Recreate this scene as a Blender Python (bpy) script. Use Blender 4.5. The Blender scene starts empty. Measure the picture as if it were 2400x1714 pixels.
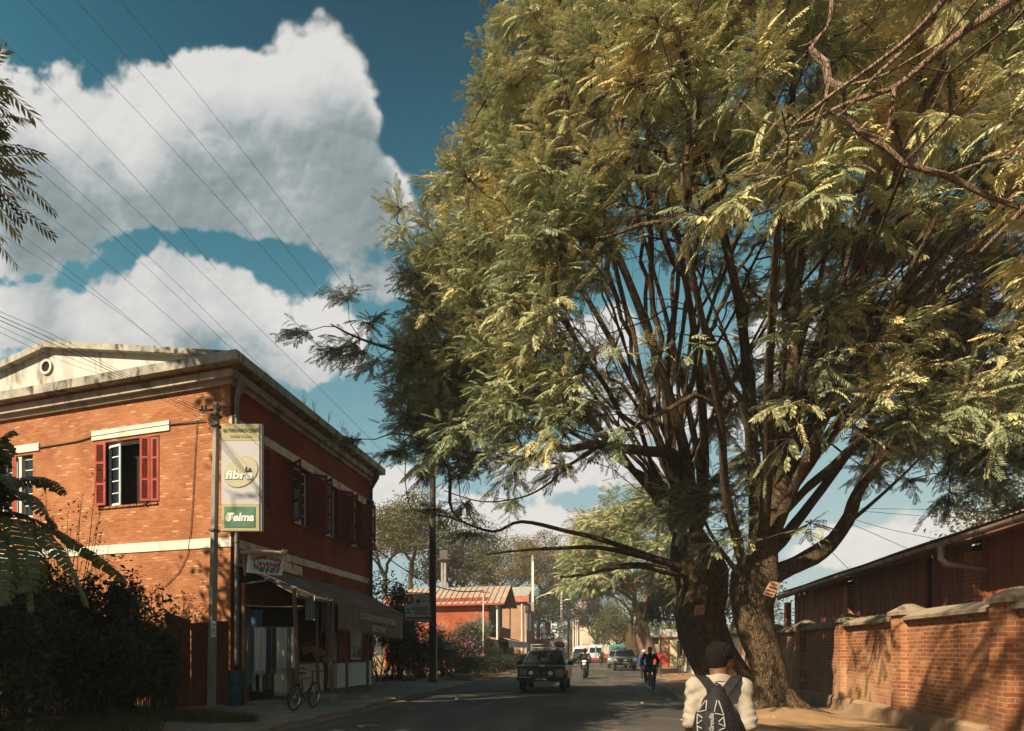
import bpy, bmesh, math, random
import numpy as np
from mathutils import Vector, Matrix
R = math.radians
sc = bpy.context.scene
COL = sc.collection
rnd = random.Random(7)
rng = np.random.default_rng(7)
# ------------------------------------------------------------------ camera model
F, PX, PY, H = 1500.0, 900.0, 1525.0, 1.6
TH = math.atan((1430 - PX) / F)
CT, ST = math.cos(TH), math.sin(TH)
def ray(px, py):
    a = (px - PX) / F; c = (PY - py) / F
    return (a * CT - ST, a * ST + CT, c)
def dep(px, py, d):
    r = ray(px, py); return (r[0] * d, r[1] * d, H + r[2] * d)
def gnd(px, py, z=0.0):
    return dep(px, py, (H - z) * F / (py - PY))
def onX(px, py, X):
    r = ray(px, py); return dep(px, py, X / r[0])
def onY(px, py, Y):
    r = ray(px, py); return dep(px, py, Y / r[1])
def proj(p):
    x, y, z = p
    a = x * CT + y * ST; d = -x * ST + y * CT
    return PX + F * a / d, PY - F * (z - H) / d, d
cam = bpy.data.cameras.new('camera'); camo = bpy.data.objects.new('camera', cam); COL.objects.link(camo)
camo.location = (0, 0, H); camo.rotation_euler = (R(90), 0, TH)
cam.sensor_width = 36; cam.lens = F / 2400 * 36
cam.shift_x = (1200 - PX) / 2400; cam.shift_y = (PY - 857) / 2400
cam.clip_start = .05; cam.clip_end = 6000
sc.camera = camo
# ------------------------------------------------------------------ objects
WM = {}
def tag(o, label=None, cat=None, group=None, kind=None):
    if label: o['label'] = label
    if cat: o['category'] = cat
    if group: o['group'] = group
    if kind: o['kind'] = kind
    return o
def thing(name, label, cat, loc=(0, 0, 0), rz=0.0, group=None):
    o = bpy.data.objects.new(name, None); COL.objects.link(o)
    o.location = loc; o.rotation_euler = (0, 0, rz); o.empty_display_size = .2
    WM[o.name] = Matrix.Translation(loc) @ Matrix.Rotation(rz, 4, 'Z')
    return tag(o, label, cat, group)
def mesh_obj(name, me, mat, parent=None):
    o = bpy.data.objects.new(name, me); COL.objects.link(o)
    if mat is not None:
        for m in (mat if isinstance(mat, (list, tuple)) else [mat]): me.materials.append(m)
    if parent is not None:
        o.parent = parent; WM[o.name] = WM[parent.name]
    else:
        WM[o.name] = Matrix.Identity(4)
    return o
def copy_tree(o, parent=None):
    c = o.copy(); COL.objects.link(c)
    if parent is not None: c.parent = parent
    WM[c.name] = WM[o.name]
    for ch in list(o.children): copy_tree(ch, c)
    return c
class MB:
    def __init__(s): s.v = []; s.f = []; s.m = []; s.mi = 0
    def _add(s, vs, fs):
        n = len(s.v); s.v.extend([tuple(v) for v in vs])
        for f in fs: s.f.append(tuple(i + n for i in f)); s.m.append(s.mi)
    def box(s, x0, x1, y0, y1, z0, z1):
        x0, x1 = sorted((x0, x1)); y0, y1 = sorted((y0, y1)); z0, z1 = sorted((z0, z1))
        s._add([(x0,y0,z0),(x1,y0,z0),(x1,y1,z0),(x0,y1,z0),(x0,y0,z1),(x1,y0,z1),(x1,y1,z1),(x0,y1,z1)],
               [(0,3,2,1),(4,5,6,7),(0,1,5,4),(1,2,6,5),(2,3,7,6),(3,0,4,7)])
        return s
    def bbox(s, x0, x1, y0, y1, z0, z1, b=.01):
        x0, x1 = sorted((x0, x1)); y0, y1 = sorted((y0, y1)); z0, z1 = sorted((z0, z1))
        bm = bmesh.new(); bmesh.ops.create_cube(bm, size=1)
        for v in bm.verts:
            v.co = ((x0+x1)/2 + v.co.x*(x1-x0), (y0+y1)/2 + v.co.y*(y1-y0), (z0+z1)/2 + v.co.z*(z1-z0))
        bmesh.ops.bevel(bm, geom=bm.edges[:], offset=min(b, .45*min(x1-x0, y1-y0, z1-z0)), segments=2, affect='EDGES', profile=.7)
        bm.verts.index_update()
        s._add([v.co for v in bm.verts], [[v.index for v in f.verts] for f in bm.faces]); bm.free(); return s
    def beam(s, p, q, w, h=None, up=(0, 0, 1)):
        h = h or w; p = Vector(p); q = Vector(q); d = (q - p).normalized(); u = Vector(up)
        if abs(d.dot(u)) > .98: u = Vector((0, 1, 0))
        a = d.cross(u).normalized() * w / 2; b = a.cross(d).normalized() * h / 2
        vs = [p-a-b, p+a-b, p+a+b, p-a+b, q-a-b, q+a-b, q+a+b, q-a+b]
        s._add(vs, [(0,1,2,3),(7,6,5,4),(0,4,5,1),(1,5,6,2),(2,6,7,3),(3,7,4,0)]); return s
    def poly(s, pts): s._add(pts, [tuple(range(len(pts)))]); return s
    def prism(s, pts, d):
        n = len(pts); d = Vector(d); a = [Vector(p) for p in pts]
        s._add(a + [p + d for p in a], [tuple(range(n-1, -1, -1)), tuple(range(n, 2*n))] + [(i, (i+1) % n, n+(i+1) % n, n+i) for i in range(n)])
        return s
    def tube(s, pts, r, n=8, caps=True, jitter=0):
        pts = [Vector(p) for p in pts]; k = len(pts)
        if not isinstance(r, (list, tuple, np.ndarray)): r = [r] * k
        t0 = (pts[1] - pts[0]).normalized(); u = t0.orthogonal().normalized()
        vs = []
        for i in range(k):
            t = (pts[min(i+1, k-1)] - pts[max(i-1, 0)]).normalized()
            u = (u - t * u.dot(t)).normalized(); w = t.cross(u)
            for j in range(n):
                a = 2 * math.pi * j / n; rr = r[i] * (1 + (rnd.uniform(-jitter, jitter) if jitter else 0))
                vs.append(pts[i] + (u * math.cos(a) + w * math.sin(a)) * rr)
        fs = [(i*n+j, i*n+(j+1) % n, (i+1)*n+(j+1) % n, (i+1)*n+j) for i in range(k-1) for j in range(n)]
        if caps: fs += [tuple(range(n-1, -1, -1)), tuple(range((k-1)*n, k*n))]
        s._add(vs, fs); return s
    def cyl(s, c, r, h, n=16, r2=None, axis='z'):
        d = {'x': (h,0,0), 'y': (0,h,0), 'z': (0,0,h)}[axis]
        return s.tube([c, Vector(c) + Vector(d)], [r, r if r2 is None else r2], n)
    def lathe(s, c, prof, n=24, axis='z'):
        vs = []
        for (rr, hh) in prof:
            for j in range(n):
                a = 2*math.pi*j/n; p = (rr*math.cos(a), rr*math.sin(a), hh)
                if axis == 'x': p = (p[2], p[0], p[1])
                if axis == 'y': p = (p[0], p[2], p[1])
                vs.append((c[0]+p[0], c[1]+p[1], c[2]+p[2]))
        k = len(prof)
        s._add(vs, [(i*n+j, i*n+(j+1) % n, (i+1)*n+(j+1) % n, (i+1)*n+j) for i in range(k-1) for j in range(n)]); return s
    def torus(s, c, R0, r0, axis='x', n=32, m=10):
        vs = []
        for i in range(n):
            a = 2*math.pi*i/n
            for j in range(m):
                b = 2*math.pi*j/m; q = R0 + r0*math.cos(b)
                p = (q*math.cos(a), q*math.sin(a), r0*math.sin(b))
                if axis == 'x': p = (p[2], p[0], p[1])
                if axis == 'y': p = (p[0], p[2], p[1])
                vs.append((c[0]+p[0], c[1]+p[1], c[2]+p[2]))
        s._add(vs, [(i*m+j, ((i+1) % n)*m+j, ((i+1) % n)*m+(j+1) % m, i*m+(j+1) % m) for i in range(n) for j in range(m)]); return s
    def ball(s, c, r, seg=14, ring=9):
        if not isinstance(r, (tuple, list)): r = (r, r, r)
        vs = [(c[0], c[1], c[2]-r[2])]
        for i in range(1, ring):
            a = -math.pi/2 + math.pi*i/ring
            for j in range(seg):
                b = 2*math.pi*j/seg; vs.append((c[0]+r[0]*math.cos(a)*math.cos(b), c[1]+r[1]*math.cos(a)*math.sin(b), c[2]+r[2]*math.sin(a)))
        vs.append((c[0], c[1], c[2]+r[2])); e = len(vs)-1
        fs = [(0, 1+(j+1) % seg, 1+j) for j in range(seg)]
        for i in range(ring-2):
            for j in range(seg):
                fs.append((1+i*seg+j, 1+i*seg+(j+1) % seg, 1+(i+1)*seg+(j+1) % seg, 1+(i+1)*seg+j))
        b0 = 1+(ring-2)*seg
        fs += [(b0+j, b0+(j+1) % seg, e) for j in range(seg)]
        s._add(vs, fs); return s
    def grid(s, fn, nu, nv):
        vs = [fn(i/nu, j/nv) for j in range(nv+1) for i in range(nu+1)]
        s._add(vs, [(j*(nu+1)+i, j*(nu+1)+i+1, (j+1)*(nu+1)+i+1, (j+1)*(nu+1)+i) for j in range(nv) for i in range(nu)]); return s
    def build(s, name, mat, parent=None, world=True, smooth=False, fix=True):
        me = bpy.data.meshes.new(name); vs = s.v
        if parent is not None and world:
            im = WM[parent.name].inverted(); vs = [im @ Vector(v) for v in vs]
        me.from_pydata(vs, [], s.f)
        if isinstance(mat, (list, tuple)): me.polygons.foreach_set('material_index', s.m)
        if fix:
            bm = bmesh.new(); bm.from_mesh(me); bmesh.ops.recalc_face_normals(bm, faces=bm.faces); bm.to_mesh(me); bm.free()
        if smooth:
            me.polygons.foreach_set('use_smooth', [True]*len(me.polygons))
            try: me.set_sharp_from_angle(angle=R(40))
            except Exception: pass
        return mesh_obj(name, me, mat, parent)
def fast_mesh(name, V, nq, mat, parent=None, k=4, tint=None, world=True):
    """quads: V is (nq*k,3) consecutive corners"""
    if parent is not None and world:
        V = V - np.array(WM[parent.name].translation)
    me = bpy.data.meshes.new(name)
    me.vertices.add(nq*k); me.vertices.foreach_set('co', np.ascontiguousarray(V, dtype=np.float32).ravel())
    me.loops.add(nq*k); me.loops.foreach_set('vertex_index', np.arange(nq*k, dtype=np.int32))
    me.polygons.add(nq); me.polygons.foreach_set('loop_start', np.arange(0, nq*k, k, dtype=np.int32))
    if tint is not None:
        a = me.attributes.new('tint', 'FLOAT', 'FACE'); a.data.foreach_set('value', tint.astype(np.float32))
    me.update(calc_edges=True)
    return mesh_obj(name, me, mat, parent)
FONT_CACHE = {}
def text(name, s, size, mat, parent, origin, ux, uz, width=None, bold=.0, depth=.003, shear=0, align='CENTER', font=None):
    """flat lettering: origin = middle of the baseline, ux = reading direction, uz = up"""
    cu = bpy.data.curves.new('t', 'FONT'); cu.body = s; cu.size = size; cu.align_x = align; cu.offset = bold; cu.extrude = depth; cu.shear = shear
    cu.resolution_u = 3
    to = bpy.data.objects.new('t', cu); COL.objects.link(to)
    dg = bpy.context.evaluated_depsgraph_get(); me = bpy.data.meshes.new_from_object(to.evaluated_get(dg))
    bpy.data.objects.remove(to); bpy.data.curves.remove(cu)
    me.name = name; me.materials.clear()
    n = len(me.vertices); co = np.empty(n*3, np.float32); me.vertices.foreach_get('co', co); co = co.reshape(-1, 3)
    if width and n:
        w = co[:, 0].max() - co[:, 0].min(); co[:, 0] *= width / max(w, 1e-6)
    ux = Vector(ux).normalized(); uz = Vector(uz).normalized(); un = ux.cross(uz)
    W = np.array(origin)[None] + co[:, 0:1]*np.array(ux)[None] + co[:, 1:2]*np.array(uz)[None] + co[:, 2:3]*np.array(un)[None]
    if parent is not None:
        im = np.array(WM[parent.name].inverted()); W = W @ im[:3, :3].T + im[:3, 3]
    me.vertices.foreach_set('co', W.astype(np.float32).ravel()); me.update()
    return mesh_obj(name, me, mat, parent)
# ------------------------------------------------------------------ materials
def nt(m):
    m.use_nodes = True; t = m.node_tree; t.nodes.clear(); return t
class NT:
    def __init__(s, tree): s.t = tree
    def n(s, typ, **kw):
        nd = s.t.nodes.new(typ)
        for k, v in kw.items():
            if k.startswith('i_'):
                key = k[2:]; key = int(key) if key.isdigit() else key.replace('_', ' ')
                s.set(nd.inputs[key], v)
            else: setattr(nd, k, v)
        return nd
    def set(s, sock, v):
        if isinstance(v, bpy.types.NodeSocket): s.t.links.new(v, sock)
        elif isinstance(v, bpy.types.Node): s.t.links.new(v.outputs[0], sock)
        else: sock.default_value = v
    def math(s, op, a, b=0.0, c=None, clamp=False):
        nd = s.t.nodes.new('ShaderNodeMath'); nd.operation = op; nd.use_clamp = clamp
        s.set(nd.inputs[0], a); s.set(nd.inputs[1], b)
        if c is not None: s.set(nd.inputs[2], c)
        return nd.outputs[0]
    def mix(s, f, a, b, blend='MIX'):
        nd = s.t.nodes.new('ShaderNodeMix'); nd.data_type = 'RGBA'; nd.blend_type = blend
        s.set(nd.inputs[0], f); s.set(nd.inputs[6], a); s.set(nd.inputs[7], b); return nd.outputs[2]
    def ramp(s, f, stops, interp='LINEAR'):
        nd = s.t.nodes.new('ShaderNodeValToRGB'); nd.color_ramp.interpolation = interp; s.set(nd.inputs[0], f); e = nd.color_ramp.elements
        while len(e) < len(stops): e.new(.5)
        for el, (p, c) in zip(e, stops):
            el.position = p; el.color = c if len(c) == 4 else (*c, 1)
        return nd.outputs[0]
    def noise(s, vec, scale, detail=4, rough=.55, dist=0.0):
        nd = s.t.nodes.new('ShaderNodeTexNoise'); s.set(nd.inputs['Vector'], vec)
        nd.inputs['Scale'].default_value = scale; nd.inputs['Detail'].default_value = detail
        nd.inputs['Roughness'].default_value = rough; nd.inputs['Distortion'].default_value = dist
        return nd.outputs[0]
    def sstep(s, x, a, b):
        nd = s.t.nodes.new('ShaderNodeMapRange'); nd.interpolation_type = 'SMOOTHSTEP'
        s.set(nd.inputs[0], x); nd.inputs[1].default_value = a; nd.inputs[2].default_value = b; return nd.outputs[0]
def c4(c): return (*c, 1) if len(c) == 3 else c
def srgb(r, g, b):
    f = lambda u: (u/255/12.92) if u/255 <= .04045 else ((u/255+.055)/1.055)**2.4
    return (f(r), f(g), f(b))
MATS = {}
def mat(name, col, rough=.8, var=.2, scale=2.0, bump=0.0, bscale=30, metal=0.0, spec=.3, col2=None, stain=None, samt=.5, sscale=1.2, stretch=None, coat=0):
    if name in MATS: return MATS[name]
    m = bpy.data.materials.new(name); k = NT(nt(m)); tc = k.n('ShaderNodeTexCoord').outputs['Object']
    vec = tc
    if stretch:
        mp = k.n('ShaderNodeMapping', i_Scale=stretch); k.set(mp.inputs[0], tc); vec = mp.outputs[0]
    f = k.noise(vec, scale, 6, .6)
    a = tuple(max(0, x*(1-var)) for x in col); b = col2 or tuple(min(1, x*(1+var)) for x in col)
    c = k.ramp(f, [(.3, c4(a)), (.7, c4(b))])
    if stain:
        g = k.sstep(k.noise(vec, sscale, 8, .65, .6), .48, .68)
        c = k.mix(k.math('MULTIPLY', g, samt), c, c4(stain))
    p = k.n('ShaderNodeBsdfPrincipled', i_Base_Color=c, i_Roughness=rough, i_Metallic=metal)
    p.inputs['Specular IOR Level'].default_value = spec
    if coat: p.inputs['Coat Weight'].default_value = coat; p.inputs['Coat Roughness'].default_value = .08
    if bump:
        bn = k.n('ShaderNodeBump', i_Strength=bump, i_Distance=.02, i_Height=k.noise(vec, bscale, 5, .6)); k.set(p.inputs['Normal'], bn.outputs[0])
    k.n('ShaderNodeOutputMaterial', i_Surface=p)
    MATS[name] = m; return m
def brick_mat(name, c1, c2, mortar, bw=.24, bh=.075, ms=.012, wash=None, washamt=.0, washscale=.5, bump=.6, dirt=(.10,.06,.04), dirtz=None, washy=None, pale=None, palef=.15):
    m = bpy.data.materials.new(name); k = NT(nt(m)); g = k.n('ShaderNodeNewGeometry')
    sp = k.n('ShaderNodeSeparateXYZ', i_0=g.outputs['Position']); sn = k.n('ShaderNodeSeparateXYZ', i_0=g.outputs['True Normal'])
    isx = k.math('GREATER_THAN', k.math('ABSOLUTE', sn.outputs[0]), .5)
    u = k.n('ShaderNodeMix', data_type='FLOAT'); k.set(u.inputs[0], isx); k.set(u.inputs[2], sp.outputs[0]); k.set(u.inputs[3], sp.outputs[1])
    wob = k.noise(g.outputs['Position'], 1.7, 3)
    v = k.math('ADD', sp.outputs[2], k.math('MULTIPLY', k.math('SUBTRACT', wob, .5), .045))
    wob2 = k.noise(g.outputs['Position'], 9, 2)
    u2 = k.math('ADD', u.outputs[0], k.math('MULTIPLY', k.math('SUBTRACT', wob2, .5), .03))
    cv = k.n('ShaderNodeCombineXYZ'); k.set(cv.inputs[0], u2); k.set(cv.inputs[1], v)
    b = k.n('ShaderNodeTexBrick', i_Vector=cv.outputs[0], i_Color1=(0,0,0,1), i_Color2=(1,1,1,1), i_Mortar=(.5,.5,.5,1), i_Scale=1.0)
    b.inputs['Mortar Size'].default_value = ms; b.inputs['Mortar Smooth'].default_value = .25; b.inputs['Bias'].default_value = 0
    b.inputs['Brick Width'].default_value = bw; b.inputs['Row Height'].default_value = bh; b.squash = 1; b.offset_frequency = 2
    big = k.noise(g.outputs['Position'], .7, 5, .6); fine = k.noise(g.outputs['Position'], 45, 4, .7)
    st = [(0, c4(c1)), (1, c4(c2))]
    if pale: st = [(0, c4(c1)), (1-palef-.08, c4(c2)), (1-palef+.05, c4(pale)), (1, c4(pale))]
    bc = k.ramp(b.outputs['Color'], st)
    bc = k.mix(k.math('MULTIPLY', fine, .35), bc, c4(tuple(x*.55 for x in c1)))
    bc = k.mix(k.sstep(big, .45, .75), bc, c4(tuple(x*.75 for x in c1)))
    mfac = b.outputs['Fac']
    col = k.mix(mfac, bc, c4(mortar))
    if wash:
        w = k.noise(g.outputs['Position'], washscale, 7, .62, .3)
        wf = k.math('MULTIPLY', k.sstep(w, .42, .62), washamt)
        if washy:
            wf = k.math('MULTIPLY', wf, k.math('MULTIPLY', k.sstep(sp.outputs[1], washy[0], washy[0]+2.5), k.math('SUBTRACT', 1.0, k.sstep(sp.outputs[2], 1.45, 2.0))))
        col = k.mix(wf, col, c4(wash))
    if dirtz:
        dz = k.n('ShaderNodeMapRange', i_0=k.math('ADD', sp.outputs[2], k.math('MULTIPLY', k.noise(g.outputs['Position'], 1.3, 5), 1.2)), i_1=dirtz[0]+.6, i_2=dirtz[1]+.6, i_3=.75, i_4=0.0)
        col = k.mix(dz.outputs[0], col, c4(dirt))
    p = k.n('ShaderNodeBsdfPrincipled', i_Base_Color=col, i_Roughness=.9); p.inputs['Specular IOR Level'].default_value = .2
    hh = k.math('ADD', k.math('MULTIPLY', k.math('SUBTRACT', 1.0, mfac), 1.0), k.math('ADD', k.math('MULTIPLY', fine, .5), k.math('MULTIPLY', b.outputs['Color'], .3)))
    bn = k.n('ShaderNodeBump', i_Strength=bump, i_Distance=.012, i_Height=hh); k.set(p.inputs['Normal'], bn.outputs[0])
    k.n('ShaderNodeOutputMaterial', i_Surface=p); MATS[name] = m; return m
def glass_mat(name, col=(.01,.015,.02), rough=.08):
    m = bpy.data.materials.new(name); k = NT(nt(m))
    n = k.noise(k.n('ShaderNodeTexCoord').outputs['Object'], 3, 2)
    p = k.n('ShaderNodeBsdfPrincipled', i_Base_Color=c4(col), i_Roughness=rough); p.inputs['Specular IOR Level'].default_value = .6
    bn = k.n('ShaderNodeBump', i_Strength=.05, i_Distance=.05, i_Height=n); k.set(p.inputs['Normal'], bn.outputs[0])
    k.n('ShaderNodeOutputMaterial', i_Surface=p); MATS[name] = m; return m
def leaf_mat(name, cols, transl=.35, rough=.5, spec=.3):
    """cols: list of (pos, linear rgb) over the per-frond tint attribute"""
    m = bpy.data.materials.new(name); k = NT(nt(m))
    at = k.n('ShaderNodeAttribute', attribute_name='tint')
    c = k.ramp(at.outputs['Fac'], [(p, c4(q)) for p, q in cols])
    p = k.n('ShaderNodeBsdfPrincipled', i_Base_Color=c, i_Roughness=rough); p.inputs['Specular IOR Level'].default_value = spec
    t = k.n('ShaderNodeBsdfTranslucent', i_Color=k.mix(.3, c, (.26,.25,.08,1), 'MIX'))
    mx = k.n('ShaderNodeMixShader', i_0=transl, i_1=p.outputs[0], i_2=t.outputs[0])
    k.n('ShaderNodeOutputMaterial', i_Surface=mx); MATS[name] = m; return m
# ------------------------------------------------------------------ light, sky
SUN_AZ, SUN_EL = 55.0, 38.0          # degrees from -X towards -Y ; elevation
sv = Vector((-math.cos(R(SUN_AZ))*math.cos(R(SUN_EL)), -math.sin(R(SUN_AZ))*math.cos(R(SUN_EL)), math.sin(R(SUN_EL))))
sl = bpy.data.lights.new('sun', 'SUN'); sl.energy = 5.0; sl.angle = R(.5); sl.color = (1, .83, .60)
so = bpy.data.objects.new('sun', sl); COL.objects.link(so); so.rotation_euler = sv.to_track_quat('Z', 'Y').to_euler(); so.location = (-20, -15, 30)
w = bpy.data.worlds.new('World'); sc.world = w; w.use_nodes = True; w.node_tree.nodes.clear(); K = NT(w.node_tree)
sky = K.n('ShaderNodeTexSky', sky_type='NISHITA', sun_disc=False, sun_elevation=R(SUN_EL))
sky.sun_rotation = math.atan2(sv.x, sv.y)
sky.air_density = 1.0; sky.dust_density = .4; sky.ozone_density = 2.5
# clouds: a numerically grown cumulus field, kept as an equirectangular map of the whole upper sky
def vnoise(h, w, cell, r):
    a = r.uniform(0, 6.28); ca, sa = np.float32(math.cos(a)/cell), np.float32(math.sin(a)/cell)
    y, x = np.meshgrid(np.arange(h, dtype=np.float32), np.arange(w, dtype=np.float32), indexing='ij')
    X = x*ca-y*sa; Y = x*sa+y*ca; X -= X.min()-1; Y -= Y.min()-1; gh, gw = int(Y.max())+3, int(X.max())+3; gr = r.random((gh, gw), dtype=np.float32).ravel()
    xi = X.astype(np.int32); yi = Y.astype(np.int32); X -= xi; Y -= yi; X = X*X*X*(X*(X*6-15)+10); Y = Y*Y*Y*(Y*(Y*6-15)+10); k = yi*gw+xi
    a0 = gr[k]; a0 += (gr[k+1]-a0)*X; a1 = gr[k+gw]; a1 += (gr[k+gw+1]-a1)*X; return a0+(a1-a0)*Y
def fbm(h, w, cell, n, r, gain=.55, billow=False):
    o = np.zeros((h, w), np.float32); a = 1.0; t = 0
    for i in range(n):
        q = vnoise(h, w, cell, r)
        o += a*(np.abs(2*q-1) if billow else q); t += a; a *= gain; cell /= 2.03
        if cell < 1.5: break
    return o/t
# cumulus heaps by direction (units: thousandths of the forward distance, right and up of straight ahead)
BLOBS = [(-115, 837, 91, 106, 1), (-206, 848, 106, 91, 1), (-319, 827, 127, 106, 1), (-459, 799, 148, 113, 1), (-593, 784, 99, 148, 1), (-283, 721, 211, 84, 1.05), (-494, 686, 183, 84, 1.05), (-23, 689, 77, 67, 0.95), (-150, 682, 134, 60, 1.08), (-330, 690, 170, 62, 1.1), (-150, 650, 90, 40, .9), (-560, 620, 130, 45, .95), (-62, 841, 42, 67, 0.9), (-480, 510, 141, 84, 1), (-340, 538, 106, 88, 1), (-234, 507, 120, 77, 1), (-122, 475, 99, 60, 0.95), (-614, 503, 77, 77, 1), (12, 573, 53, 30, 0.6), (-403, 447, 225, 49, 0.85), (-206, 433, 162, 42, 0.7), (5, 239, 56, 35, 0.7), (-9, 162, 113, 63, 0.85), (174, 186, 155, 49, 0.7), (913, 197, 169, 42, 0.9), (772, 162, 141, 49, 0.8), (983, 338, 49, 49, 0.8), (441, 362, 183, 77, 0.8), (315, 271, 141, 42, 0.7), (666, 482, 141, 77, 0.8), (892, 580, 77, 42, 0.6), (336, 482, 106, 49, 0.7), (-797, 721, 183, 183, 1), (-825, 454, 183, 113, 1), (1300, 208, 225, 56, 0.8), (1370, 489, 183, 91, 0.8), (-1163, 595, 183, 183, 1), (596, 1228, 239, 91, 0.5)]
CW, CH, UX0, UX1, VY0, VY1 = 1900, 1150, -1.4, 1.6, 0.0, 1.75
cr_ = np.random.default_rng(21)
X_, Y_ = np.meshgrid(np.linspace(UX0, UX1, CW, dtype=np.float32), np.linspace(VY0, VY1, CH, dtype=np.float32))
wx = (fbm(CH, CW, 150, 5, cr_)-.5)*.11; wy = (fbm(CH, CW, 150, 5, cr_)-.5)*.07
XX = X_+wx; YY = Y_+wy; fld = np.full((CH, CW), -1.0, np.float32)
for (bx, by, bw, bh, am) in BLOBS:
    e = am-np.sqrt(((XX-bx/1000)/(bw/1000))**2+((YY-by/1000)/(bh/1000*np.where(YY > by/1000, 1.1, .8)))**2)*am
    fld = np.maximum(fld, e)+.12*np.exp(-6*np.abs(fld-e))
bil = fbm(CH, CW, 110, 6, cr_, .52, True); fin_ = fbm(CH, CW, 40, 5, cr_, .6); soft = fbm(CH, CW, 260, 3, cr_)
den = fld+(bil-.34)*1.0+(fin_-.5)*.75+(soft-.5)*.35
sl_ = lambda a, lo, hi: (lambda t: t*t*(3-2*t))(np.clip((a-lo)/(hi-lo), 0, 1))
edge = .15+.26*sl_(soft, .45, .75)
den = den-.03+.09*sl_(fld, .1, .5); alpha = sl_(den/edge, 0.0, 1.0)
# light from up and behind to the left: march a few steps towards it
thick = np.clip(den, 0, .8); occ = np.zeros_like(den)
for i in range(1, 15):
    dy, dx = int(round(i*7.0)), int(round(-i*3.2)); sh = np.roll(np.roll(thick, -dy, 0), -dx, 1); occ += sh*(.97**i)
occ /= 14
rel = np.roll(np.roll(bil+.6*fin_, -5, 0), 3, 1)-(bil+.6*fin_)
lum = 1.0-.82*sl_(occ, .12, .62)*sl_(den, -.12, .16)-1.25*rel*(1-.5*alpha)+(fin_-.5)*.14
lum = np.clip(lum, 0.0, 1.06)
EW, EH = 4096, 1024                                    # upper half only
az = (np.arange(EW, dtype=np.float32)+.5)/EW*2*np.pi-np.pi; el = (np.arange(EH, dtype=np.float32)+.5)/EH*np.pi/2
caz, saz = np.cos(az)[None], np.sin(az)[None]; ce, se = np.cos(el)[:, None], np.sin(el)[:, None]
fd = ce*caz; U = np.where(fd > .05, ce*saz/np.maximum(fd, .05), 9); V = se/np.maximum(fd, .05)*np.ones_like(U)
fi = (U-UX0)/(UX1-UX0)*(CW-1); fj = (V-VY0)/(VY1-VY0)*(CH-1)
inside = (fi > 0) & (fi < CW-2) & (fj >= 0) & (fj < CH-2) & (fd > .05)
ii = np.clip(fi, 0, CW-2).astype(int); jj = np.clip(fj, 0, CH-2).astype(int); ax_ = np.clip(fi-ii, 0, 1); ay_ = np.clip(fj-jj, 0, 1)
def bil_(a): return (a[jj, ii]*(1-ax_)+a[jj, ii+1]*ax_)*(1-ay_)+(a[jj+1, ii]*(1-ax_)+a[jj+1, ii+1]*ax_)*ay_
rear = fbm(EH, EW, 420, 7, cr_); rm = sl_(rear, .5, .62)
fade = np.clip(np.minimum(np.minimum(fi/120, (CW-fi)/120), (CH-fj)/120), 0, 1)*inside
img = np.zeros((2*EH, EW, 4), np.float32); img[..., 3] = 1
img[EH:, :, 0] = bil_(alpha)*fade+rm*(1-fade); img[EH:, :, 1] = bil_(lum)*fade+(.75+.5*(fin_.mean()-rear))*(1-fade)
im = bpy.data.images.new('cloud_map', EW, 2*EH, float_buffer=False); im.colorspace_settings.name = 'Non-Color'
im.pixels.foreach_set(np.clip(img, 0, 1).ravel()); im.pack()
D = K.n('ShaderNodeTexCoord').outputs['Generated']
mpn = K.n('ShaderNodeMapping', i_Rotation=(0, 0, -TH-R(90))); K.set(mpn.inputs[0], D)
# equirectangular lookup: straight ahead (+X after the turn) is the middle column; flip so that right stays right
env = K.n('ShaderNodeTexEnvironment', image=im, interpolation='Linear'); K.set(env.inputs[0], mpn.outputs[0])
se_ = K.n('ShaderNodeSeparateColor', i_0=env.outputs[0])
SKYS = .10
bwn = K.n('ShaderNodeRGBToBW'); K.set(bwn.inputs[0], sky.outputs[0])
LUT = [(1.15,(12,64,86)),(1.3,(30,91,112)),(1.5,(54,119,139)),(1.85,(90,148,163)),(2.4,(120,166,178)),(3.4,(143,181,190)),(5,(160,190,196)),(7.4,(172,194,196))]
skyc = K.ramp(K.math('MULTIPLY', bwn.outputs[0], 1/7.5), [(a/7.5, c4(srgb(*c))) for a, c in LUT])
ccol = K.ramp(se_.outputs[1], [(0.0, c4(srgb(116,134,138))), (.3, c4(srgb(150,163,166))), (.6, c4(srgb(196,200,201))), (1.0, c4(srgb(224,222,219)))])
fin = K.mix(se_.outputs[0], skyc, ccol)
EXPO = 1.3
fin = K.mix(1.0, fin, (1/SKYS/2**EXPO,)*3 + (1,), 'MULTIPLY')
bg = K.n('ShaderNodeBackground', i_Color=fin, i_Strength=SKYS)
K.n('ShaderNodeOutputWorld', i_Surface=bg)
w.cycles.sampling_method = 'MANUAL'; w.cycles.sample_map_resolution = 512
vs = sc.view_settings
sc.display_settings.display_device = 'sRGB'; vs.view_transform = 'Standard'; vs.look = 'None'; vs.gamma = 1; vs.exposure = EXPO
sc.cycles.use_denoising = True
try: sc.cycles.denoiser = 'OPENIMAGEDENOISE'
except Exception: pass
sc.cycles.max_bounces = 6; sc.cycles.diffuse_bounces = 3; sc.cycles.glossy_bounces = 3; sc.cycles.transmission_bounces = 4; sc.cycles.volume_bounces = 0
sc.cycles.transparent_max_bounces = 8; sc.cycles.caustics_reflective = False; sc.cycles.caustics_refractive = False
sc.cycles.sample_clamp_indirect = 6
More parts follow.
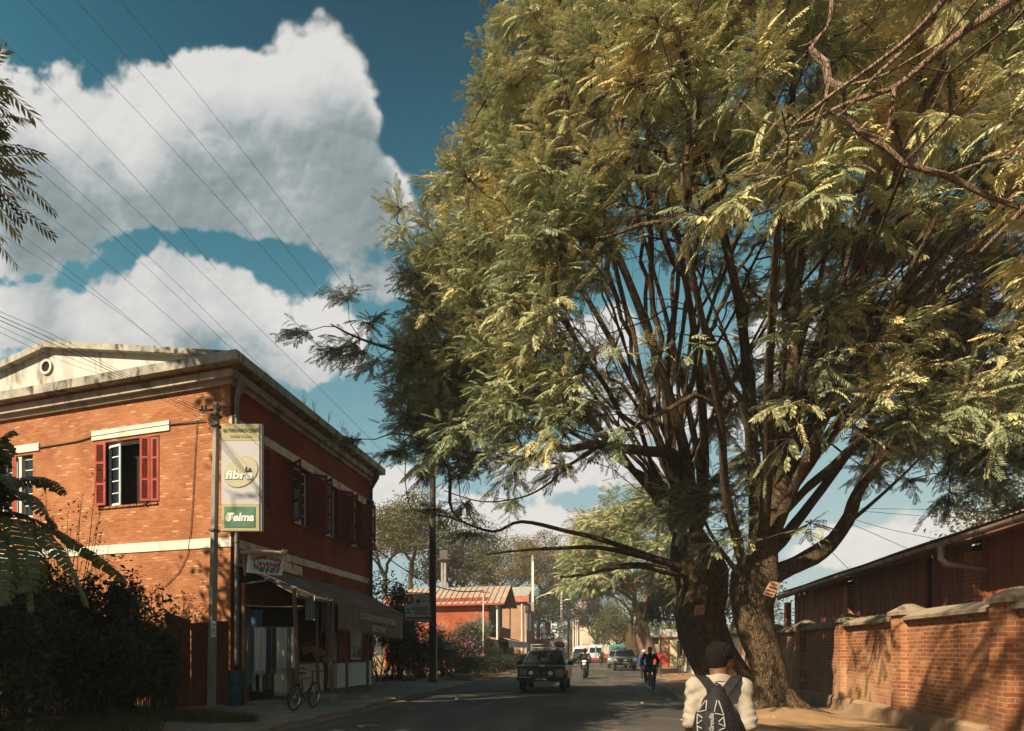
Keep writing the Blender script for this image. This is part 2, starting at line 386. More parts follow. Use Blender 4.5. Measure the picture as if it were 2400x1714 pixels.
# ------------------------------------------------------------------ ground, road, pavements
dirt = mat('dirt', (.17,.10,.05), .95, .25, .8, .5, 25, col2=(.25,.155,.085), stain=(.16,.10,.06), samt=.6, sscale=.35)
dust = mat('dust', (.21,.125,.06), .95, .2, 1.2, .7, 30, col2=(.30,.19,.10), stain=(.16,.09,.045), samt=.55, sscale=.9)
concrete = mat('concrete', (.18,.155,.12), .9, .25, 2.5, .5, 40, stain=(.10,.08,.06), samt=.7, sscale=.8)
def road_mat():
    m = bpy.data.materials.new('asphalt'); k = NT(nt(m)); P = k.n('ShaderNodeNewGeometry').outputs['Position']
    n = k.noise(P, .35, 8, .62, .5); f = k.noise(P, 60, 3, .7); st = k.n('ShaderNodeMapping', i_Scale=(1.2,.12,1)); k.set(st.inputs[0], P)
    tr = k.noise(st.outputs[0], 1.0, 4, .55)
    c = k.ramp(n, [(.35, (.034,.032,.029,1)), (.55, (.064,.057,.047,1)), (.72, (.17,.135,.095,1))])
    c = k.mix(k.math('MULTIPLY', k.sstep(tr, .5, .7), .45), c, (.20,.16,.115,1))
    pv_ = k.n('ShaderNodeTexVoronoi', feature='F1'); k.set(pv_.inputs['Vector'], k.n('ShaderNodeVectorMath', operation='MULTIPLY_ADD', i_0=k.n('ShaderNodeTexNoise', i_Vector=P, i_Scale=1.5).outputs['Color'], i_1=(.8,.8,0), i_2=P).outputs[0]); pv_.inputs['Scale'].default_value = .3
    c = k.mix(k.sstep(k.n('ShaderNodeRGBToBW', i_0=pv_.outputs['Color']).outputs[0], .62, .66), c, (.035,.033,.03,1))
    c = k.mix(k.math('MULTIPLY', k.sstep(k.noise(P, 3.5, 6, .7), .60, .68), .55), c, (.24,.18,.12,1))
    c = k.mix(k.math('MULTIPLY', f, .4), c, (.05,.047,.042,1))
    cr = k.n('ShaderNodeTexVoronoi', feature='DISTANCE_TO_EDGE'); k.set(cr.inputs['Vector'], P); cr.inputs['Scale'].default_value = .55
    c = k.mix(k.math('MULTIPLY', k.math('SUBTRACT', 1.0, k.sstep(k.math('ADD', cr.outputs[0], k.math('MULTIPLY', k.noise(P, 5, 3), .05)), .02, .045)), .5), c, (.04,.035,.03,1))
    p = k.n('ShaderNodeBsdfPrincipled', i_Base_Color=c, i_Roughness=.85); p.inputs['Specular IOR Level'].default_value = .25
    h = k.math('ADD', k.math('MULTIPLY', f, .5), k.math('MULTIPLY', n, 3))
    bn = k.n('ShaderNodeBump', i_Strength=.5, i_Distance=.015, i_Height=h); k.set(p.inputs['Normal'], bn.outputs[0])
    k.n('ShaderNodeOutputMaterial', i_Surface=p); return m
asphalt = road_mat()
m = MB(); m.poly([(-3000,-3000,0),(3000,-3000,0),(3000,3000,0),(-3000,3000,0)]); tag(m.build('ground', dirt), kind='structure')
def jag(x, y0, y1, st, amp, seed, trend=None):
    r = random.Random(seed); out = []; y = y0
    while y < y1:
        out.append((x + (trend(y) if trend else 0) + r.uniform(-amp, amp), y)); y += st*r.uniform(.6, 1.4)
    out.append((x, y1)); return out
def strip(l, rr, z):
    b = MB(); n = 260; ys = [l[0][1] + (l[-1][1]-l[0][1])*i/n for i in range(n+1)]
    ip = lambda a, y: float(np.interp(y, [q[1] for q in a], [q[0] for q in a]))
    for i in range(n):
        y0, y1 = ys[i], ys[i+1]
        b.poly([(ip(l,y0),y0,z),(ip(rr,y0),y0,z),(ip(rr,y1),y1,z),(ip(l,y1),y1,z)])
    return b
L_ = jag(-6.2,-15,260,1.1,.18,3); R_ = jag(2.12,-15,31.5,2,.02,4) + jag(2.6,32.0,260,1.2,.3,5)
tag(strip(L_, R_, .006).build('road', asphalt), kind='structure')
# left pavement: worn dirt and concrete slab with a broken edge
def hf(x, y, s=1.0):
    return s*(.5*math.sin(x*2.1+y*1.3)+.3*math.sin(x*4.7-y*3.1+1)+.2*math.sin(x*9.1+y*7.7+2))
def slab(name, xa, xb, ya, yb, z, mt, seed, amp=.12, xs=12, bump=.015, tilt=0):
    ja = jag(xb, ya, yb, .7, amp, seed); ip = lambda y: float(np.interp(y, [q[1] for q in ja], [q[0] for q in ja]))
    b = MB(); ny = int((yb-ya)/.35); 
    def fn(u, v):
        y = ya+(yb-ya)*v; e = ip(y)
        if u > .985: return (e, y, -.02)
        uu = u/.97 if u < .97 else 1.0
        x = xa+(e-xa)*uu; return (x, y, z*(1 if uu < .999 else .75) + hf(x, y, bump))
    b.grid(fn, xs*4, ny); return tag(b.build(name, mt, smooth=True), kind='structure')
slab('pavement', -10.3, -6.35, 10.0, 34, .11, concrete, 11, .15)
slab('verge', -60, -6.5, 34, 240, .05, dirt, 12, .3, 14)
slab('garden_ground', -60, -7.0, -10, 10.4, .10, dirt, 15, .3, 14)
b = MB(); 
def fp(u, v):
    x = 2.3+(5.6-2.3)*u; y = 2+(33-2)*v; return (x, y, .13*min(1, max(-.3, (32.6-y)/1.6))+hf(x, y, .012))
b.grid(fp, 24, 90); tag(b.build('right_pavement', dust, smooth=True), kind='structure')
kr = random.Random(5); b = MB(); y = 2.0
while y < 31:
    ln = kr.uniform(.7, 1.0)
    if kr.random() > .06: b.bbox(2.1+kr.uniform(-.015,.015), 2.29, y, min(31, y+ln-.012), -.05, .14+kr.uniform(-.03,.01), .02)
    y += ln
tag(b.build('kerb', concrete), kind='structure')
# dirt bank round the tree roots
def mound(cx, cy, rx, ry, h, nm):
    b = MB()
    def fn(u, v):
        a = u*2*math.pi; r = v; x = cx+rx*r*math.cos(a); y = cy+ry*r*math.sin(a)
        return (x, y, .10+h*(math.cos(r*math.pi)*.5+.5)+hf(x*3, y*3, .02)*(1-r))
    b.grid(fn, 48, 14); tag(b.build(nm, dust, smooth=True), kind='structure')
mound(3.8, 16.9, 1.4, 2.0, .20, 'dirt_bank'); mound(3.5, 20.3, 1.1, 1.9, .16, 'dirt_bank')
# ------------------------------------------------------------------ trees
def bark_mat(name, c1, c2, scale=6, dark=(.02,.014,.01)):
    m = bpy.data.materials.new(name); k = NT(nt(m)); g = k.n('ShaderNodeNewGeometry').outputs['Position']
    mp = k.n('ShaderNodeMapping', i_Scale=(1, 1, .22)); k.set(mp.inputs[0], g)
    a = k.noise(mp.outputs[0], scale, 8, .7, .4); b = k.noise(mp.outputs[0], scale*5, 4, .65)
    v = k.n('ShaderNodeTexVoronoi', feature='DISTANCE_TO_EDGE'); k.set(v.inputs['Vector'], k.n('ShaderNodeVectorMath', operation='MULTIPLY_ADD', i_0=k.n('ShaderNodeTexNoise', i_Vector=mp.outputs[0], i_Scale=9.0).outputs['Color'], i_1=(.25,.25,.25), i_2=mp.outputs[0]).outputs[0]); v.inputs['Scale'].default_value = scale*3.6
    h = k.math('ADD', a, k.math('ADD', k.math('MULTIPLY', b, .5), k.math('MULTIPLY', k.sstep(v.outputs[0], 0, .12), .5)))
    c = k.ramp(h, [(.55, c4(dark)), (.85, c4(c1)), (1.25, c4(c2))]) if False else k.ramp(k.math('MULTIPLY', h, .6), [(.33, c4(dark)), (.55, c4(c1)), (.8, c4(c2))])
    p = k.n('ShaderNodeBsdfPrincipled', i_Base_Color=c, i_Roughness=.92); p.inputs['Specular IOR Level'].default_value = .15
    bn = k.n('ShaderNodeBump', i_Strength=1.0, i_Distance=.05, i_Height=h); k.set(p.inputs['Normal'], bn.outputs[0])
    k.n('ShaderNodeOutputMaterial', i_Surface=p); MATS[name] = m; return m
bark = bark_mat('bark', (.040,.027,.017), (.13,.088,.048), dark=(.009,.006,.0045))
twigm = mat('twig', (.045,.031,.023), .9, .3, 3)
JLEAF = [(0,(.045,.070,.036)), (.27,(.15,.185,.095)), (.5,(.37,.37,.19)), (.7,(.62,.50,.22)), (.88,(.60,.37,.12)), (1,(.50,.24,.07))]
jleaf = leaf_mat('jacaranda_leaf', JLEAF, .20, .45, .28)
def frond_tpl(npair, droop, seed, wid=.06, plen=.28):
    r = np.random.default_rng(seed); Q = []
    def pt(t): return np.array([t*(1-.12*droop*t), 0, -.38*droop*t*t])
    for a, b in ((0, .5), (.5, .98)):
        p, q = pt(a), pt(b); e = np.array([0, .008, 0]); Q.append([p-e, q-e, q+e, p+e])
    for i in range(npair):
        t = .14+.84*i/(npair-1); L = plen*(math.sin(math.pi*min(1, .22+.78*(1-t)*1.0))**.6)*(.75+.25*r.random()) if t > .3 else plen*(.45+1.5*t)
        for sgn in (-1, 1):
            ang = R(62-24*t+r.uniform(-7, 7)); dr = -.28-.25*r.random()-.2*droop
            d = np.array([math.cos(ang), sgn*math.sin(ang), dr]); d /= np.linalg.norm(d); b = pt(t)
            s_ = np.cross(d, [0, 0, 1.0]); s_ /= np.linalg.norm(s_); s_ = s_*wid*.5+np.array([0, 0, wid*.18*(1 if r.random() > .5 else -1)])
            m_ = b+d*L*.5+np.array([0, 0, .02*L])
            Q.append([b, m_-s_, b+d*L+np.array([0, 0, -.10*L]), m_+s_])
    return np.array(Q, np.float32).reshape(-1, 3)
def place_fronds(base, dirs, size, tpls, rr, upj=.35):
    """one frond per row; returns (V, quads per template-sorted order index)"""
    n = len(base); d = dirs/np.maximum(np.linalg.norm(dirs, axis=1, keepdims=True), 1e-6)
    up = np.tile([0, 0, 1.0], (n, 1))+rr.normal(0, upj, (n, 3)); s_ = np.cross(up, d); s_ /= np.maximum(np.linalg.norm(s_, axis=1, keepdims=True), 1e-6); u = np.cross(d, s_)
    out = []; idx = []; kind = rr.integers(0, len(tpls), n)
    for k, T in enumerate(tpls):
        q = np.nonzero(kind == k)[0]
        if not len(q): continue
        S = size[q][:, None, None]
        V = base[q][:, None]+S*(T[None, :, 0:1]*d[q][:, None]+T[None, :, 1:2]*s_[q][:, None]+T[None, :, 2:3]*u[q][:, None])
        out.append(V.reshape(-1, 3)); idx.append(np.repeat(q, len(T)//4))
    return np.concatenate(out), np.concatenate(idx)
TPL = [frond_tpl(10, .5, 1), frond_tpl(9, .9, 2), frond_tpl(10, .2, 3), frond_tpl(9, 1.2, 4)]
class Skel:
    def __init__(s): s.p = []; s.par = []; s.len = []; s.dir = []; s.fix = []
    def chain(s, pts, rad=None, parent=-1):
        """hand-placed limb; rad: fixed radii or None"""
        ids = []
        for i, q in enumerate(pts):
            q = np.array(q, float); j = ids[-1] if ids else parent
            if j >= 0: d = q-s.p[j]; L = np.linalg.norm(d); s.len.append(s.len[j]+L); s.dir.append(d/max(L, 1e-6))
            else: s.len.append(0.0); s.dir.append(np.array([0, 0, 1.0]))
            s.p.append(q); s.par.append(j); s.fix.append(None if rad is None else rad[min(i, len(rad)-1)]); ids.append(len(s.p)-1)
        return ids
    def near(s, q): return int(np.argmin(np.linalg.norm(np.array(s.p)-np.array(q), axis=1)))
    def attach(s, tips, alpha=.45, step=.5, first=0, rr=None, sag=.0, curv=.4, wig=.06):
        P = np.zeros((len(s.p)+len(tips)*60, 3)); Ln = np.zeros(len(P)); Dr = np.zeros((len(P), 3)); n = len(s.p)
        P[:n] = s.p; Ln[:n] = s.len; Dr[:n] = s.dir; ends = []
        for t in tips:
            df = t-P[first:n]; d = np.linalg.norm(df, axis=1); co = (df*Dr[first:n]).sum(1)/np.maximum(d, 1e-6)
            j = int(np.argmin(d*(1+.55*np.clip(.35-co, 0, 2))+alpha*Ln[first:n]))+first
            L = np.linalg.norm(t-P[j]); k = max(1, int(math.ceil(L/step))); p0 = P[j].copy(); c = p0+Dr[j]*L*curv+np.array([0, 0, .10*L-sag*L]); prev = j
            if n+k >= len(P):
                ex = 20000; P = np.vstack([P, np.zeros((ex, 3))]); Ln = np.append(Ln, np.zeros(ex)); Dr = np.vstack([Dr, np.zeros((ex, 3))])
            for i in range(1, k+1):
                u = i/k; q = (1-u)**2*p0+2*u*(1-u)*c+u*u*t+(rr.normal(0, wig, 3)*min(1, L) if i < k else 0)
                dd_ = q-P[prev]; l = np.linalg.norm(dd_); P[n] = q; Ln[n] = Ln[prev]+l; Dr[n] = dd_/max(l, 1e-6); s.par.append(prev); s.fix.append(None); prev = n; n += 1
            ends.append(n-1)
        s.p = list(P[:n]); s.len = list(Ln[:n]); s.dir = list(Dr[:n]); return ends
    def radii(s, rt=.011, pw=.5, ends=()):
        n = len(s.p); c = np.zeros(n)
        for e in ends: c[e] += 1
        for i in range(n-1, -1, -1):
            if s.par[i] >= 0: c[s.par[i]] += max(c[i], .4)
        s.cnt = c; r = rt*np.maximum(c, .5)**pw
        for i, f in enumerate(s.fix):
            if f is not None: r[i] = f
        s.r = r; return r
    def mesh(s, name, m, parent, rmin=0.0, jit=.05, thick_only=None):
        n = len(s.p); ch = [[] for _ in range(n)]; b = MB()
        for i in range(n):
            if s.par[i] >= 0: ch[s.par[i]].append(i)
        starts = [(None, i) for i in range(n) if s.par[i] < 0]
        while starts:
            pa, i = starts.pop(); pts = []; rs = []
            if pa is not None: pts.append(s.p[pa]); rs.append(min(s.r[pa], s.r[i]*1.25))
            while True:
                pts.append(s.p[i]); rs.append(s.r[i])
                if not ch[i]: break
                c_ = sorted(ch[i], key=lambda q: -s.r[q]); starts += [(i, q) for q in c_[1:]]; i = c_[0]
            if len(pts) < 2: continue
            rs = [min(rs[0], 9)]+[min(rs[k], rs[k-1]*1.02) if s.fix[0] is None or k > 8 else rs[k] for k in range(1, len(rs))]
            mx = max(rs); sd = 4 if mx < .03 else 6 if mx < .08 else 9 if mx < .25 else 20
            b.tube(pts, rs, sd, caps=False, jitter=0 if sd < 9 else jit)
        return b.build(name, m, parent, smooth=True, fix=False)
def sub_foliage(s, ends, rr, nsub, nf, sl, size, spread=.8, updroop=.1, tintf=None, outc=None):
    """short leafy twigs round every branch end -> frond bases, directions, sizes, tints, twig lines"""
    E = np.array([s.p[e] for e in ends]); Dd = np.array([s.dir[e] for e in ends]); N = len(E)
    b0 = np.repeat(E, nsub, 0); d0 = np.repeat(Dd, nsub, 0)+rr.normal(0, spread, (N*nsub, 3))
    if outc is not None:
        o = b0-np.array(outc); o /= np.linalg.norm(o, axis=1, keepdims=True); d0 += o*.5
    d0[:, 2] *= .75; d0 /= np.linalg.norm(d0, axis=1, keepdims=True)
    Ls = rr.uniform(sl[0], sl[1], N*nsub); t = (np.arange(nf)+.6)/nf
    st = b0[:, None]-d0[:, None]*.1+d0[:, None]*(Ls[:, None]*t[None])[..., None]
    st[..., 2] -= updroop*(t[None]**2)*Ls[:, None]
    side = np.cross(d0, [0, 0, 1.0]); side /= np.maximum(np.linalg.norm(side, axis=1, keepdims=True), 1e-6)
    alt = np.where(np.arange(nf) % 2 == 0, 1.0, -1.0)[None, :, None]*(1-.6*t[None, :, None])
    fd_ = d0[:, None]*(.35+.9*t[None, :, None])+side[:, None]*alt*.95+rr.normal(0, .28, (N*nsub, nf, 3))+np.array([0, 0, -.10])
    B = st.reshape(-1, 3); Dn = fd_.reshape(-1, 3); S = rr.uniform(size[0], size[1], len(B))
    tw = np.stack([b0-d0*.12, st[:, nf//2], st[:, -1]], 1)
    return B, Dn, S, tw
def twig_mesh(name, tw, r, parent, m):
    """three-sided thin twigs as quads"""
    n = len(tw); Q = []
    for a, b, ra, rb in ((0, 1, r, r*.75), (1, 2, r*.75, r*.35)):
        d = tw[:, b]-tw[:, a]; d /= np.maximum(np.linalg.norm(d, axis=1, keepdims=True), 1e-6); u = np.cross(d, [0.13, .31, .94]); u /= np.maximum(np.linalg.norm(u, axis=1, keepdims=True), 1e-6); w_ = np.cross(d, u)
        cs = [u*math.cos(q)+w_*math.sin(q) for q in (0, 2.094, 4.189)]
        for i in range(3):
            c, e = cs[i], cs[(i+1) % 3]; Q.append(np.stack([tw[:, a]+c*ra, tw[:, a]+e*ra, tw[:, b]+e*rb, tw[:, b]+c*rb], 1))
    V = np.concatenate(Q).reshape(-1, 3); return fast_mesh(name, V, len(V)//4, m, parent)
_ph = np.random.default_rng(99).uniform(0, 6.28, (6, 3)); _fr = np.random.default_rng(98).normal(0, 1, (6, 3))
def lowf(P, f=1.0):
    o = 0
    for i in range(6): o = o+np.sin((P@_fr[i])*f*(.5+.25*i)+_ph[i, 0])/(1+.4*i)
    return o/3.2
def sunlands(p):
    t = (5.45-p[0])/-sv.x; y = p[1]-sv.y*t; z = p[2]-sv.z*t
    return t > 0 and -1.8 < z < 3.9 and 9.5 < y < 20.8
def sunland_mask(B, rr):
    t = (5.45-B[:, 0])/-sv.x; y = B[:, 1]-sv.y*t; z = B[:, 2]-sv.z*t
    hit = (t > 0) & (z > -1.8) & (z < 4.9) & (y > 10) & (y < 20.8); keep = rr.random(len(B)) < np.where(z > 3.4, .55, .2)
    patch_ = lowf(np.stack([y*1.6, z*1.6, z*0], 1)) > .45
    return ~hit | keep | patch_
def shell(n, c, rad, zmin, rr, inner=.80, cond=None, gapm=-.55, lightgap=False):
    out = []
    while len(out) < n:
        v = rr.normal(0, 1, 3); v /= np.linalg.norm(v)
        if v[2] < -.35: continue
        k = inner+(1-inner)*rr.random()**.7; p = np.array(c)+v*np.array(rad)*k
        p += 0
        if p[2] < zmin(p) if callable(zmin) else p[2] < zmin: continue
        if cond is not None and not cond(p): continue
        if lowf(p[None]*1.25)[0] < rr.normal(gapm, .2): continue
        if lightgap and sunlands(p) and rr.random() < .85: continue
        out.append(p)
    return np.array(out)
tr = np.random.default_rng(2024)
CL, RL = np.array([2.0, 20.5, 7.5]), np.array([8.3, 9.5, 14.0])
CR, RR_ = np.array([6.2, 16.2, 7.0]), np.array([8.6, 8.4, 15.0])
def insideE(p, c, r, k): return (((p-c)/r)**2).sum() < k*k
# ---- the dark left-leaning trunk
DL = 18.0
TL = thing('jacaranda_tree', 'tall jacaranda on a black shaded trunk leaning left, with long bare low limbs', 'tree', dep(1738, 1650, DL)[:2]+(.1,), 0, 'big jacaranda trees on the right pavement')
S1 = Skel()
pl = [dep(*q, DL) for q in ((1742,1662),(1728,1635),(1700,1590),(1668,1535),(1645,1480),(1637,1440),(1646,1390),(1645,1350),(1628,1310),(1618,1275))]
tk1 = S1.chain(pl, [.88,.72,.64,.61,.62,.63,.66,.72,.66,.5])
def limb(S, pts, dl, par, rad=None):
    n = len(pts); return S.chain([dep(x, y, dl+(o if o is not None else 0)) for (x, y, o) in pts], rad, par)
bare = []
def dens_poly(pts, k=4):
    P_ = [np.array([a, b, c or 0.0]) for a, b, c in pts]; o = []
    for i in range(len(P_)-1):
        p0 = P_[max(0, i-1)]; p1 = P_[i]; p2 = P_[i+1]; p3 = P_[min(len(P_)-1, i+2)]
        for j in range(k):
            t = j/k; o.append(.5*((2*p1)+(-p0+p2)*t+(2*p0-5*p1+4*p2-p3)*t*t+(-p0+3*p1-3*p2+p3)*t**3))
    o.append(P_[-1]); return [(a, b, c) for a, b, c in o]
def L1(pts, par, r0, r1, S=S1, dl=DL):
    q = dens_poly(pts); n = len(q); return limb(S, q, dl, par, [0.66*r0+(r1-0.66*r0)*(i/(n-1))**.8 for i in range(n)])
f1 = tk1[7]; f2 = tk1[8]; f3 = tk1[9]
la = L1([(1600,1335,-.2),(1561,1320,-.4),(1493,1302,-.7),(1403,1284,-1),(1295,1286,-1.3),(1210,1291,-1.4),(1140,1300,-1.5)], f1, .17, .02)
lb = L1([(1600,1330,-.3),(1507,1299,-.3),(1403,1263,-.3),(1327,1245,-.2),(1222,1223,0),(1154,1246,.2),(1060,1215,.4),(985,1200,.5)], f1, .15, .02)
lc = L1([(1605,1350,-.4),(1558,1342,-.7),(1507,1330,-1.1),(1440,1332,-1.5),(1380,1345,-1.8),(1313,1353,-2)], f1, .11, .03)
lc2 = L1([(1560,1330,-.6),(1507,1322,-.9),(1450,1325,-1.3),(1395,1342,-1.7)], lc[3], .07, .045)
lc3 = L1([(1384,1340,-1.8),(1366,1330,-1.8),(1345,1326,-1.9)], lc[-6], .03, .012)
ld = L1([(1600,1200,-.5),(1585,1075,-1),(1520,1058,-1.6),(1440,1050,-2),(1390,1042,-2.2),(1315,1050,-2.4),(1234,984,-2.4),(1160,932,-2.3),(994,847,-2),(846,795,-1.6),(775,760,-1.4)], f3, .26, .015)
le = L1([(1260,1065,-2.4),(1197,1080,-2.3),(1049,1050,-2),(939,1017,-1.7),(880,1030,-1.6)], ld[20], .07, .012)
lf = L1([(1370,1066,-2.2),(1327,1097,-2.1),(1277,1140,-2),(1219,1167,-1.8),(1129,1176,-1.6),(1040,1150,-1.4)], ld[15], .06, .012)
lg = L1([(1590,1230,-.4),(1560,1190,-.6),(1490,1110,-.9),(1410,1020,-1),(1300,900,-.8),(1180,780,-.5),(1040,640,0),(930,520,.6)], f3, .20, .02)
lh = L1([(1600,1210,0),(1570,1100,.4),(1500,930,1),(1400,740,1.6),(1280,540,2),(1170,330,2.4)], f3, .24, .03)
li = L1([(1625,1210,-.6),(1610,1080,-1.3),(1560,900,-2.2),(1490,700,-3.2),(1400,480,-4),(1330,250,-4.6),(1290,60,-5)], f3, .25, .03)
lj = L1([(1640,1230,.5),(1640,1100,1.5),(1600,900,3),(1550,700,4),(1480,450,5),(1430,200,5.6)], f3, .2, .03)
lk = L1([(1590,1260,.4),(1520,1150,1.2),(1440,1040,2.2),(1330,930,3.2),(1200,850,4)], f3, .15, .02)
lm = L1([(1650,1200,-1),(1650,1020,-2.4),(1630,800,-4),(1590,560,-5.6),(1560,350,-6.6)], f3, .2, .03)
# ---- the lit right trunk
DR = 15.2
TRr = thing('jacaranda_tree', 'tall jacaranda on a sunlit scarred trunk between backpacker and brick wall', 'tree', dep(1820, 1672, DR)[:2]+(.15,), 0, 'big jacaranda trees on the right pavement')
S2 = Skel()
pr = [dep(*q, DR) for q in ((1822,1690),(1818,1668),(1813,1630),(1806,1585),(1790,1530),(1773,1480),(1763,1430),(1763,1385),(1772,1350),(1780,1315))]
tk2 = S2.chain(pr, [.62,.48,.37,.36,.37,.39,.43,.49,.52,.40])
def L2(pts, par, r0, r1): return L1(pts, par, r0, r1, S2, DR)
h1 = tk2[8]; h2 = tk2[9]
ma = L2([(1810,1350,.1),(1850,1330,.2),(1925,1295,.3),(1984,1223,.2),(2008,1160,0),(2056,1088,-.3),(2140,980,-.8),(2230,860,-1.2),(2330,720,-1.6)], h1, .38, .03)
mb = L2([(1800,1250,-.2),(1835,1130,-.6),(1850,980,-1),(1860,800,-1.4),(1850,600,-1.8),(1830,380,-2.2),(1800,150,-2.6)], h2, .30, .04)
mc = L2([(1775,1260,.3),(1770,1120,.7),(1755,950,1),(1740,760,1),(1700,560,.6),(1650,330,.2),(1600,100,0)], h2, .30, .04)
md = L2([(1745,1330,-.3),(1725,1260,-.6),(1700,1150,-1.2),(1690,1000,-2),(1660,820,-3),(1620,620,-4),(1600,450,-4.6)], h1, .2, .03)
me_ = L2([(1830,1270,.3),(1900,1180,.8),(1990,1060,1.4),(2080,930,2),(2180,760,2.6),(2290,600,3)], h2, .22, .03)
mf = L2([(1820,1240,-.5),(1880,1100,-1.4),(1950,950,-2.4),(2040,800,-3.4),(2130,640,-4.4),(2200,500,-5)], h2, .2, .03)
mg = L2([(1790,1230,-.6),(1800,1100,-1.6),(1800,930,-2.8),(1810,740,-4),(1820,560,-5),(1840,400,-5.8)], h2, .2, .03)
mh = L2([(1840,1325,.5),(1930,1270,1),(2020,1200,1.6),(2110,1120,2.2),(2190,1040,2.6)], ma[6], .14, .02)
mi = L2([(1730,1345,-.2),(1690,1290,-.3),(1660,1240,-.5),(1640,1190,-.8)], h1, .10, .02)
dpt = lambda p: -p[0]*ST+p[1]*CT
rimL = lambda p: max(5.6, 1.7+.285*dpt(p)+max(0, dpt(p)-17)*.14)+.8*lowf(p[None]*.6)[0]+1.2*max(0, 1-abs(p[0]-1)/4)
rimR = lambda p: max(5.6, 1.6+.27*dpt(p)+max(0, dpt(p)-15)*.09)+.8*lowf(p[None]*.6)[0]-.9*min(1, max(0, (p[0]-6)/4))+(1.8 if (p[1] < 12 and p[0] < 5) else 0)
tl = shell(1050, CL, RL, rimL, tr, .70, lambda p: not insideE(p, CR, RR_, .8) and not (p[2] < 8.2 and p[0] < 3 and tr.random() < .55) and p[2] < 18.6 and not (dpt(p) > 23 and p[2] > 13), -.22, True)
t2 = shell(1150, CR, RR_, rimR, tr, .70, lambda p: not insideE(p, CL, RL, .8) and p[2] < 20 and p[0] < 13.5 and dpt(p) > 9.6 and not (dpt(p) > 19 and p[2] > 15), -.22, True)
e1x = [S1.p[la[-1]], S1.p[lb[-1]]]
tl = np.concatenate([tl, [np.array(S1.p[q])+tr.normal(0, .35, 3) for q in ld[-13:]+le[-6::2]+lf[-7::3]+lg[-9:]], [np.array(S1.p[q])+tr.normal(0, .4, 3) for q in lb[-6::3]]])
epi = [dep(1660+tr.uniform(-70, 130), 1120+tr.uniform(-60, 160), 15.6+tr.uniform(-1, .6)) for _ in range(16)]+[dep(x, y, 14.3) for x, y in ((1690,1200),(1700,1240),(1900,1225),(1720,1150),(1740,1260),(1680,1270),(1870,1240))]
low2 = [dep(tr.uniform(1820, 2500), tr.uniform(690, 1040)+0, tr.uniform(10.6, 12.8)) for _ in range(44)]+[dep(tr.uniform(1880, 2520), tr.uniform(-60, 560), tr.uniform(11, 13.6)) for _ in range(90)]
def order(t, c, rr): d = np.linalg.norm(t-np.array(c), axis=1)*rr.uniform(.75, 1.25, len(t)); return t[np.argsort(d)]
def fan(c, r, n, rr, cond=None):
    o = []
    while len(o) < n:
        v = rr.normal(0, 1, 3); v[2] = abs(v[2])*1.3+.15; v /= np.linalg.norm(v); p = np.array(c)+v*np.array(r)*rr.uniform(.5, .72)
        if p[2] > 7.5 and (cond is None or cond(p)): o.append(p)
    return np.array(o)
S1.attach(order(fan(CL, RL, 46, tr), S1.p[f3], tr), 1.0, .6, tk1[8], tr, 0, .3, .06)
S2.attach(order(fan(CR, RR_, 44, tr), S2.p[h2], tr), 1.0, .6, tk2[8], tr, 0, .3, .06)
e1 = S1.attach(order(tl, S1.p[f3], tr), .34, .5, tk1[6], tr)
e2 = S2.attach(order(np.concatenate([t2, np.array(epi), np.array(low2)]), S2.p[h2], tr), .34, .5, tk2[6], tr)
bare1 = S1.attach(fan(CL, RL*1.25, 420, tr), .25, .6, tk1[8], tr, 0, .3, .09); bare2 = S2.attach(fan(CR, RR_*1.25, 400, tr), .25, .6, tk2[8], tr, 0, .3, .09)
for S, T, E, c in ((S1, TL, e1+bare1, CL), (S2, TRr, e2+bare2, CR)):
    S.radii(.010, .455, E)
def flare(pts, base, nr, seed):
    """roots running out from the foot of a trunk"""
    r = random.Random(seed); b = MB(); c = Vector(base)
    for i in range(nr):
        a = 2*math.pi*(i+r.uniform(-.3, .3))/nr; d = Vector((math.cos(a), math.sin(a), 0)); L = r.uniform(.55, 1.0)
        b.tube([c+d*.18+Vector((0, 0, .60)), c+d*.32+Vector((0, 0, .28)), c+d*(.46+.2*L)+Vector((0, 0, .07)), c+d*(.55+L*.75)+Vector((0, 0, -.06))], [.12, .15, .10, .04], 9, jitter=.06)
    return b
for S, T, seed in ((S1, TL, 3), (S2, TRr, 8)):
    # the trunk and its limbs
    t_ = S.mesh('trunk', bark, T)
    flare(None, S.p[0][:2].tolist()+[.12], 8, seed).build('root', bark, T, smooth=True)
for S, T, E, c in ((S1, TL, e1, CL), (S2, TRr, e2, CR)):
    nm = 7
    B, Dn, Sz, tw = sub_foliage(S, E, tr, nm, 8, (.4, .95), (.23, .45), outc=c)
    tipn = np.repeat(tr.normal(0, .10, len(E)), nm*8)
    q_ = sunland_mask(B, tr); B, Dn, Sz, tipn = B[q_], Dn[q_], Sz[q_], tipn[q_]
    V, idx = place_fronds(B, Dn, Sz, TPL, tr)
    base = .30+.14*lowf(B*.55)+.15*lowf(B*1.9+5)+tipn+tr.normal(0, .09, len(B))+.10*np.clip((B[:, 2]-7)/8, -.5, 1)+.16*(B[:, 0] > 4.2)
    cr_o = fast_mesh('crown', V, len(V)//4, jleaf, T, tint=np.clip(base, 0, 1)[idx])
    twig_mesh('twig', tw, .010, T, twigm)['kind'] = 'stuff'
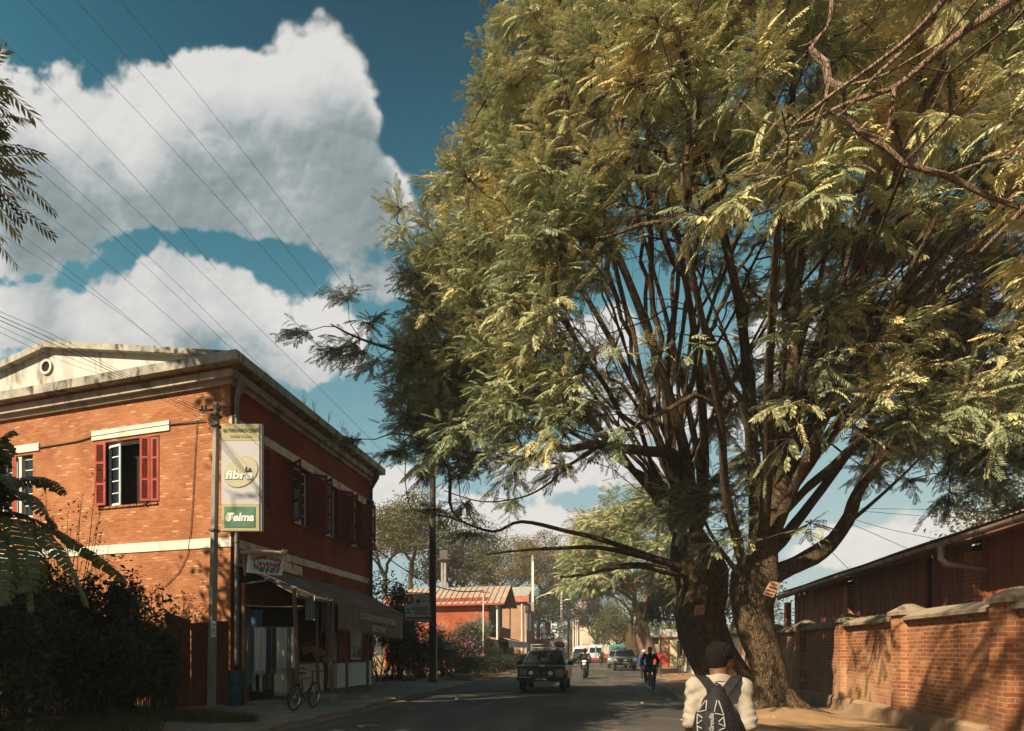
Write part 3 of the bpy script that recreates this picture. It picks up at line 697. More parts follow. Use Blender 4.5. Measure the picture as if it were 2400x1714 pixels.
# ------------------------------------------------------------------ the brick house on the left
XS, YF = -10.24, 15.8                      # street face and gable face
YB = 27.2; XL = -24.0
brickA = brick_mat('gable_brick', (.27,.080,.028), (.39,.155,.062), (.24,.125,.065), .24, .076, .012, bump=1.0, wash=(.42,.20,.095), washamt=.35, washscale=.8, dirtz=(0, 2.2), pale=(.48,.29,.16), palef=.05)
brickS = brick_mat('shaded_street_brick', (.18,.034,.012), (.25,.055,.02), (.15,.047,.02), .24, .08, .009, wash=(.27,.065,.024), washamt=.6, washscale=.5, dirtz=(0, 1.5))  # house brick darkened on the street side, shade put into its colour
whitew = mat('whitewash', (.52,.49,.43), .9, .12, 2, .3, 30, stain=(.30,.26,.20), samt=.55, sscale=1.5, stretch=(1.2,1.2,.35))
stained = mat('stained_render', (.45,.435,.40), .92, .12, 1.2, .4, 25, stain=(.12,.105,.075), samt=.85, sscale=1.1, stretch=(1.3,1.3,.30))
cornm = mat('cornice_stone', (.33,.29,.235), .92, .2, 1.6, .5, 20, stain=(.09,.075,.05), samt=.85, sscale=1.8, stretch=(1,1,.6))
cornd = mat('cornice_dirty', (.29,.275,.235), .95, .3, 3, .6, 22, stain=(.035,.03,.022), samt=.95, sscale=2.6, stretch=(1,1,.45))
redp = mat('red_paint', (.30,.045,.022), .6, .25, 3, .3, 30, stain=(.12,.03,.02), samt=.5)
pfr = mat('pale_frame', (.55,.60,.60), .6, .15, 4, .2, 30, stain=(.3,.28,.24), samt=.4)
pane = glass_mat('window_glass')
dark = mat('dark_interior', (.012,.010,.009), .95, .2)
iron = mat('dark_iron', (.05,.045,.042), .6, .3, 4, .2, 40, stain=(.12,.05,.025), samt=.4)
zS = lambda px, py: onX(px, py, XS)[2]
zF = lambda px, py: onY(px, py, YF)[2]
house = thing('brick_house', 'long two-storey brick house with a stained white gable and red louvred shutters', 'house', (XS-7, YF+5, 0))
z_bt = 9.2; z_ct = 9.98
W_F = []     # openings in the gable face: (x0,x1,z0,z1)
gx0 = onY(227, 1110, YF)[0]; gx1 = onY(374, 1110, YF)[0]; gz0 = zF(300, 1183); gz1 = zF(300, 1030)
W_F.append((gx0, gx1, gz0, gz1))
hx1 = onY(77, 1110, YF)[0]; W_F.append((hx1-1.75, hx1, gz0-.12, gz1-.06))
W_F.append((hx1-6.1, hx1-4.4, gz0, gz1))
ykeys = []
def yS(px): return onX(px, 1200, XS)[1]
SW = []
z0s, z1s = zS(700, 1229), zS(700, 1092)
for (a, b_) in ((676, 742), (751, 812), (813, 860)):
    SW.append((yS(a)+.25, yS(b_)-.25 if b_ < 850 else yS(a)+.25+1.35))
SW = [(SW[0][0], SW[0][0]+1.35), (SW[1][0], SW[1][0]+1.35), (SW[2][0], SW[2][0]+1.35)]
SW.insert(0, (SW[0][0]-2.85, SW[0][0]-1.5))
zs0, zs1 = gz0-.05, gz1-.02
def wall_with_holes(mb, u0, u1, z0, z1, holes, place, th):
    us = sorted({u0, u1} | {h[0] for h in holes} | {h[1] for h in holes}); zs = sorted({z0, z1} | {h[2] for h in holes} | {h[3] for h in holes})
    for i in range(len(us)-1):
        run = None
        for j in range(len(zs)-1):
            cu_, cz_ = (us[i]+us[i+1])/2, (zs[j]+zs[j+1])/2
            hole = any(h[0] < cu_ < h[1] and h[2] < cz_ < h[3] for h in holes)
            if not hole:
                place(mb, us[i], us[i+1], zs[j], zs[j+1])
b = MB()
pf = lambda m_, a, c, z0, z1: m_.poly([(a, YF, z0), (c, YF, z0), (c, YF, z1), (a, YF, z1)])
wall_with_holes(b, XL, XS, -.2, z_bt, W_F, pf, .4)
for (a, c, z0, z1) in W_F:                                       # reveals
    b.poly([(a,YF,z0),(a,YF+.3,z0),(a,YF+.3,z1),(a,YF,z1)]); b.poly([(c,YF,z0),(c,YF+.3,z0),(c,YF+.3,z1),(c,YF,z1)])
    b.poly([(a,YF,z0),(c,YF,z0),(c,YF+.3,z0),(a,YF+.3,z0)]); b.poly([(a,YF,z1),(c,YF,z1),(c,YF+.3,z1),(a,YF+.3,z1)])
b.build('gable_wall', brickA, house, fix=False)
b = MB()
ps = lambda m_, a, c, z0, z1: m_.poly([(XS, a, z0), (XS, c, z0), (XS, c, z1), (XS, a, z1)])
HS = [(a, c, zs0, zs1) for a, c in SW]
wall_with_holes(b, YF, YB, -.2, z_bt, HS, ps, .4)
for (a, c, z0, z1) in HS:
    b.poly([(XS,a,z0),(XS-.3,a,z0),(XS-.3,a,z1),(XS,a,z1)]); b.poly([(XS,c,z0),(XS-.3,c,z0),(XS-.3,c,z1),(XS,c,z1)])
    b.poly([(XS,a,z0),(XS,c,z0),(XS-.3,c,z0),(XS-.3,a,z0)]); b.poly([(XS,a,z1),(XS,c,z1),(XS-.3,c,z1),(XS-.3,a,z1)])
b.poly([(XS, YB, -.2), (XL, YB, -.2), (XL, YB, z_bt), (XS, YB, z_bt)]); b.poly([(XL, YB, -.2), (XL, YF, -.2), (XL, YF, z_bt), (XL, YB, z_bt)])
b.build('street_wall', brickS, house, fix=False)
# dark rooms behind the openings
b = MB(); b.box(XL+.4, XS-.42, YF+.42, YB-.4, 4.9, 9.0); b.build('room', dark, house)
# cornice in three steps, slab on top
def ringbox(mb, pr, z0, z1): mb.box(XL-pr, XS+pr, YF-pr, YB+pr, z0, z1)
b = MB(); ringbox(b, .10, z_bt, z_bt+.14); ringbox(b, .24, z_bt+.143, z_bt+.36); b.build('bed_moulding', cornm, house)
b = MB(); ringbox(b, .16, z_bt+.363, z_bt+.45); b.build('cornice_fillet', redp, house)
b = MB(); ringbox(b, .52, z_bt+.453, z_bt+.72); b.build('cornice', cornd, house)
# gable pediment, round vent, raking coping and roof
xa = onY(112, 800, YF)[0]; zap = onY(112, 805, YF)[2]; hw = XS+.25-xa
zc = z_bt+.72
b = MB(); N_ = 40; cz_v = onY(104, 858, YF)[2]; xv = onY(104, 858, YF)[0]; rv = .17
b.prism([(xa-hw, YF+.1, zc), (xa+hw, YF+.1, zc), (xa+hw-.3, YF+.1, zc+.06), (xa, YF+.1, zap-.1), (xa-hw+.3, YF+.1, zc+.06)], (0, .3, 0)); ped = b.build('pediment', stained, house)
b = MB(); b.lathe((xv, YF+.098, cz_v), [(rv, 0), (rv, -.06), (rv+.07, -.06), (rv+.07, 0)], 28, 'y'); b.build('vent_ring', whitew, house, smooth=True)
b = MB(); b.lathe((xv, YF+.09, cz_v), [(0.001, 0), (rv, 0)], 28, 'y'); b.build('vent_hole', dark, house)
b = MB()
for sgn in (-1, 1):
    p0 = Vector((xa, YF, zap)); p1 = Vector((xa+sgn*(hw+.1), YF, zc+.11))
    b.prism([(p0.x, YF-.12, p0.z-.16), (p1.x, YF-.12, p1.z-.11), (p1.x, YF-.12, p1.z+.03), (p0.x, YF-.12, p0.z+.06)], (0, .6, 0))
b.build('raking_coping', cornd, house)
tinm = mat('rust_tin', (.22,.15,.11), .7, .3, 2, .3, 12, col2=(.34,.23,.16), stain=(.16,.07,.035), samt=.7)
b = MB()
for sgn in (-1, 1): b.prism([(xa, YF+.4, zap-.06), (xa+sgn*(hw+.05), YF+.4, zc+.06), (xa+sgn*(hw+.05), YF+.4, zc+.01), (xa, YF+.4, zap-.12)], (0, YB-YF, 0))
b.build('roof', tinm, house)
# white string course and lintels
zst0, zst1 = zF(400, 1290), zF(400, 1268)
b = MB(); b.box(XL-.03, XS+.03, YF-.03, YF+.05, zst0, zst1); b.build('string_course', whitew, house)
paleband = mat('flaking_band', (.60,.50,.35), .92, .2, 2, .4, 20, stain=(.28,.09,.04), samt=.9, sscale=2.2)
b = MB(); b.box(XS-.05, XS+.034, YF+.06, YB, zst0+.02, zst1-.02); b.build('string_course', paleband, house)
b = MB(); b.bbox(onY(216, 1010, YF)[0], onY(398, 1010, YF)[0], YF-.04, YF+.1, gz1+.09, gz1+.09+zF(300,1000)-zF(300,1023), .015); b.build('lintel', whitew, house)
b = MB(); b.bbox(hx1-2.2, onY(93, 1050, YF)[0], YF-.04, YF+.1, gz1+.02, gz1+.27, .015); b.build('lintel', whitew, house)
b = MB(); b.box(XS-.05, XS+.05, SW[0][0]-.9, SW[3][1]+.45, zs1+.02, zs1+.30); b.build('lintel', paleband, house)
def casement(o, w_, h, name='window', ajar=0.0):
    """one glazed leaf in a local u,z frame: o=(fn) maps (u,d,z) to world"""
    m_ = MB(); fr = .06
    def bx(u0, u1, z0, z1, d0, d1): m_.prism([o(u0,d0,z0), o(u1,d0,z0), o(u1,d0,z1), o(u0,d0,z1)], Vector(o(u0,d1,z0))-Vector(o(u0,d0,z0)))
    bx(0, fr, 0, h, 0, .05); bx(w_-fr, w_, 0, h, 0, .05); bx(fr, w_-fr, 0, fr, 0, .05); bx(fr, w_-fr, h-fr, h, 0, .05)
    for i in range(1, 5): bx(fr, w_-fr, h*i/5-.014, h*i/5+.014, .005, .045)
    fo = m_.build(name, pfr, house); g_ = MB(); g_.poly([o(fr,.025,fr), o(w_-fr,.025,fr), o(w_-fr,.025,h-fr), o(fr,.025,h-fr)]); g_.build('pane', pane, fo, fix=False)
def shutter(hinge, du, w_, z0, z1, nm='shutter', mt=None, lv=True):
    """louvred leaf hanging from hinge (x,y), running along unit du"""
    du = Vector((du[0], du[1], 0)).normalized(); dn = Vector((-du.y, du.x, 0)); h = z1-z0; m_ = MB(); P0 = Vector((hinge[0], hinge[1], z0))
    def bx(u0, u1, a, c, t0=-.018, t1=.018):
        q = P0+du*u0+dn*t0; m_.prism([q+Vector((0,0,a)), P0+du*u1+dn*t0+Vector((0,0,a)), P0+du*u1+dn*t0+Vector((0,0,c)), q+Vector((0,0,c))], dn*(t1-t0))
    st = .07; bx(0, st, 0, h); bx(w_-st, w_, 0, h)
    for z_ in (0, h*.32, h*.66, h-st): bx(st, w_-st, z_, z_+st)
    for a, c in ((st, h*.32), (h*.32+st, h*.66), (h*.66+st, h-st)):
        n_ = int((c-a)/.045)
        for i in range(n_):
            z_ = a+(c-a)*(i+.5)/n_; q = [P0+du*st+dn*-.014+Vector((0,0,z_-.016)), P0+du*(w_-st)+dn*-.014+Vector((0,0,z_-.016)), P0+du*(w_-st)+dn*.014+Vector((0,0,z_+.016)), P0+du*st+dn*.014+Vector((0,0,z_+.016))]
            m_.prism(q, Vector((0,0,.008)))
    return m_.build(nm, mt or redp, house)
# big window on the gable: folded leaves pushed back, glazed leaves ajar
a, c, z0, z1 = W_F[0]; h = z1-z0; wd = c-a
casement(lambda u, d, z: (a+.40+u*.985, YF+.10+u*-.17+d, z0+.03+z), .50, h-.12)
casement(lambda u, d, z: (c-.62+u*.42, YF+.24-u*.9+d, z0+.03+z), .40, h-.12)
m_ = MB(); m_.box(a+.36, a+.42, YF+.12, YF+.24, z0, z1); m_.box(a+.40, c-.30, YF+.16, YF+.24, z1-.08, z1); m_.build('window_frame', pfr, house)
shutter((a+.02, YF-.02), (1, -.10), .38, z0+.03, z1-.03); shutter((a+.40, YF-.06), (-.97, -.25), .36, z0+.03, z1-.03)
shutter((c-.02, YF+.0), (-1, -.25), .26, z0+.03, z1-.05); shutter((c-.30, YF-.06), (-.93, -.36), .30, z0+.03, z1-.03)
b = MB(); 
for i in range(9): b.bbox(a+.05+i*wd/9.3, a+.05+(i+.9)*wd/9.3, YF-.05, YF+.26, z0-.07, z0-.005+rnd.uniform(-.02,.015), .012)
b.build('sill', brickA, house)
a, c, z0, z1 = W_F[1]
m_ = MB(); m_.box(a+.35, a+.42, YF+.06, YF+.2, z0, z1); m_.box(c-.68, c-.52, YF+.03, YF+.2, z0, z1); m_.build('window_frame', whitew, house)
casement(lambda u, d, z: (c-.52+u, YF+.12+d, z0+.03+z), .50, z1-z0-.1); casement(lambda u, d, z: (a+.42+u, YF+.14+d, z0+.03+z), .5, z1-z0-.1)
shutter((c-.86, YF-.01), (1, -.1), .18, z0+.02, z1-.02); shutter((a+.02, YF), (-.2, -1), .4, z0+.02, z1-.02)
a, c, z0, z1 = W_F[2]; casement(lambda u, d, z: (a+.2+u, YF+.14+d, z0+.03+z), .65, z1-z0-.1); casement(lambda u, d, z: (a+.85+u, YF+.14+d, z0+.03+z), .65, z1-z0-.1)
# street windows
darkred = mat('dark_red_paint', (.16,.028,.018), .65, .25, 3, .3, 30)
for i, (ya, yb) in enumerate(SW):
    h = zs1-zs0; hw_ = (yb-ya)/2
    if i == 0:
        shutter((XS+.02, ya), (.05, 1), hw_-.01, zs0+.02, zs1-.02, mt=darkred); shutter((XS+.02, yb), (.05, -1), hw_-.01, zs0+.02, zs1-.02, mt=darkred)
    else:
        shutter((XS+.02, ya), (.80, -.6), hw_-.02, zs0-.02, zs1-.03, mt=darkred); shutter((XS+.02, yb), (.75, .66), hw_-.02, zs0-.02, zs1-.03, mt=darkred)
        casement(lambda u, d, z: (XS-.14-u*.0-d, yb-.04-u, zs0+.03+z), hw_-.03, h-.1)
        casement(lambda u, d, z: (XS-.16+u*.25-d, ya+.04+u, zs0+.03+z), hw_-.03, h-.1)
    b = MB(); b.box(XS-.28, XS+.06, ya-.05, yb+.05, zs0-.07, zs0-.004); b.build('sill', brickS, house)
# rain pipes at both ends of the street side
zinc = mat('old_zinc', (.16,.155,.14), .6, .3, 3, .2, 20, metal=.3, stain=(.20,.12,.06), samt=.6)
b = MB(); b.tube([(XS+.30, YF+.10, z_bt+.25), (XS+.28, YF+.10, z_bt-.02), (XS+.13, YF+.12, z_bt-.4), (XS+.13, YF+.12, z_bt-1.2), (XS+.13, YF+.12, 1.2)], [.13,.12,.075,.07,.07], 12)
for z_ in (8.3, 6.6, 4.7, 3.0): b.cyl((XS+.13, YF+.12, z_), .09, .05)
b.build('downpipe', zinc, house, smooth=True)
b = MB(); yd = YB-.35; b.tube([(XS+.42, yd, z_bt+.40), (XS+.40, yd, z_bt+.12), (XS+.14, yd, z_bt-.35), (XS+.14, yd, z_bt-.9), (XS+.14, yd, .3)], [.14,.12,.08,.075,.075], 12)
b.lathe((XS+.14, yd, z_bt-1.25), [(.075,0),(.14,.02),(.14,.34),(.075,.36)], 14)
b.build('downpipe', iron, house, smooth=True)
b = MB(); b.tube([onY(88,1050,YF-.03), onY(180,1035,YF-.03), onY(215,1024,YF-.03), onY(300,1010,YF-.03), onY(400,995,YF-.03), onY(480,985,YF-.05)], .018, 6)
p1_ = [onY(x, y, YF-.03) for x, y in ((462,985),(456,1080),(452,1170),(447,1240),(440,1300),(420,1340),(385,1375))]
b.tube(p1_, .012, 5); b.build('wall_cable', iron, house, smooth=True)
# ------------------------------------------------------------------ pole, hanging signs, shop front
CR = Vector((CT, ST, 0)); CF = Vector((-ST, CT, 0)); UP = Vector((0, 0, 1))
V3 = lambda t: Vector(t)
polec = mat('pole_concrete', (.25,.225,.19), .9, .2, 3, .5, 30, stain=(.12,.10,.08), samt=.6, sscale=2, stretch=(1,1,.4))
sgn_w = mat('banner_white', (.41,.41,.42), .6, .05, 2); sgn_y = mat('banner_yellow', (.34,.32,.17), .6, .12, 2); sgn_y2 = mat('banner_oval', (.41,.385,.27), .6, .08, 2)
sgn_g = mat('banner_green', (.045,.13,.085), .55, .12, 2, col2=(.10,.22,.14)); ink = mat('ink', (.03,.035,.025), .7, .1); paleink = mat('pale_ink', (.27,.25,.16), .7, .1); wht = mat('white_paint', (.62,.61,.59), .6, .06, 3)
paper = mat('paper', (.70,.67,.60), .9, .12, 6); redink = mat('red_ink', (.28,.02,.02), .7, .1)
pb = V3(dep(495, 1672, 17.0)); pb.z = 0; pt_ = V3(dep(508, 945, 17.0))
PO = thing('utility_pole', 'weathered square concrete pole with banner sign at the corner of the brick house', 'utility pole', pb)
b = MB(); ax = Vector((1, .12, 0)).normalized(); ay = Vector((-.12, 1, 0)).normalized()
q0 = [pb+ax*u+ay*v for u, v in ((-.062,-.14),(.062,-.14),(.062,.14),(-.062,.14))]; q1 = [pt_+ax*u*.72+ay*v*.72 for u, v in ((-.062,-.14),(.062,-.14),(.062,.14),(-.062,.14))]
N0 = 14
vs_ = [q0[i].lerp(q1[i], k/N0)+Vector((hf(i*3, k*1.7, .004), hf(k, i, .004), 0)) for k in range(N0+1) for i in range(4)]
b._add(vs_, [(k*4+i, k*4+(i+1) % 4, k*4+4+(i+1) % 4, k*4+4+i) for k in range(N0) for i in range(4)]+[(3,2,1,0), tuple(N0*4+i for i in range(4))])
b.build('shaft', polec, PO)
for z_ in (V3(dep(505,975,17)).z, V3(dep(503,999,17)).z, V3(dep(500,1244,17)).z):
    f_ = (z_-pb.z)/(pt_.z-pb.z); c = pb.lerp(pt_, f_); b = MB(); b.box(c.x-.085, c.x+.085, c.y-.155, c.y+.155, z_-.025, z_+.025); b.build('band', iron, PO)
b = MB(); b.beam(dep(468,962,16.95), dep(527,960,16.95), .05); b.beam(dep(508,950,17), dep(540,955,18.2), .05, .03); b.build('crossarm', iron, PO)
porc = mat('porcelain', (.05,.035,.03), .3, .1)
for x in (474, 482, 516, 523):
    b = MB(); c = V3(dep(x, 959, 16.95)); b.lathe((c.x, c.y, c.z-.02), [(.01,.0),(.035,.01),(.035,.05),(.02,.06),(.04,.075),(.03,.11),(.0,.12)], 10); b.build('insulator', porc, PO, smooth=True)
b = MB(); c = V3(dep(500, 978, 16.85))
for i in range(9):
    a0 = i*.9; b.tube([c+Vector((.16*math.cos(a0+t*.7), .05*math.sin(a0), .05*math.sin(a0*2+t)-.03*t-.02*i)) for t in range(5)], .009, 5)
b.build('cable_coil', iron, PO)
b = MB(); c = dep(500, 1480, 16.8); n0 = V3(dep(494.5,1456,16.84)); n1 = V3(dep(506.5,1495,16.84)); e_ = (n1-n0); uxp = CR
b.prism([V3(dep(494.5,1456,16.84)), V3(dep(506,1457,16.86)), V3(dep(506,1494,16.86)), V3(dep(494.5,1494,16.84))], -CF*.004); nn = b.build('notice', paper, PO)
for y, s_, w_ in ((1466,'A LOUER',.08),(1477,'ANTSO',.09),(1482,'TEL 034',.09),(1488,'FAX',.06)): text('lettering', s_, .05, ink, nn, dep(500.4, y, 16.82), CR, UP, w_, .001)
# the tall banner sign
BN = thing('banner_sign', 'tall white and yellow internet advertising sign bracketed to the square pole', 'sign', dep(566, 1250, 16.8))
def card(px0, py0, px1, py1, d, th=.0):
    return [V3(dep(px0,py1,d)), V3(dep(px1,py1,d)), V3(dep(px1,py0,d)), V3(dep(px0,py0,d))]
b = MB(); b.prism(card(519, 994, 616, 1245, 16.80), CF*.14); b.build('panel', sgn_w, BN)
for a in ((995, 1033), (1181, 1244)): b = MB(); b.prism(card(519.2, a[0], 607, a[1], 16.795), CF*.004); b.build('coloured_band', sgn_y, BN)
for a in ((607.5,995,609.2,1244),(612.5,994,614.2,1244)): b = MB(); b.prism(card(*a, 16.785), CF*.012); b.build('frame', iron, BN)
b = MB(); b.prism(card(525.5, 1188, 598, 1236, 16.785), CF*.006); gp = b.build('logo_panel', sgn_g, BN)
def oval(cx, cy, rx, ry, rot, d, mt, par, nm='logo_oval', n=40):
    P_ = []
    for i in range(n):
        a = 2*math.pi*i/n; u = rx*math.cos(a); v = ry*math.sin(a); P_.append(V3(dep(cx+u*math.cos(rot)-v*math.sin(rot), cy+u*math.sin(rot)+v*math.cos(rot), d)))
    m_ = MB(); m_.prism(P_, CF*.004); return m_.build(nm, mt, par)
oval(565, 1106.5, 43, 33, -.62, 16.79, paleink, BN); oval(564.6, 1106, 41.5, 32, -.62, 16.786, sgn_y2, BN)
TX = lambda s_, x, y, w_, mt, par, d=16.775, size=.2, bold=.004, shear=0, nm='lettering': text(nm, s_, size, mt, par, dep(x, y, d), CR, UP, w_/F*d, bold, .002, shear)
TX('LE TRES HAUT D\u00c9BIT', 564, 1011, 84, ink, BN, size=.105, bold=.003); TX('CHEZ VOUS !', 564, 1024, 52, paleink, BN, size=.09, bold=.001)
TX('La', 581, 1105, 15, ink, BN, size=.17, bold=.007, shear=.15); TX('fibre', 559, 1122, 66, paleink, BN, 16.780, size=.31, bold=.022, shear=.15); TX('fibre', 559, 1122, 64, wht, BN, size=.31, bold=.012, shear=.15)
oval(537.5, 1212, 11.5, 8, -1.0, 16.780, sgn_y2, BN); TX('Telma', 562, 1221, 64, wht, BN, size=.29, bold=.012, shear=.2)
# L'Avenir light box with its little roof
AV = thing('guesthouse_sign', 'small tilted pale blue sign box with red and black lettering under a tin roof', 'sign', dep(625, 1345, 16.6))
c4p = [dep(579.5,1342,16.4), dep(661,1349,16.88), dep(667,1302,16.88), dep(586,1295,16.4)]
c4p = [V3(p) for p in c4p]; ux_ = (c4p[1]-c4p[0]).normalized(); uz_ = (c4p[3]-c4p[0]).normalized(); nrm = ux_.cross(uz_).normalized()
if nrm.dot(CF) > 0: nrm = -nrm
pblue = mat('pale_blue_panel', (.42,.55,.54), .5, .1, 2); 
b = MB(); b.prism(c4p, -nrm*.16); b.build('box', wht, AV)
lerp2 = lambda u, v: c4p[0]+(c4p[1]-c4p[0])*u+(c4p[3]-c4p[0])*v
b = MB(); b.prism([lerp2(.05,.07)+nrm*.004, lerp2(.95,.07)+nrm*.004, lerp2(.95,.93)+nrm*.004, lerp2(.05,.93)+nrm*.004], -nrm*.003); b.build('panel', pblue, AV)
AVW = (c4p[1]-c4p[0]).length
for i, ch in enumerate("CHAMBRES D'HOTES"):
    t = (i+.5)/16; arc = .10*(1-(2*t-1)**2); sl = (.5-t)*.5
    if ch != ' ': text('letter', ch, .12, redink, AV, lerp2(.10+.82*t, .60+arc*1.35)+nrm*.006, ux_+uz_*sl*.45, uz_, None, .006, .002)
text('lettering', "L'AVENIR", .17, redink, AV, lerp2(.53,.36)+nrm*.006, ux_, uz_, AVW*.80, .007, .002)
text('lettering', 'TEL:033 02 495 29', .09, ink, AV, lerp2(.53,.21)+nrm*.006, ux_, uz_, AVW*.76, .005, .002)
text('lettering', '032 02 462 70', .09, ink, AV, lerp2(.60,.09)+nrm*.006, ux_, uz_, AVW*.56, .005, .002)
b = MB(); r0 = V3(dep(563,1292,16.5)); r1 = V3(dep(673,1294,17.0)); r2 = V3(dep(671,1301,16.7)); r3 = V3(dep(563,1299,16.1))
b.prism([r0+Vector((0,0,.0)), r1, r2, r3], (0,0,.03)); b.prism([V3(dep(660,1292,16.95)), V3(dep(675,1296,17.0)), V3(dep(672,1302,16.72)), V3(dep(659,1300,16.7))], (0,0,.07)); b.beam(dep(570,1297,16.55), dep(575,1350,16.5), .05); b.build('roof', tinm, AV)
# ---- awning of tin sheets on the street side, canvas skirt, posts
XA = -8.25
AW = thing('shop_awning', 'low tin awning with a brown saw-toothed canvas skirt along the brick house', 'awning', (XA, 20.5, 0))
b = MB(); n_ = 150; ya0, ya1 = 15.9, 25.6
def fa(u, v):
    y = ya0+(ya1-ya0)*u; x = XS+.03+(XA-XS-.03)*v
    return (x, y, 4.15-.98*v-.05*v*math.sin(u*3.1)+.016*math.cos(2*math.pi*y/.14)+.02*hf(x, y))
b.grid(fa, 280, 6); awt = mat('brown_tin', (.17,.12,.085), .75, .3, 2, .3, 15, stain=(.25,.13,.07), samt=.5); b.build('roof_sheet', awt, AW, smooth=True)
b = MB(); b.beam((XA+.05, ya0, 3.10), (XA+.05, ya1, 3.10), .07); b.beam((XS+.06, ya0, 4.08), (XS+.06, ya1, 4.08), .07); b.build('rafter', iron, AW)
canv = mat('brown_canvas', (.21,.145,.09), .95, .15, 2, .2, 60, stain=(.11,.08,.055), samt=.6, sscale=1.5, stretch=(1,1,.4))
ys0 = onX(787, 1440, XA)[1]; ys1 = onX(942, 1470, XA)[1]; zt0, zt1 = onX(787,1404,XA)[2], onX(942,1444,XA)[2]; zb0, zb1 = onX(789,1470,XA)[2], onX(942,1495,XA)[2]
nt_ = 34
def fc(u, v):
    y = ys0+(ys1-ys0)*u; zt = zt0+(zt1-zt0)*u-.02; zb = zb0+(zb1-zb0)*u; fr = (u*nt_) % 1; zb -= .14*(1-abs(2*fr-1))
    return (XA+.07+.05*math.sin(u*23)*v+.03*math.sin(u*61+v*3)*v, y, zt+(zb-zt)*v)
b = MB(); b.grid(fc, nt_*4, 10); b.build('skirt', canv, AW, smooth=True, fix=False)
cream = mat('faded_lettering', (.50,.43,.31), .9, .3, 8, stain=(.2,.14,.09), samt=.5, sscale=9)
ydir = Vector((0, 1, 0)); sl_c = (zt1-zt0)/(ys1-ys0); dirc = Vector((0, 1, sl_c)).normalized()
text('lettering', 'LOCATION DIVERSE DE MATERIEL', .30, cream, AW, (XA+.165, (ys0+ys1)/2+.2, (zt0+zt1)/2-.50), dirc, UP, (ys1-ys0)*.56, .008, .003)
text('lettering', 'RECEPTION', .30, cream, AW, (XA+.165, (ys0+ys1)/2+.15, (zt0+zt1)/2-.86), dirc, UP, (ys1-ys0)*.20, .008, .003)
for i in range(3):
    y = ys0+(ys1-ys0)*(.17, .55, .80)[i]; b = MB(); b.beam((XA+.09, y, onX(787,1404,XA)[2]-.1), (XA+.09, y+.02, zb0+.1), .012, .01); b.build('seam', iron, AW)
wood = mat('weathered_wood', (.17,.085,.045), .85, .3, 3, .5, 25, stretch=(1,1,.15), stain=(.07,.04,.025), samt=.5)
pwood = mat('pale_wood', (.42,.29,.17), .85, .25, 3, .4, 25, stretch=(1,1,.15), stain=(.2,.12,.07), samt=.5)
for (x0, y0, x1, y1) in ((571,1368,573,1650),(689,1378,701,1652),(741,1395,746,1636),(768,1400,779,1637),(813,1415,813,1626),(861,1430,862,1616)):
    X_b = onX(x1, y1, XA)
    dd_ = 1.48*F/(y1-PY); p1_ = V3(dep(x1, y1, dd_)); p0_ = V3(dep(x0, y0, dd_-.05))
    b = MB(); b.beam(p1_, p0_, .09 if x0 < 700 else .08, .08); b.build('post', wood, AW)
bluep = mat('blue_paint', (.035,.10,.15), .6, .3, 3)
b = MB(); b.beam(dep(566,1370,18.2), dep(637,1359,18.0), .10, .05); b.beam(dep(637,1359,18.0), dep(697,1378,17.8), .10, .05); b.build('fascia', bluep, AW)
b = MB(); b.tube([dep(575,1419,18.0), dep(620,1422,17.9), dep(665,1422.5,17.8), dep(711,1421,17.7)], .012, 6); b.build('rail', pwood, AW)
b = MB(); b.tube([dep(569,1469,18.1), dep(630,1471,18.0), dep(700,1469,17.9)], .006, 6); b.build('clothes_line', iron, AW)
# shop wall fittings (on the house)
b = MB(); yw = lambda px: onX(px, 1550, XS)[1]
for a, c, z0, z1 in ((yw(640)-1.4, yw(759), .1, 3.0), (yw(786), yw(792), .1, 3.0), (yw(815), yw(818), 1.2, 3)): b.box(XS+.004, XS+.02, a, c, z0, z1)
b.build('shop_opening', dark, house)
b = MB(); b.prism([(XS+.06, 17.2, 4.62), (XS+.06, 20.2, 4.52), (XS+.06, 20.2, 4.20), (XS+.06, 17.2, 4.26)], (-.05, 0, 0)); b.build('name_board', paleband, house)
b = MB()
for px0, px1 in ((760,766.5),(767.5,774),(775,784)): b.box(XS+.05, XS+.09, yw(px0), yw(px1), .15, 2.3)
dr = b.build('door', pwood, house); b = MB(); b.box(XS+.092, XS+.12, yw(761.5), yw(766), .35, .95); b.box(XS+.092, XS+.12, yw(761.5), yw(766), 1.05, 2.0); b.build('door_panel', wood, dr)
b = MB(); b.box(XS+.03, XS+.08, yw(818), yw(842), 1.22, 2.45); wf = b.build('shop_window', whitew, house)
b = MB()
for i in range(2):
    for z0, z1 in ((1.3,1.85),(1.95,2.38)): b.box(XS+.082, XS+.09, yw(818)+.1+i*.62, yw(818)+.6+i*.62, z0, z1)
b.build('pane', pane, wf)
whb = mat('white_board', (.62,.60,.56), .7, .08, 2, stain=(.35,.28,.2), samt=.4)
def fit(name, label, cat, px0, px1, z0, z1, x0, x1, mt):
    o = thing(name, label, cat, (x0, onX(px0,1600,x1)[1], z0)); b_ = MB(); b_.bbox(x0, x1, onX(px0,1600,x1)[1], onX(px1,1600,x1)[1], z0, z1, .015); b_.build('front', mt, o)
    b_ = MB(); b_.bbox(x0-.03, x1+.05, onX(px0,1600,x1)[1]-.03, onX(px1,1600,x1)[1]+.03, z1+.003, z1+.04, .01); b_.build('top', wood, o); return o
fit('counter', 'cream painted shop counter behind the leaning bicycle', 'counter', 703, 759, .16, 1.16, XS+.1, XS+.6, mat('cream_board', (.55,.45,.34), .8, .12, 2, stain=(.3,.2,.12), samt=.4))
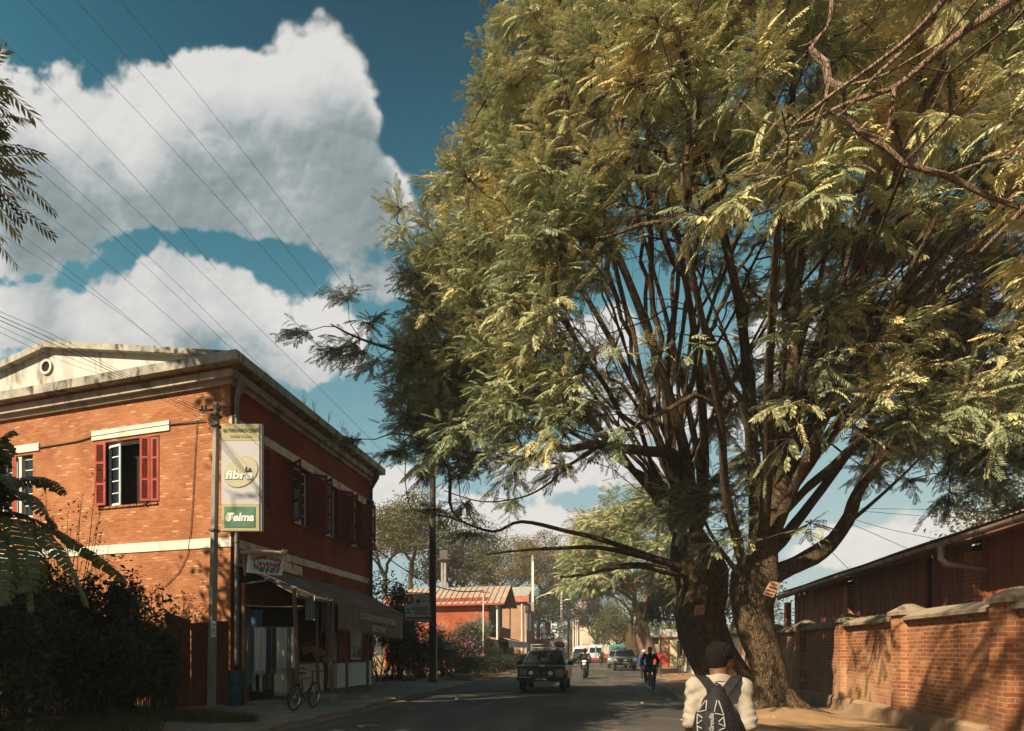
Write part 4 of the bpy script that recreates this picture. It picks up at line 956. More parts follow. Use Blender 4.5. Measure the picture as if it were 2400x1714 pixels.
fit('counter', 'white boarded counter under the shuttered shop window', 'counter', 790, 858, .16, 1.12, XS+.1, XS+.5, whb)
fit('counter', 'narrow white board leaning at the far end of the awning', 'board', 862, 871, .12, 1.15, XS+.3, XS+.5, whb)
# goods hung up and laid out
def cloth(label, px0, px1, py0, py1, d, cols, folds, fringe=False, cat='cloth', stripe='x'):
    nm = 'hanging_cloth'
    m = bpy.data.materials.new('cloth'); k = NT(nt(m)); tc = k.n('ShaderNodeTexCoord').outputs['Generated']; sp_ = k.n('ShaderNodeSeparateXYZ', i_0=tc)
    st = []
    for i, c in enumerate(cols): st.append((i/len(cols), c4(c)))
    f_ = k.math('ADD', sp_.outputs[0 if stripe == 'x' else 2], k.math('MULTIPLY', k.noise(tc, 30, 2), .02)); c = k.ramp(f_, st, 'CONSTANT')
    c = k.mix(k.math('MULTIPLY', k.noise(tc, 60, 3), .35), c, (.05,.045,.035,1)); p = k.n('ShaderNodeBsdfPrincipled', i_Base_Color=c, i_Roughness=.95); k.n('ShaderNodeOutputMaterial', i_Surface=p)
    r = random.Random(int(px0*7+py0)); ph = r.uniform(0, 6); nf_ = folds
    def f2(u, v):
        x = px0+(px1-px0)*(u+.03*math.sin(v*4+ph)*v); y = py0+(py1-py0)*v; q = V3(dep(x, y, d)); amp = .02+.035*v
        return q+CF*(amp*math.sin(u*nf_*6.28+ph+v*.8))-CF*.01
    o = thing(nm, label, cat, dep((px0+px1)/2, py1, d), 0, 'cloths hung on the line at the shop'); b_ = MB(); b_.grid(f2, 36, 14); b_.build('weave', m, o, smooth=True, fix=False)
    if fringe:
        b_ = MB()
        for i in range(int((px1-px0)*1.2)):
            u = (i+.5)/int((px1-px0)*1.2); q = V3(f2(u, 1.0)); b_.tube([q, q+Vector((r.uniform(-.008,.008), 0, -.06)), q+Vector((r.uniform(-.012,.012), 0, -.11))], .004, 4)
        b_.build('fringe', m, o)
cream_ = (.52,.47,.38); pgreen = (.40,.42,.33); olive = (.16,.16,.09); nvy = (.03,.05,.06); brn = (.10,.065,.045)
cloth('grey-teal striped cloth at the left end of the clothes line', 574, 596, 1471, 1605, 18.0, [(.12,.15,.14),(.18,.20,.17),(.10,.13,.13),(.05,.10,.12),(.13,.15,.15)], 3)
cloth('cream cloth with rows of blocks, second from the left post', 596, 623, 1471, 1572, 17.93, [cream_,(.58,.52,.42),cream_], 2, True)
cloth('dark brown striped cloth between the cream and grey-green ones', 623, 647, 1471, 1578, 17.98, [nvy,brn,(.04,.03,.03),(.22,.17,.13),nvy,(.12,.03,.03)], 3)
cloth('wide pale grey-green cloth with a fringe near the right post', 647, 673, 1471, 1566, 17.93, [pgreen,(.44,.45,.36),pgreen], 2, True)
cloth('narrow olive cloth beside the right awning post', 672, 683, 1471, 1570, 17.95, [olive,(.2,.2,.12),olive], 1, True)
cloth('narrow white cloth next to the right awning post', 682, 692, 1471, 1566, 17.9, [(.5,.5,.44),(.56,.55,.5)], 1)
cloth('short white strip of cloth hanging low on the left', 592, 600, 1573, 1611, 18.05, [cream_], 1, True)
cloth('short white strip of cloth hanging low beside dark blue cloth', 608, 616, 1573, 1613, 18.05, [cream_], 1, True)
cloth('dark blue cloth hanging low in the middle', 617, 642, 1576, 1616, 18.06, [nvy,(.14,.07,.07),(.03,.04,.08)], 2)
cloth('cream cloth with small motifs hanging lowest, long fringe', 643, 672, 1570, 1622, 18.02, [(.45,.38,.29),(.5,.43,.33),(.42,.35,.27)], 1, True)
cloth('pale striped shirt hung under the awning', 716, 738, 1396, 1454, 18.6, [(.25,.26,.26),(.06,.06,.07)]*6, 1, cat='shirt')
cloth('black and red shirt hung beside the canvas skirt', 754, 769, 1408, 1482, 19.6, [(.04,.04,.045),(.20,.02,.03),(.05,.06,.06)], 1, cat='shirt')
cloth('dark green striped shirt nearest to the canvas skirt', 770, 785, 1406, 1488, 19.9, [(.05,.06,.055),(.12,.14,.13),(.04,.05,.05)]*2, 1, cat='shirt')
cloth('plain black cloth hanging behind the shirts', 742, 753, 1400, 1500, 20.6, [(.03,.03,.035)], 1, cat='cloth')
strawm = mat('straw', (.30,.15,.06), .9, .3, 12, .4, 40)
for i, (px, py, r_, lab) in enumerate(((716,1522,.17,'round straw basket hung at the left above the counter'),(728,1520,.15,'orange straw basket beside the round one'),(742,1530,.16,'brown straw basket in the middle above the counter'),(753,1530,.12,'small straw basket at the right above the counter'),(763,1546,.13,'flat orange disc hung on the pale door'))):
    o = thing('basket', lab, 'basket', dep(px, py, 20.8), 0, 'baskets shown over the shop counter'); c = V3(dep(px, py, 20.8)); b = MB()
    b.lathe((c.x, c.y, c.z), [(r_*.5,-r_*.9),(r_*.85,-r_*.5),(r_,0),(r_*.9,r_*.5),(r_*.75,r_*.55)], 18); b.build('body', strawm, o, smooth=True)
    b = MB(); b.tube([c+Vector((0,-r_*.8,r_*.5)), c+Vector((0,-r_*.5,r_*1.2)), c+Vector((0,r_*.5,r_*1.2)), c+Vector((0,r_*.8,r_*.5))], .012, 6); b.build('handle', strawm, o)
o = thing('crate', 'dark blue plastic crate on a shelf behind the clothes line', 'crate', dep(595, 1467, 18.7)); c = V3(dep(595, 1450, 18.7)); b = MB(); b.bbox(c.x-.2, c.x+.2, c.y-.15, c.y+.15, c.z-.25, c.z+.2, .03); b.build('body', bluep, o); b = MB(); b.bbox(c.x-.22, c.x+.22, c.y-.17, c.y+.17, c.z+.2, c.z+.235, .01); b.build('rim', bluep, o)
o = thing('shelf', 'dark plank shelf behind the hanging cloths', 'shelf', (c.x, c.y, 0)); b = MB(); b.box(c.x-.5, c.x+1.4, c.y-.2, c.y+.2, c.z-.29, c.z-.253); b.build('plank', wood, o); b = MB(); b.box(c.x-.45, c.x-.4, c.y-.15, c.y+.15, .1, c.z-.293); b.build('leg', wood, o); b = MB(); b.box(c.x+1.3, c.x+1.35, c.y-.15, c.y+.15, .1, c.z-.293); b.build('leg', wood, o)
teal = mat('teal_paint', (.010,.045,.055), .6, .3, 3, stain=(.05,.04,.03), samt=.4)
o = thing('water_drum', 'teal blue drum standing below the corner rain pipe', 'drum', dep(549, 1660, 17.6)); c = V3(dep(549, 1656, 17.6)); b = MB(); b.lathe((c.x, c.y, .1), [(.0,0),(.26,.0),(.27,.05),(.26,.3),(.275,.32),(.26,.34),(.26,.62),(.275,.64),(.26,.66),(.265,.92),(.24,.93),(.235,.9),(0,.9)], 22); b.build('body', teal, o, smooth=True)
b = MB(); b.lathe((c.x, c.y, 1.03), [(.265,0),(.28,.015),(.265,.03)], 22); b.build('rim', iron, o)
o = thing('step_block', 'low rough concrete step in front of the shop counter', 'step', dep(762, 1655, 18)); c = V3(dep(762, 1652, 18.6)); b = MB(); b.bbox(c.x-.5, c.x+.35, c.y-.35, c.y+.6, .08, .30, .04); b.build('block', concrete, o)
# ---- bicycle leaning by the shop
rub = mat('rubber', (.018,.018,.018), .8, .2, 10, .2, 60); chrome = mat('bright_metal', (.6,.6,.6), .25, .1, metal=1.0); bkf = mat('bike_paint', (.02,.02,.022), .35, .2, 3, spec=.5)
def bicycle(name, label, loc, ang, lean=0, fpaint=None, group=None, flat_bar=True):
    o = thing(name, label, 'bicycle', loc, 0, group); M_ = Matrix.Translation(loc) @ Matrix.Rotation(ang, 4, 'Z') @ Matrix.Rotation(lean, 4, 'X')
    def put(b_, nm, mt, par=None, smooth=True):
        b_.v = [tuple(M_ @ Vector(v)) for v in b_.v]; return b_.build(nm, mt, par or o, smooth=smooth)
    fp = fpaint or bkf
    for x in (-.53, .53):
        b_ = MB(); b_.torus((x, 0, .34), .315, .026, 'y', 36, 8); wh = put(b_, 'wheel', rub)
        b_ = MB(); b_.torus((x, 0, .34), .285, .012, 'y', 36, 6); put(b_, 'rim', chrome, wh)
        b_ = MB()
        for i in range(16): a = i*math.pi/8; b_.tube([(x+.02*math.cos(a+1), .02*(-1)**i, .34+.02*math.sin(a+1)), (x+.28*math.cos(a), 0, .34+.28*math.sin(a))], .0022, 4)
        b_.cyl((x, -.04, .34), .025, .08, 10, axis='y'); put(b_, 'spoke', chrome, wh)
    b_ = MB(); BBp = (-.08, 0, .30); ST_ = (-.24, 0, .78); HT = (.34, 0, .80); HB = (.39, 0, .64)
    for p, q, r_ in ((BBp, ST_, .017), (ST_, HT, .016), (BBp, HB, .02), (HB, HT, .02)): b_.tube([p, q], r_, 8)
    for s_ in (-1, 1):
        b_.tube([(-.08, .03*s_, .30), (-.53, .06*s_, .34)], .010, 6); b_.tube([(-.24, .02*s_, .76), (-.53, .06*s_, .34)], .009, 6)
    put(b_, 'frame', fp)
    b_ = MB(); b_.tube([(.335, 0, .82), (.39, 0, .62)], .018, 8)
    for s_ in (-1, 1): b_.tube([(.39, .05*s_, .66), (.42, .055*s_, .55), (.53, .055*s_, .34)], .012, 6)
    b_.tube([(.39, -.06, .66), (.39, .06, .66)], .016, 6); put(b_, 'fork', fp)
    b_ = MB(); b_.tube([(.32, 0, .80), (.31, 0, .96)], .014, 8); b_.tube([(.27, -.31, 1.01), (.30, -.20, 1.0), (.33, -.07, .96), (.33, .07, .96), (.30, .20, 1.0), (.27, .31, 1.01)], .012, 8); hb = put(b_, 'handlebar', bkf)
    for s_ in (-1, 1): b_ = MB(); b_.tube([(.285, .24*s_, 1.006), (.265, .34*s_, 1.012)], .018, 8); put(b_, 'grip', rub, hb)
    b_ = MB(); b_.ball((-.26, 0, .93), (.13, .075, .03)); b_.ball((-.16, 0, .93), (.10, .03, .025)); put(b_, 'saddle', rub)
    b_ = MB(); b_.tube([(-.235, 0, .76), (-.265, 0, .92)], .013, 8); put(b_, 'seat_post', chrome)
    b_ = MB(); b_.lathe((-.08, .05, .30), [(.02,0),(.09,0),(.095,.006),(.02,.008)], 24, 'y'); b_.tube([(-.08,.07,.30),(-.02,.08,.15)], .01, 6); b_.tube([(-.08,-.07,.30),(-.14,-.08,.45)], .01, 6); put(b_, 'crank', chrome)
    for q in ((-.06,.02,.07,.16,.135,.16), (-.18,-.10,-.16,-.07,.44,.465)): b_ = MB(); b_.box(*q); put(b_, 'pedal', rub, smooth=False)
    return o
pr_ = V3(dep(692.5, 1674, 15.9)); pf_ = V3(dep(730, 1671, 16.7)); mid = (pr_+pf_)/2; mid.z = .105
bicycle('bicycle', 'black bicycle with a wide flat handlebar parked before the shop counter', tuple(mid), math.atan2(pf_.y-pr_.y, pf_.x-pr_.x), .10)
# ------------------------------------------------------------------ leafy plants
GREENS = [(0,(.022,.032,.014)), (.4,(.05,.065,.025)), (.75,(.095,.10,.035)), (1,(.16,.13,.045))]
gleaf = leaf_mat('garden_leaf', GREENS, .25, .5, .25)
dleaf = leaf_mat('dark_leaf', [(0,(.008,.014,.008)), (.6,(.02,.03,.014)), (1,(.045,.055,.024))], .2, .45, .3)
sleaf = leaf_mat('silver_leaf', [(0,(.06,.07,.05)), (.5,(.15,.17,.12)), (1,(.26,.27,.20))], .25, .5, .3)
oleaf = leaf_mat('olive_leaf', [(0,(.035,.042,.020)), (.4,(.09,.09,.04)), (.75,(.16,.13,.05)), (1,(.24,.13,.05))], .3, .55, .2)
pinkl = leaf_mat('pink_flower', [(0,(.20,.03,.13)), (.6,(.35,.10,.22)), (1,(.55,.33,.36))], .4, .6, .1)
redl = leaf_mat('red_flower', [(0,(.30,.015,.012)), (.6,(.5,.03,.02)), (1,(.6,.12,.05))], .4, .6, .1)
lr = np.random.default_rng(77)
def leaf_cards(P, size, rr, ratio=.42, up=.35):
    """pointed folded leaves (two quads each sharing the midrib would double the count: one kite with a bent tip)"""
    n = len(P); d = rr.normal(0, 1, (n, 3)); d[:, 2] = d[:, 2]*.6-.15; d /= np.linalg.norm(d, axis=1, keepdims=True)
    u = rr.normal(0, 1, (n, 3)); u[:, 2] = abs(u[:, 2])+up; s_ = np.cross(u, d); s_ /= np.maximum(np.linalg.norm(s_, axis=1, keepdims=True), 1e-6); nn_ = np.cross(d, s_)
    L = rr.uniform(size*.6, size*1.25, (n, 1)); W = L*ratio*.5
    V = np.stack([P, P+d*L*.45-s_*W+nn_*L*.05, P+d*L-np.array([[0, 0, 1]])*L*.12, P+d*L*.45+s_*W+nn_*L*.05], 1); return V.reshape(-1, 3)
def clump_points(n, c, r, rr, nclump=30, cr=.28, floor=None, shellk=.65):
    v = rr.normal(0, 1, (nclump, 3)); v[:, 2] = np.abs(v[:, 2])*1.0-.25; v /= np.linalg.norm(v, axis=1, keepdims=True); k = rr.uniform(shellk, 1.0, (nclump, 1))
    C_ = np.array(c)+v*k*np.array(r); q = rr.integers(0, nclump, n); w_ = rr.normal(0, 1, (n, 3)); w_ /= np.linalg.norm(w_, axis=1, keepdims=True)
    P = C_[q]+w_*(rr.random((n, 1))**.45)*np.array(r)*cr*rr.uniform(.6, 1.3, (nclump, 1))[q]; tn = rr.uniform(-.2, .25, nclump)[q]
    if floor is not None: P[:, 2] = np.maximum(P[:, 2], floor+rr.random(n)*.2)
    return P, tn, C_
def shrub(name, label, cat, base, r, n, size, mt, group=None, nclump=30, cr=.30, flower=None, ratio=.42, zc=None, stems=True, shellk=.6, stemr=.022):
    o = thing(name, label, cat, base, 0, group); c = np.array(base)+np.array([0, 0, zc if zc is not None else r[2]*.75])
    P, tn, C_ = clump_points(n, c, r, lr, nclump, cr, base[2]+.02, shellk); V = leaf_cards(P, size, lr, ratio)
    fast_mesh('foliage', V, n, mt, o, tint=np.clip(.45+tn+lr.normal(0, .14, n), 0, 1))
    if stems:
        b = MB()
        for q in C_[:26]:
            p0 = Vector(base)+Vector((rnd.uniform(-.2,.2)*r[0], rnd.uniform(-.2,.2)*r[1], -.05)); p2 = Vector(q); m_ = p0.lerp(p2, .5)+Vector((0, 0, .15*r[2])); b.tube([p0, p0.lerp(m_, .6), m_, p2], [stemr*1.3, stemr, stemr*.7, stemr*.35], 5)
        b.build('stem', twigm, o, smooth=True)
    if flower:
        mf_, nf_, sf = flower; P, tn, _ = clump_points(nf_, c, np.array(r)*1.03, lr, 9, .22, base[2]+.1, .9); P[:, 2] = np.maximum(P[:, 2], c[2]-.3*r[2])
        fast_mesh('blossom', leaf_cards(P, sf, lr, .8), nf_, mf_, o, tint=lr.random(nf_))
    return o
def big_tree(name, label, base, fork, c, r, ntip, mt, group=None, nl=70, lsize=.16, trunk_r=.3, alpha=.4, seed=1, zmin=None, spread=.55, tint0=.45, cat='tree', trunk_pts=None, barkm=None, fl=False, rt=.012, inner=.62, cond=None, cut=None):
    rr = np.random.default_rng(seed); o = thing(name, label, cat, base, 0, group); S = Skel()
    pts = trunk_pts or [base, np.array(base)*.6+np.array(fork)*.4+rr.normal(0, .06, 3), fork]
    q = []; 
    for i in range(len(pts)-1):
        for t in np.linspace(0, 1, 5)[:-1]: q.append(np.array(pts[i])*(1-t)+np.array(pts[i+1])*t)
    q.append(np.array(pts[-1])); n_ = len(q)
    tk = S.chain(q, [trunk_r*(1.35 if i == 0 else 1.1-.3*i/n_) for i in range(n_)])
    t = shell(ntip, c, r, zmin if zmin is not None else c[2]-.35*r[2], rr, inner, cond)
    E = S.attach(order(t, fork, rr), alpha, .7, max(0, n_-3), rr, 0, .4, .08); S.radii(rt, .55, E); S.mesh('trunk', barkm or bark, o)
    if fl:
        B, Dn, Sz, tw = sub_foliage(S, E, rr, 5, 6, (.5, 1.2), (.45, .8), outc=c); q_ = np.array([not cut(p) for p in B]) if cut else np.ones(len(B), bool); B, Dn, Sz = B[q_], Dn[q_], Sz[q_]; V, idx = place_fronds(B, Dn, Sz, TPL, rr)
        tn = tint0+.16*lowf(B*.6)+rr.normal(0, .1, len(B)); fast_mesh('crown', V, len(V)//4, mt, o, tint=np.clip(tn, 0, 1)[idx])
    else:
        P0 = np.array([S.p[e] for e in E]); P = np.repeat(P0, nl, 0)+rr.normal(0, spread, (len(P0)*nl, 3))*np.array([1, 1, .6])
        cl_ = np.repeat(rr.normal(0, .12, len(P0)), nl)
        if cut: q_ = np.array([not cut(p) for p in P]); P = P[q_]; cl_ = cl_[q_]
        V = leaf_cards(P, lsize, rr, .5); tn = tint0+cl_+rr.normal(0, .12, len(P))+.12*lowf(P*.5)
        fast_mesh('crown', V, len(P), mt, o, tint=np.clip(tn, 0, 1))
    return o
def sunban(p):
    t = (14.3-p[1])/-sv.y; x = p[0]-sv.x*t; z = p[2]-sv.z*t; return t > 0 and -11.6 < x < -7.4 and 2.6 < z < 9.2
def sunban2(p):
    if proj(p)[2] > .3 and proj(p)[0] > -40: return True
    t = (14.3-p[1])/-sv.y; x = p[0]-sv.x*t; z = p[2]-sv.z*t; return t > 0 and -10.3 < x < -8.5 and 4.5 < z < 8.0
# ---- garden in front of the gable: shrubs, banana, fence, gate
for (px, py, d, rx, ry, rz, n, lab) in (
    (60, 1600, 13.5, 1.9, 1.3, 2.15, 20000, 'dense dark shrub at the left edge below the banana leaves'),
    (205, 1600, 14.2, 1.5, 1.1, 2.35, 20000, 'dense dark shrub with airy top twigs below the big window'),
    (300, 1600, 14.8, 1.2, 1.0, 1.9, 16000, 'dark shrub leaning on the brick wall beside the gate post'),
    (-90, 1600, 11.5, 1.8, 1.5, 2.0, 14000, 'dark shrub half outside the left edge')):
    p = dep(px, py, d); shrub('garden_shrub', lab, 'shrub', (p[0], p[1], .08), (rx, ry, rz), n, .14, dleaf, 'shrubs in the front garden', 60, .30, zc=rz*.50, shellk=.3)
for (px, py, d, h_, lab) in ((385, 1500, 15.0, 1.1, 'thin twiggy branch plant reaching over the wooden gate'), (160, 1250, 14.6, 1.0, 'wispy climbing twigs on the brick gable wall')):
    p = dep(px, 1640, d); zt = dep(px, py-120, d)[2]; o = thing('climbing_plant', lab, 'climber', (p[0], p[1], .1)); b = MB(); L_pts = []
    for i in range(22):
        a = Vector((p[0]+rnd.uniform(-.3,.3), p[1], .1)); e = Vector((p[0]+rnd.uniform(-.9,.9), p[1]+rnd.uniform(-.3,.4), zt*rnd.uniform(.7,1.1))); m_ = a.lerp(e, .6)+Vector((rnd.uniform(-.2,.2), 0, .3)); pp = [a, a.lerp(m_,.5), m_, m_.lerp(e,.6), e]; b.tube(pp, [.012,.01,.008,.006,.004], 4)
        for k in range(18): t = rnd.uniform(.3, 1); L_pts.append(np.array(m_.lerp(e, t))+lr.normal(0, .1, 3))
    b.build('stem', twigm, o); P = np.array(L_pts); fast_mesh('foliage', leaf_cards(P, .09, lr), len(P), gleaf, o, tint=np.clip(lr.normal(.5, .2, len(P)), 0, 1))
banm = leaf_mat('banana_leaf', [(0,(.03,.055,.022)), (.5,(.07,.105,.04)), (1,(.14,.16,.06))], .3, .35, .45)
def banana_leaf(o, pts, wid, seed, twist=0.0):
    """torn blade: strips hang from a curved midrib"""
    r = random.Random(seed); P = [V3(p) for p in pts]; n = 26; rib = []
    for i in range(n+1):
        t = i/n*(len(P)-1); k = min(int(t), len(P)-2); f_ = t-k; p0, p1, p2, p3 = P[max(k-1,0)], P[k], P[k+1], P[min(k+2,len(P)-1)]
        rib.append(.5*((2*p1)+(-p0+p2)*f_+(2*p0-5*p1+4*p2-p3)*f_*f_+(-p0+3*p1-3*p2+p3)*f_**3))
    b = MB(); V = []; tn = []
    for i in range(n):
        t = (i+.5)/n; w_ = wid*min(1, (math.sin(math.pi*min(1, t*.93+.07)))**.55+.02)
        tg = (rib[i+1]-rib[i]).normalized(); sd = tg.cross(UP).normalized(); nrm_ = sd.cross(tg)
        gap0, gap1 = (.06 if r.random() < .55 else 0), (.94 if r.random() < .55 else 1.0)
        for s_ in (-1, 1):
            dr = .35+.5*r.random(); a0 = rib[i].lerp(rib[i+1], gap0); a1 = rib[i].lerp(rib[i+1], gap1); o_ = sd*s_*math.cos(dr)-nrm_*math.sin(dr)*.9+tg*.25; ln = w_*r.uniform(.8, 1.08)
            m0 = a0+(sd*s_*.9+nrm_*.12+tg*.1)*ln*.5; m1 = a1+(sd*s_*.9+nrm_*.12+tg*.1)*ln*.5; e0 = m0+o_*ln*.5; e1 = m1+o_*ln*.5*r.uniform(.85, 1)
            V += [a0, m0, m1, a1, m0, e0, e1, m1]; q = r.uniform(.25, .75); tn += [q, q]
    lo = fast_mesh('leaf_blade', np.array([list(v) for v in V]), len(V)//4, banm, o, tint=np.array(tn))
    b.tube(rib, [.025*(1-.8*i/n) for i in range(n+1)], 6); b.build('midrib', gleaf_stem, lo, smooth=True)
gleaf_stem = mat('plant_stem', (.12,.13,.05), .6, .3, 4)
bb = dep(-70, 1700, 10.5); BA = thing('banana_plant', 'banana plant with torn arching leaves at the left edge', 'banana plant', (bb[0], bb[1], .1))
b = MB(); zt = dep(-60, 1200, 10.5); b.tube([(bb[0],bb[1],0),(bb[0],bb[1],1.5),(zt[0],zt[1],zt[2])], [.14,.12,.08], 12); b.build('stem', gleaf_stem, BA, smooth=True)
BL = [([(-60,1200,10.5),(10,1140,10.6),(70,1125,10.8),(120,1132,11),(155,1160,11.2)], .30),
      ([(-60,1200,10.5),(20,1155,10.3),(70,1165,10.2),(105,1205,10.2),(135,1240,10.3)], .30),
      ([(-60,1210,10.5),(40,1205,10.4),(120,1240,10.5),(200,1290,10.8),(255,1330,11.1),(298,1368,11.4)], .26),
      ([(-50,1220,10.4),(30,1220,9.8),(60,1280,9.6),(70,1350,9.5),(75,1440,9.5)], .30),
      ([(-50,1215,10.5),(60,1225,10.2),(130,1280,10),(175,1350,10),(208,1425,10.1)], .26),
      ([(-60,1210,10.5),(-20,1100,10.2),(10,1040,10.1),(28,1010,10.2)], .22),
      ([(-60,1210,10.5),(-20,1130,9.9),(15,1115,9.7),(40,1150,9.6)], .24),
      ([(-60,1210,10.5),(-90,1100,10.6),(-140,1060,10.8),(-200,1090,11)], .3),
      ([(-60,1210,10.5),(-20,1250,9.4),(0,1330,9.1),(5,1420,9)], .28)]
for i, (pp, wd) in enumerate(BL): banana_leaf(BA, [dep(*q) for q in pp], wd*1.25, 50+i)
o = thing('broad_leaf_shrub', 'plant with small glossy upright leaves at the left edge above the banana', 'shrub', dep(-10, 1640, 10)[:2]+(.1,)); b = MB(); pts = []
for i in range(7):
    e = V3(dep(rnd.uniform(-30, 26), rnd.uniform(1000, 1100), 10+rnd.uniform(-.3,.3))); s0 = V3(dep(-30, 1640, 10)); s0.z = .1; mm = s0.lerp(e, .6); b.tube([s0, mm+Vector((-.1,0,.2)), e], [.02,.012,.006], 5)
    for k in range(26): pts.append(np.array(mm.lerp(e, rnd.uniform(.4,1.02)))+lr.normal(0,.05,3))
b.build('stem', twigm, o); P = np.array(pts); fast_mesh('foliage', leaf_cards(P, .22, lr, .38), len(P), dleaf, o, tint=np.clip(lr.normal(.5,.2,len(P)),0,1))
gatew = mat('gate_wood', (.10,.022,.012), .8, .3, 4, .4, 25, stretch=(1,1,.12), stain=(.03,.01,.008), samt=.6)
GT = thing('plank_gate', 'dark red plank gate, two leaves of uneven height between concrete post and house', 'gate', dep(470, 1650, 16.6)[:2]+(.1,))
for x0, x1, yt0, yt1, d0, d1 in ((389,446,1440,1459,16.1,16.6),(448,536,1466,1460,16.65,17.4)):
    n_ = 6 if x0 < 400 else 8; b = MB()
    for i in range(n_):
        u0, u1 = i/n_, (i+.94)/n_; a = V3(dep(x0+(x1-x0)*u0, 1600, d0+(d1-d0)*u0)); c = V3(dep(x0+(x1-x0)*u1, 1600, d0+(d1-d0)*u1)); zt = dep(x0, yt0+(yt1-yt0)*u0, d0)[2]+rnd.uniform(-.02,.02)
        a.z = c.z = .14; b.prism([a, c, Vector((c.x,c.y,zt)), Vector((a.x,a.y,zt))], CF*.03)
    lf_ = b.build('gate_leaf', gatew, GT); b = MB(); b.beam(V3(dep(x0, yt0+4, d0))-CF*.03, V3(dep(x1, yt1+4, d1))-CF*.03, .05, .2); b.build('top_board', gatew, lf_)
o = thing('gate_post', 'round-topped rough concrete post beside the dark red gate', 'post', dep(376, 1640, 16.1)[:2]+(.08,)); c = V3(dep(376.5, 1600, 16.1)); zt = dep(376, 1470, 16.1)[2]
b = MB(); b.bbox(c.x-.135, c.x+.135, c.y-.12, c.y+.12, 0, zt, .05); b.build('shaft', concrete, o, smooth=True); b = MB(); b.box(c.x-.14, c.x+.14, c.y-.125, c.y+.125, dep(376,1545,16.1)[2], dep(376,1542,16.1)[2]); b.build('wire_band', iron, o)
FE = thing('picket_fence', 'low dark picket fence on a stone kerb before the garden shrubs', 'fence', dep(220, 1640, 13.9)[:2]+(.05,)); a0 = V3(dep(-120, 1600, 11.3)); a1 = V3(dep(362, 1600, 15.6)); a0.z = a1.z = .05; b = MB(); n_ = 64
for i in range(n_):
    p = a0.lerp(a1, (i+.5)/n_); h_ = .95+rnd.uniform(-.08,.12); b.tube([p, p+Vector((rnd.uniform(-.02,.02),0,h_*.6)), p+Vector((rnd.uniform(-.04,.04),0,h_))], [.024,.022,.014], 5)
b.build('picket_row', mat('fence_grey', (.035,.027,.02), .9, .3, 4), FE); b = MB(); b.beam(a0+Vector((0,0,.45)), a1+Vector((0,0,.45)), .05); b.build('rail', wood, FE); b = MB(); b.beam(a0+Vector((.05,-.1,.05)), a1+Vector((.05,-.1,.05)), .22, .3); b.build('kerb', concrete, FE)
# rough grass at the foot of the fence
grassm = leaf_mat('grass_blade', [(0,(.03,.04,.015)), (.6,(.07,.075,.03)), (1,(.16,.13,.06))], .25, .7, .1)
n = 9000; gx = lr.uniform(0, 1, n); gy = lr.random(n); PX_ = -40+640*gx; D_ = np.where(PX_ < 380, 10.5+gy*(3.2+.004*np.maximum(PX_, 0)), 13.2+gy*2.6*(1-(PX_-380)/330))
Pg = np.array([dep(x, 1600, d) for x, d in zip(PX_, D_)]); Pg[:, 2] = .07; dn = lr.normal(0, .45, (n, 3)); dn[:, 2] = 1; L = lr.uniform(.08, .34, (n, 1))*(.6+.6*np.clip(lowf(Pg*1.3)+.6, 0, 1))[:, None]; sd = lr.normal(0, 1, (n, 3)); sd[:, 2] = 0; sd /= np.linalg.norm(sd, axis=1, keepdims=True)
bend = lr.normal(0, .35, (n, 3)); bend[:, 2] = -.1; M1 = Pg+dn*L*.55; M2 = Pg+dn*L+bend*L
V = np.concatenate([np.stack([Pg-sd*.006, Pg+sd*.006, M1+sd*.005, M1-sd*.005], 1), np.stack([M1-sd*.005, M1+sd*.005, M2+sd*.001, M2-sd*.001], 1)]).reshape(-1, 3)
tag(fast_mesh('grass', V, 2*n, grassm, None, tint=np.tile(np.clip(lr.normal(.45,.25,n),0,1), 2)), 'rough dark grass on the verge before the fence and gate', 'grass', kind='stuff')
# ---- trees standing beside and behind the camera: one reaches into the top left corner; unseen shade trees are added to darken road, shop and garden
big_tree('jacaranda_tree', 'jacaranda whose dark leafy branch reaches in at the upper left edge', (-11.3, 4.2, 0), (-11.0, 4.4, 3.6), (-10.6, 4.6, 7.0), (4.3, 4.0, 3.9), 210, jleaf, None, seed=31, trunk_r=.3, fl=True, tint0=.3, cond=lambda p: (dpt(p) < .5 or proj(p)[0] < -330) and not sunban(p) or not sunban(p) and (proj(p)[0] < -115 and 210 < proj(p)[1] < 350), cut=sunban)
big_tree('added_shade_tree', 'unseen tall spreading tree added left of the frame to shade road and shop', (-13, 4.5, 0), (-13, 4.7, 6.5), (-13.0, 5, 11.2), (4.2, 3.2, 3.2), 260, gleaf, None, nl=70, lsize=.3, seed=33, trunk_r=.4, spread=.55, cut=sunban2)
big_tree('added_shade_tree', 'unseen very tall slender tree added left of the frame to shade the black car', (-13.4, 3.5, 0), (-13.4, 4.2, 12.5), (-14.6, 5, 18.6), (2.7, 3.6, 4.6), 230, gleaf, None, nl=70, lsize=.32, seed=34, trunk_r=.42, spread=.55, cut=sunban2)
big_tree('added_shade_tree', 'unseen low dense tree added left of the frame to darken the garden shrubs', (-17, 5.2, 0), (-16.8, 5.3, 2.2), (-16.2, 5.0, 5.3), (3.6, 3.6, 4.2), 190, gleaf, None, nl=80, lsize=.34, seed=35, trunk_r=.3, spread=.6)
big_tree('jacaranda_tree', 'tall sparse jacaranda behind the camera that spreads over the road', (-7.5, -4.5, 0), (-6.8, -3.8, 6), (-3.0, 0.0, 12.2), (3.4, 2.4, 1.6), 26, jleaf, None, seed=37, trunk_r=.3, fl=True, inner=.3, trunk_pts=[(-7.5,-4.5,0),(-7.2,-4.0,4),(-6.2,-2.6,8.5),(-4.6,-1.4,11.0)], rt=.02)
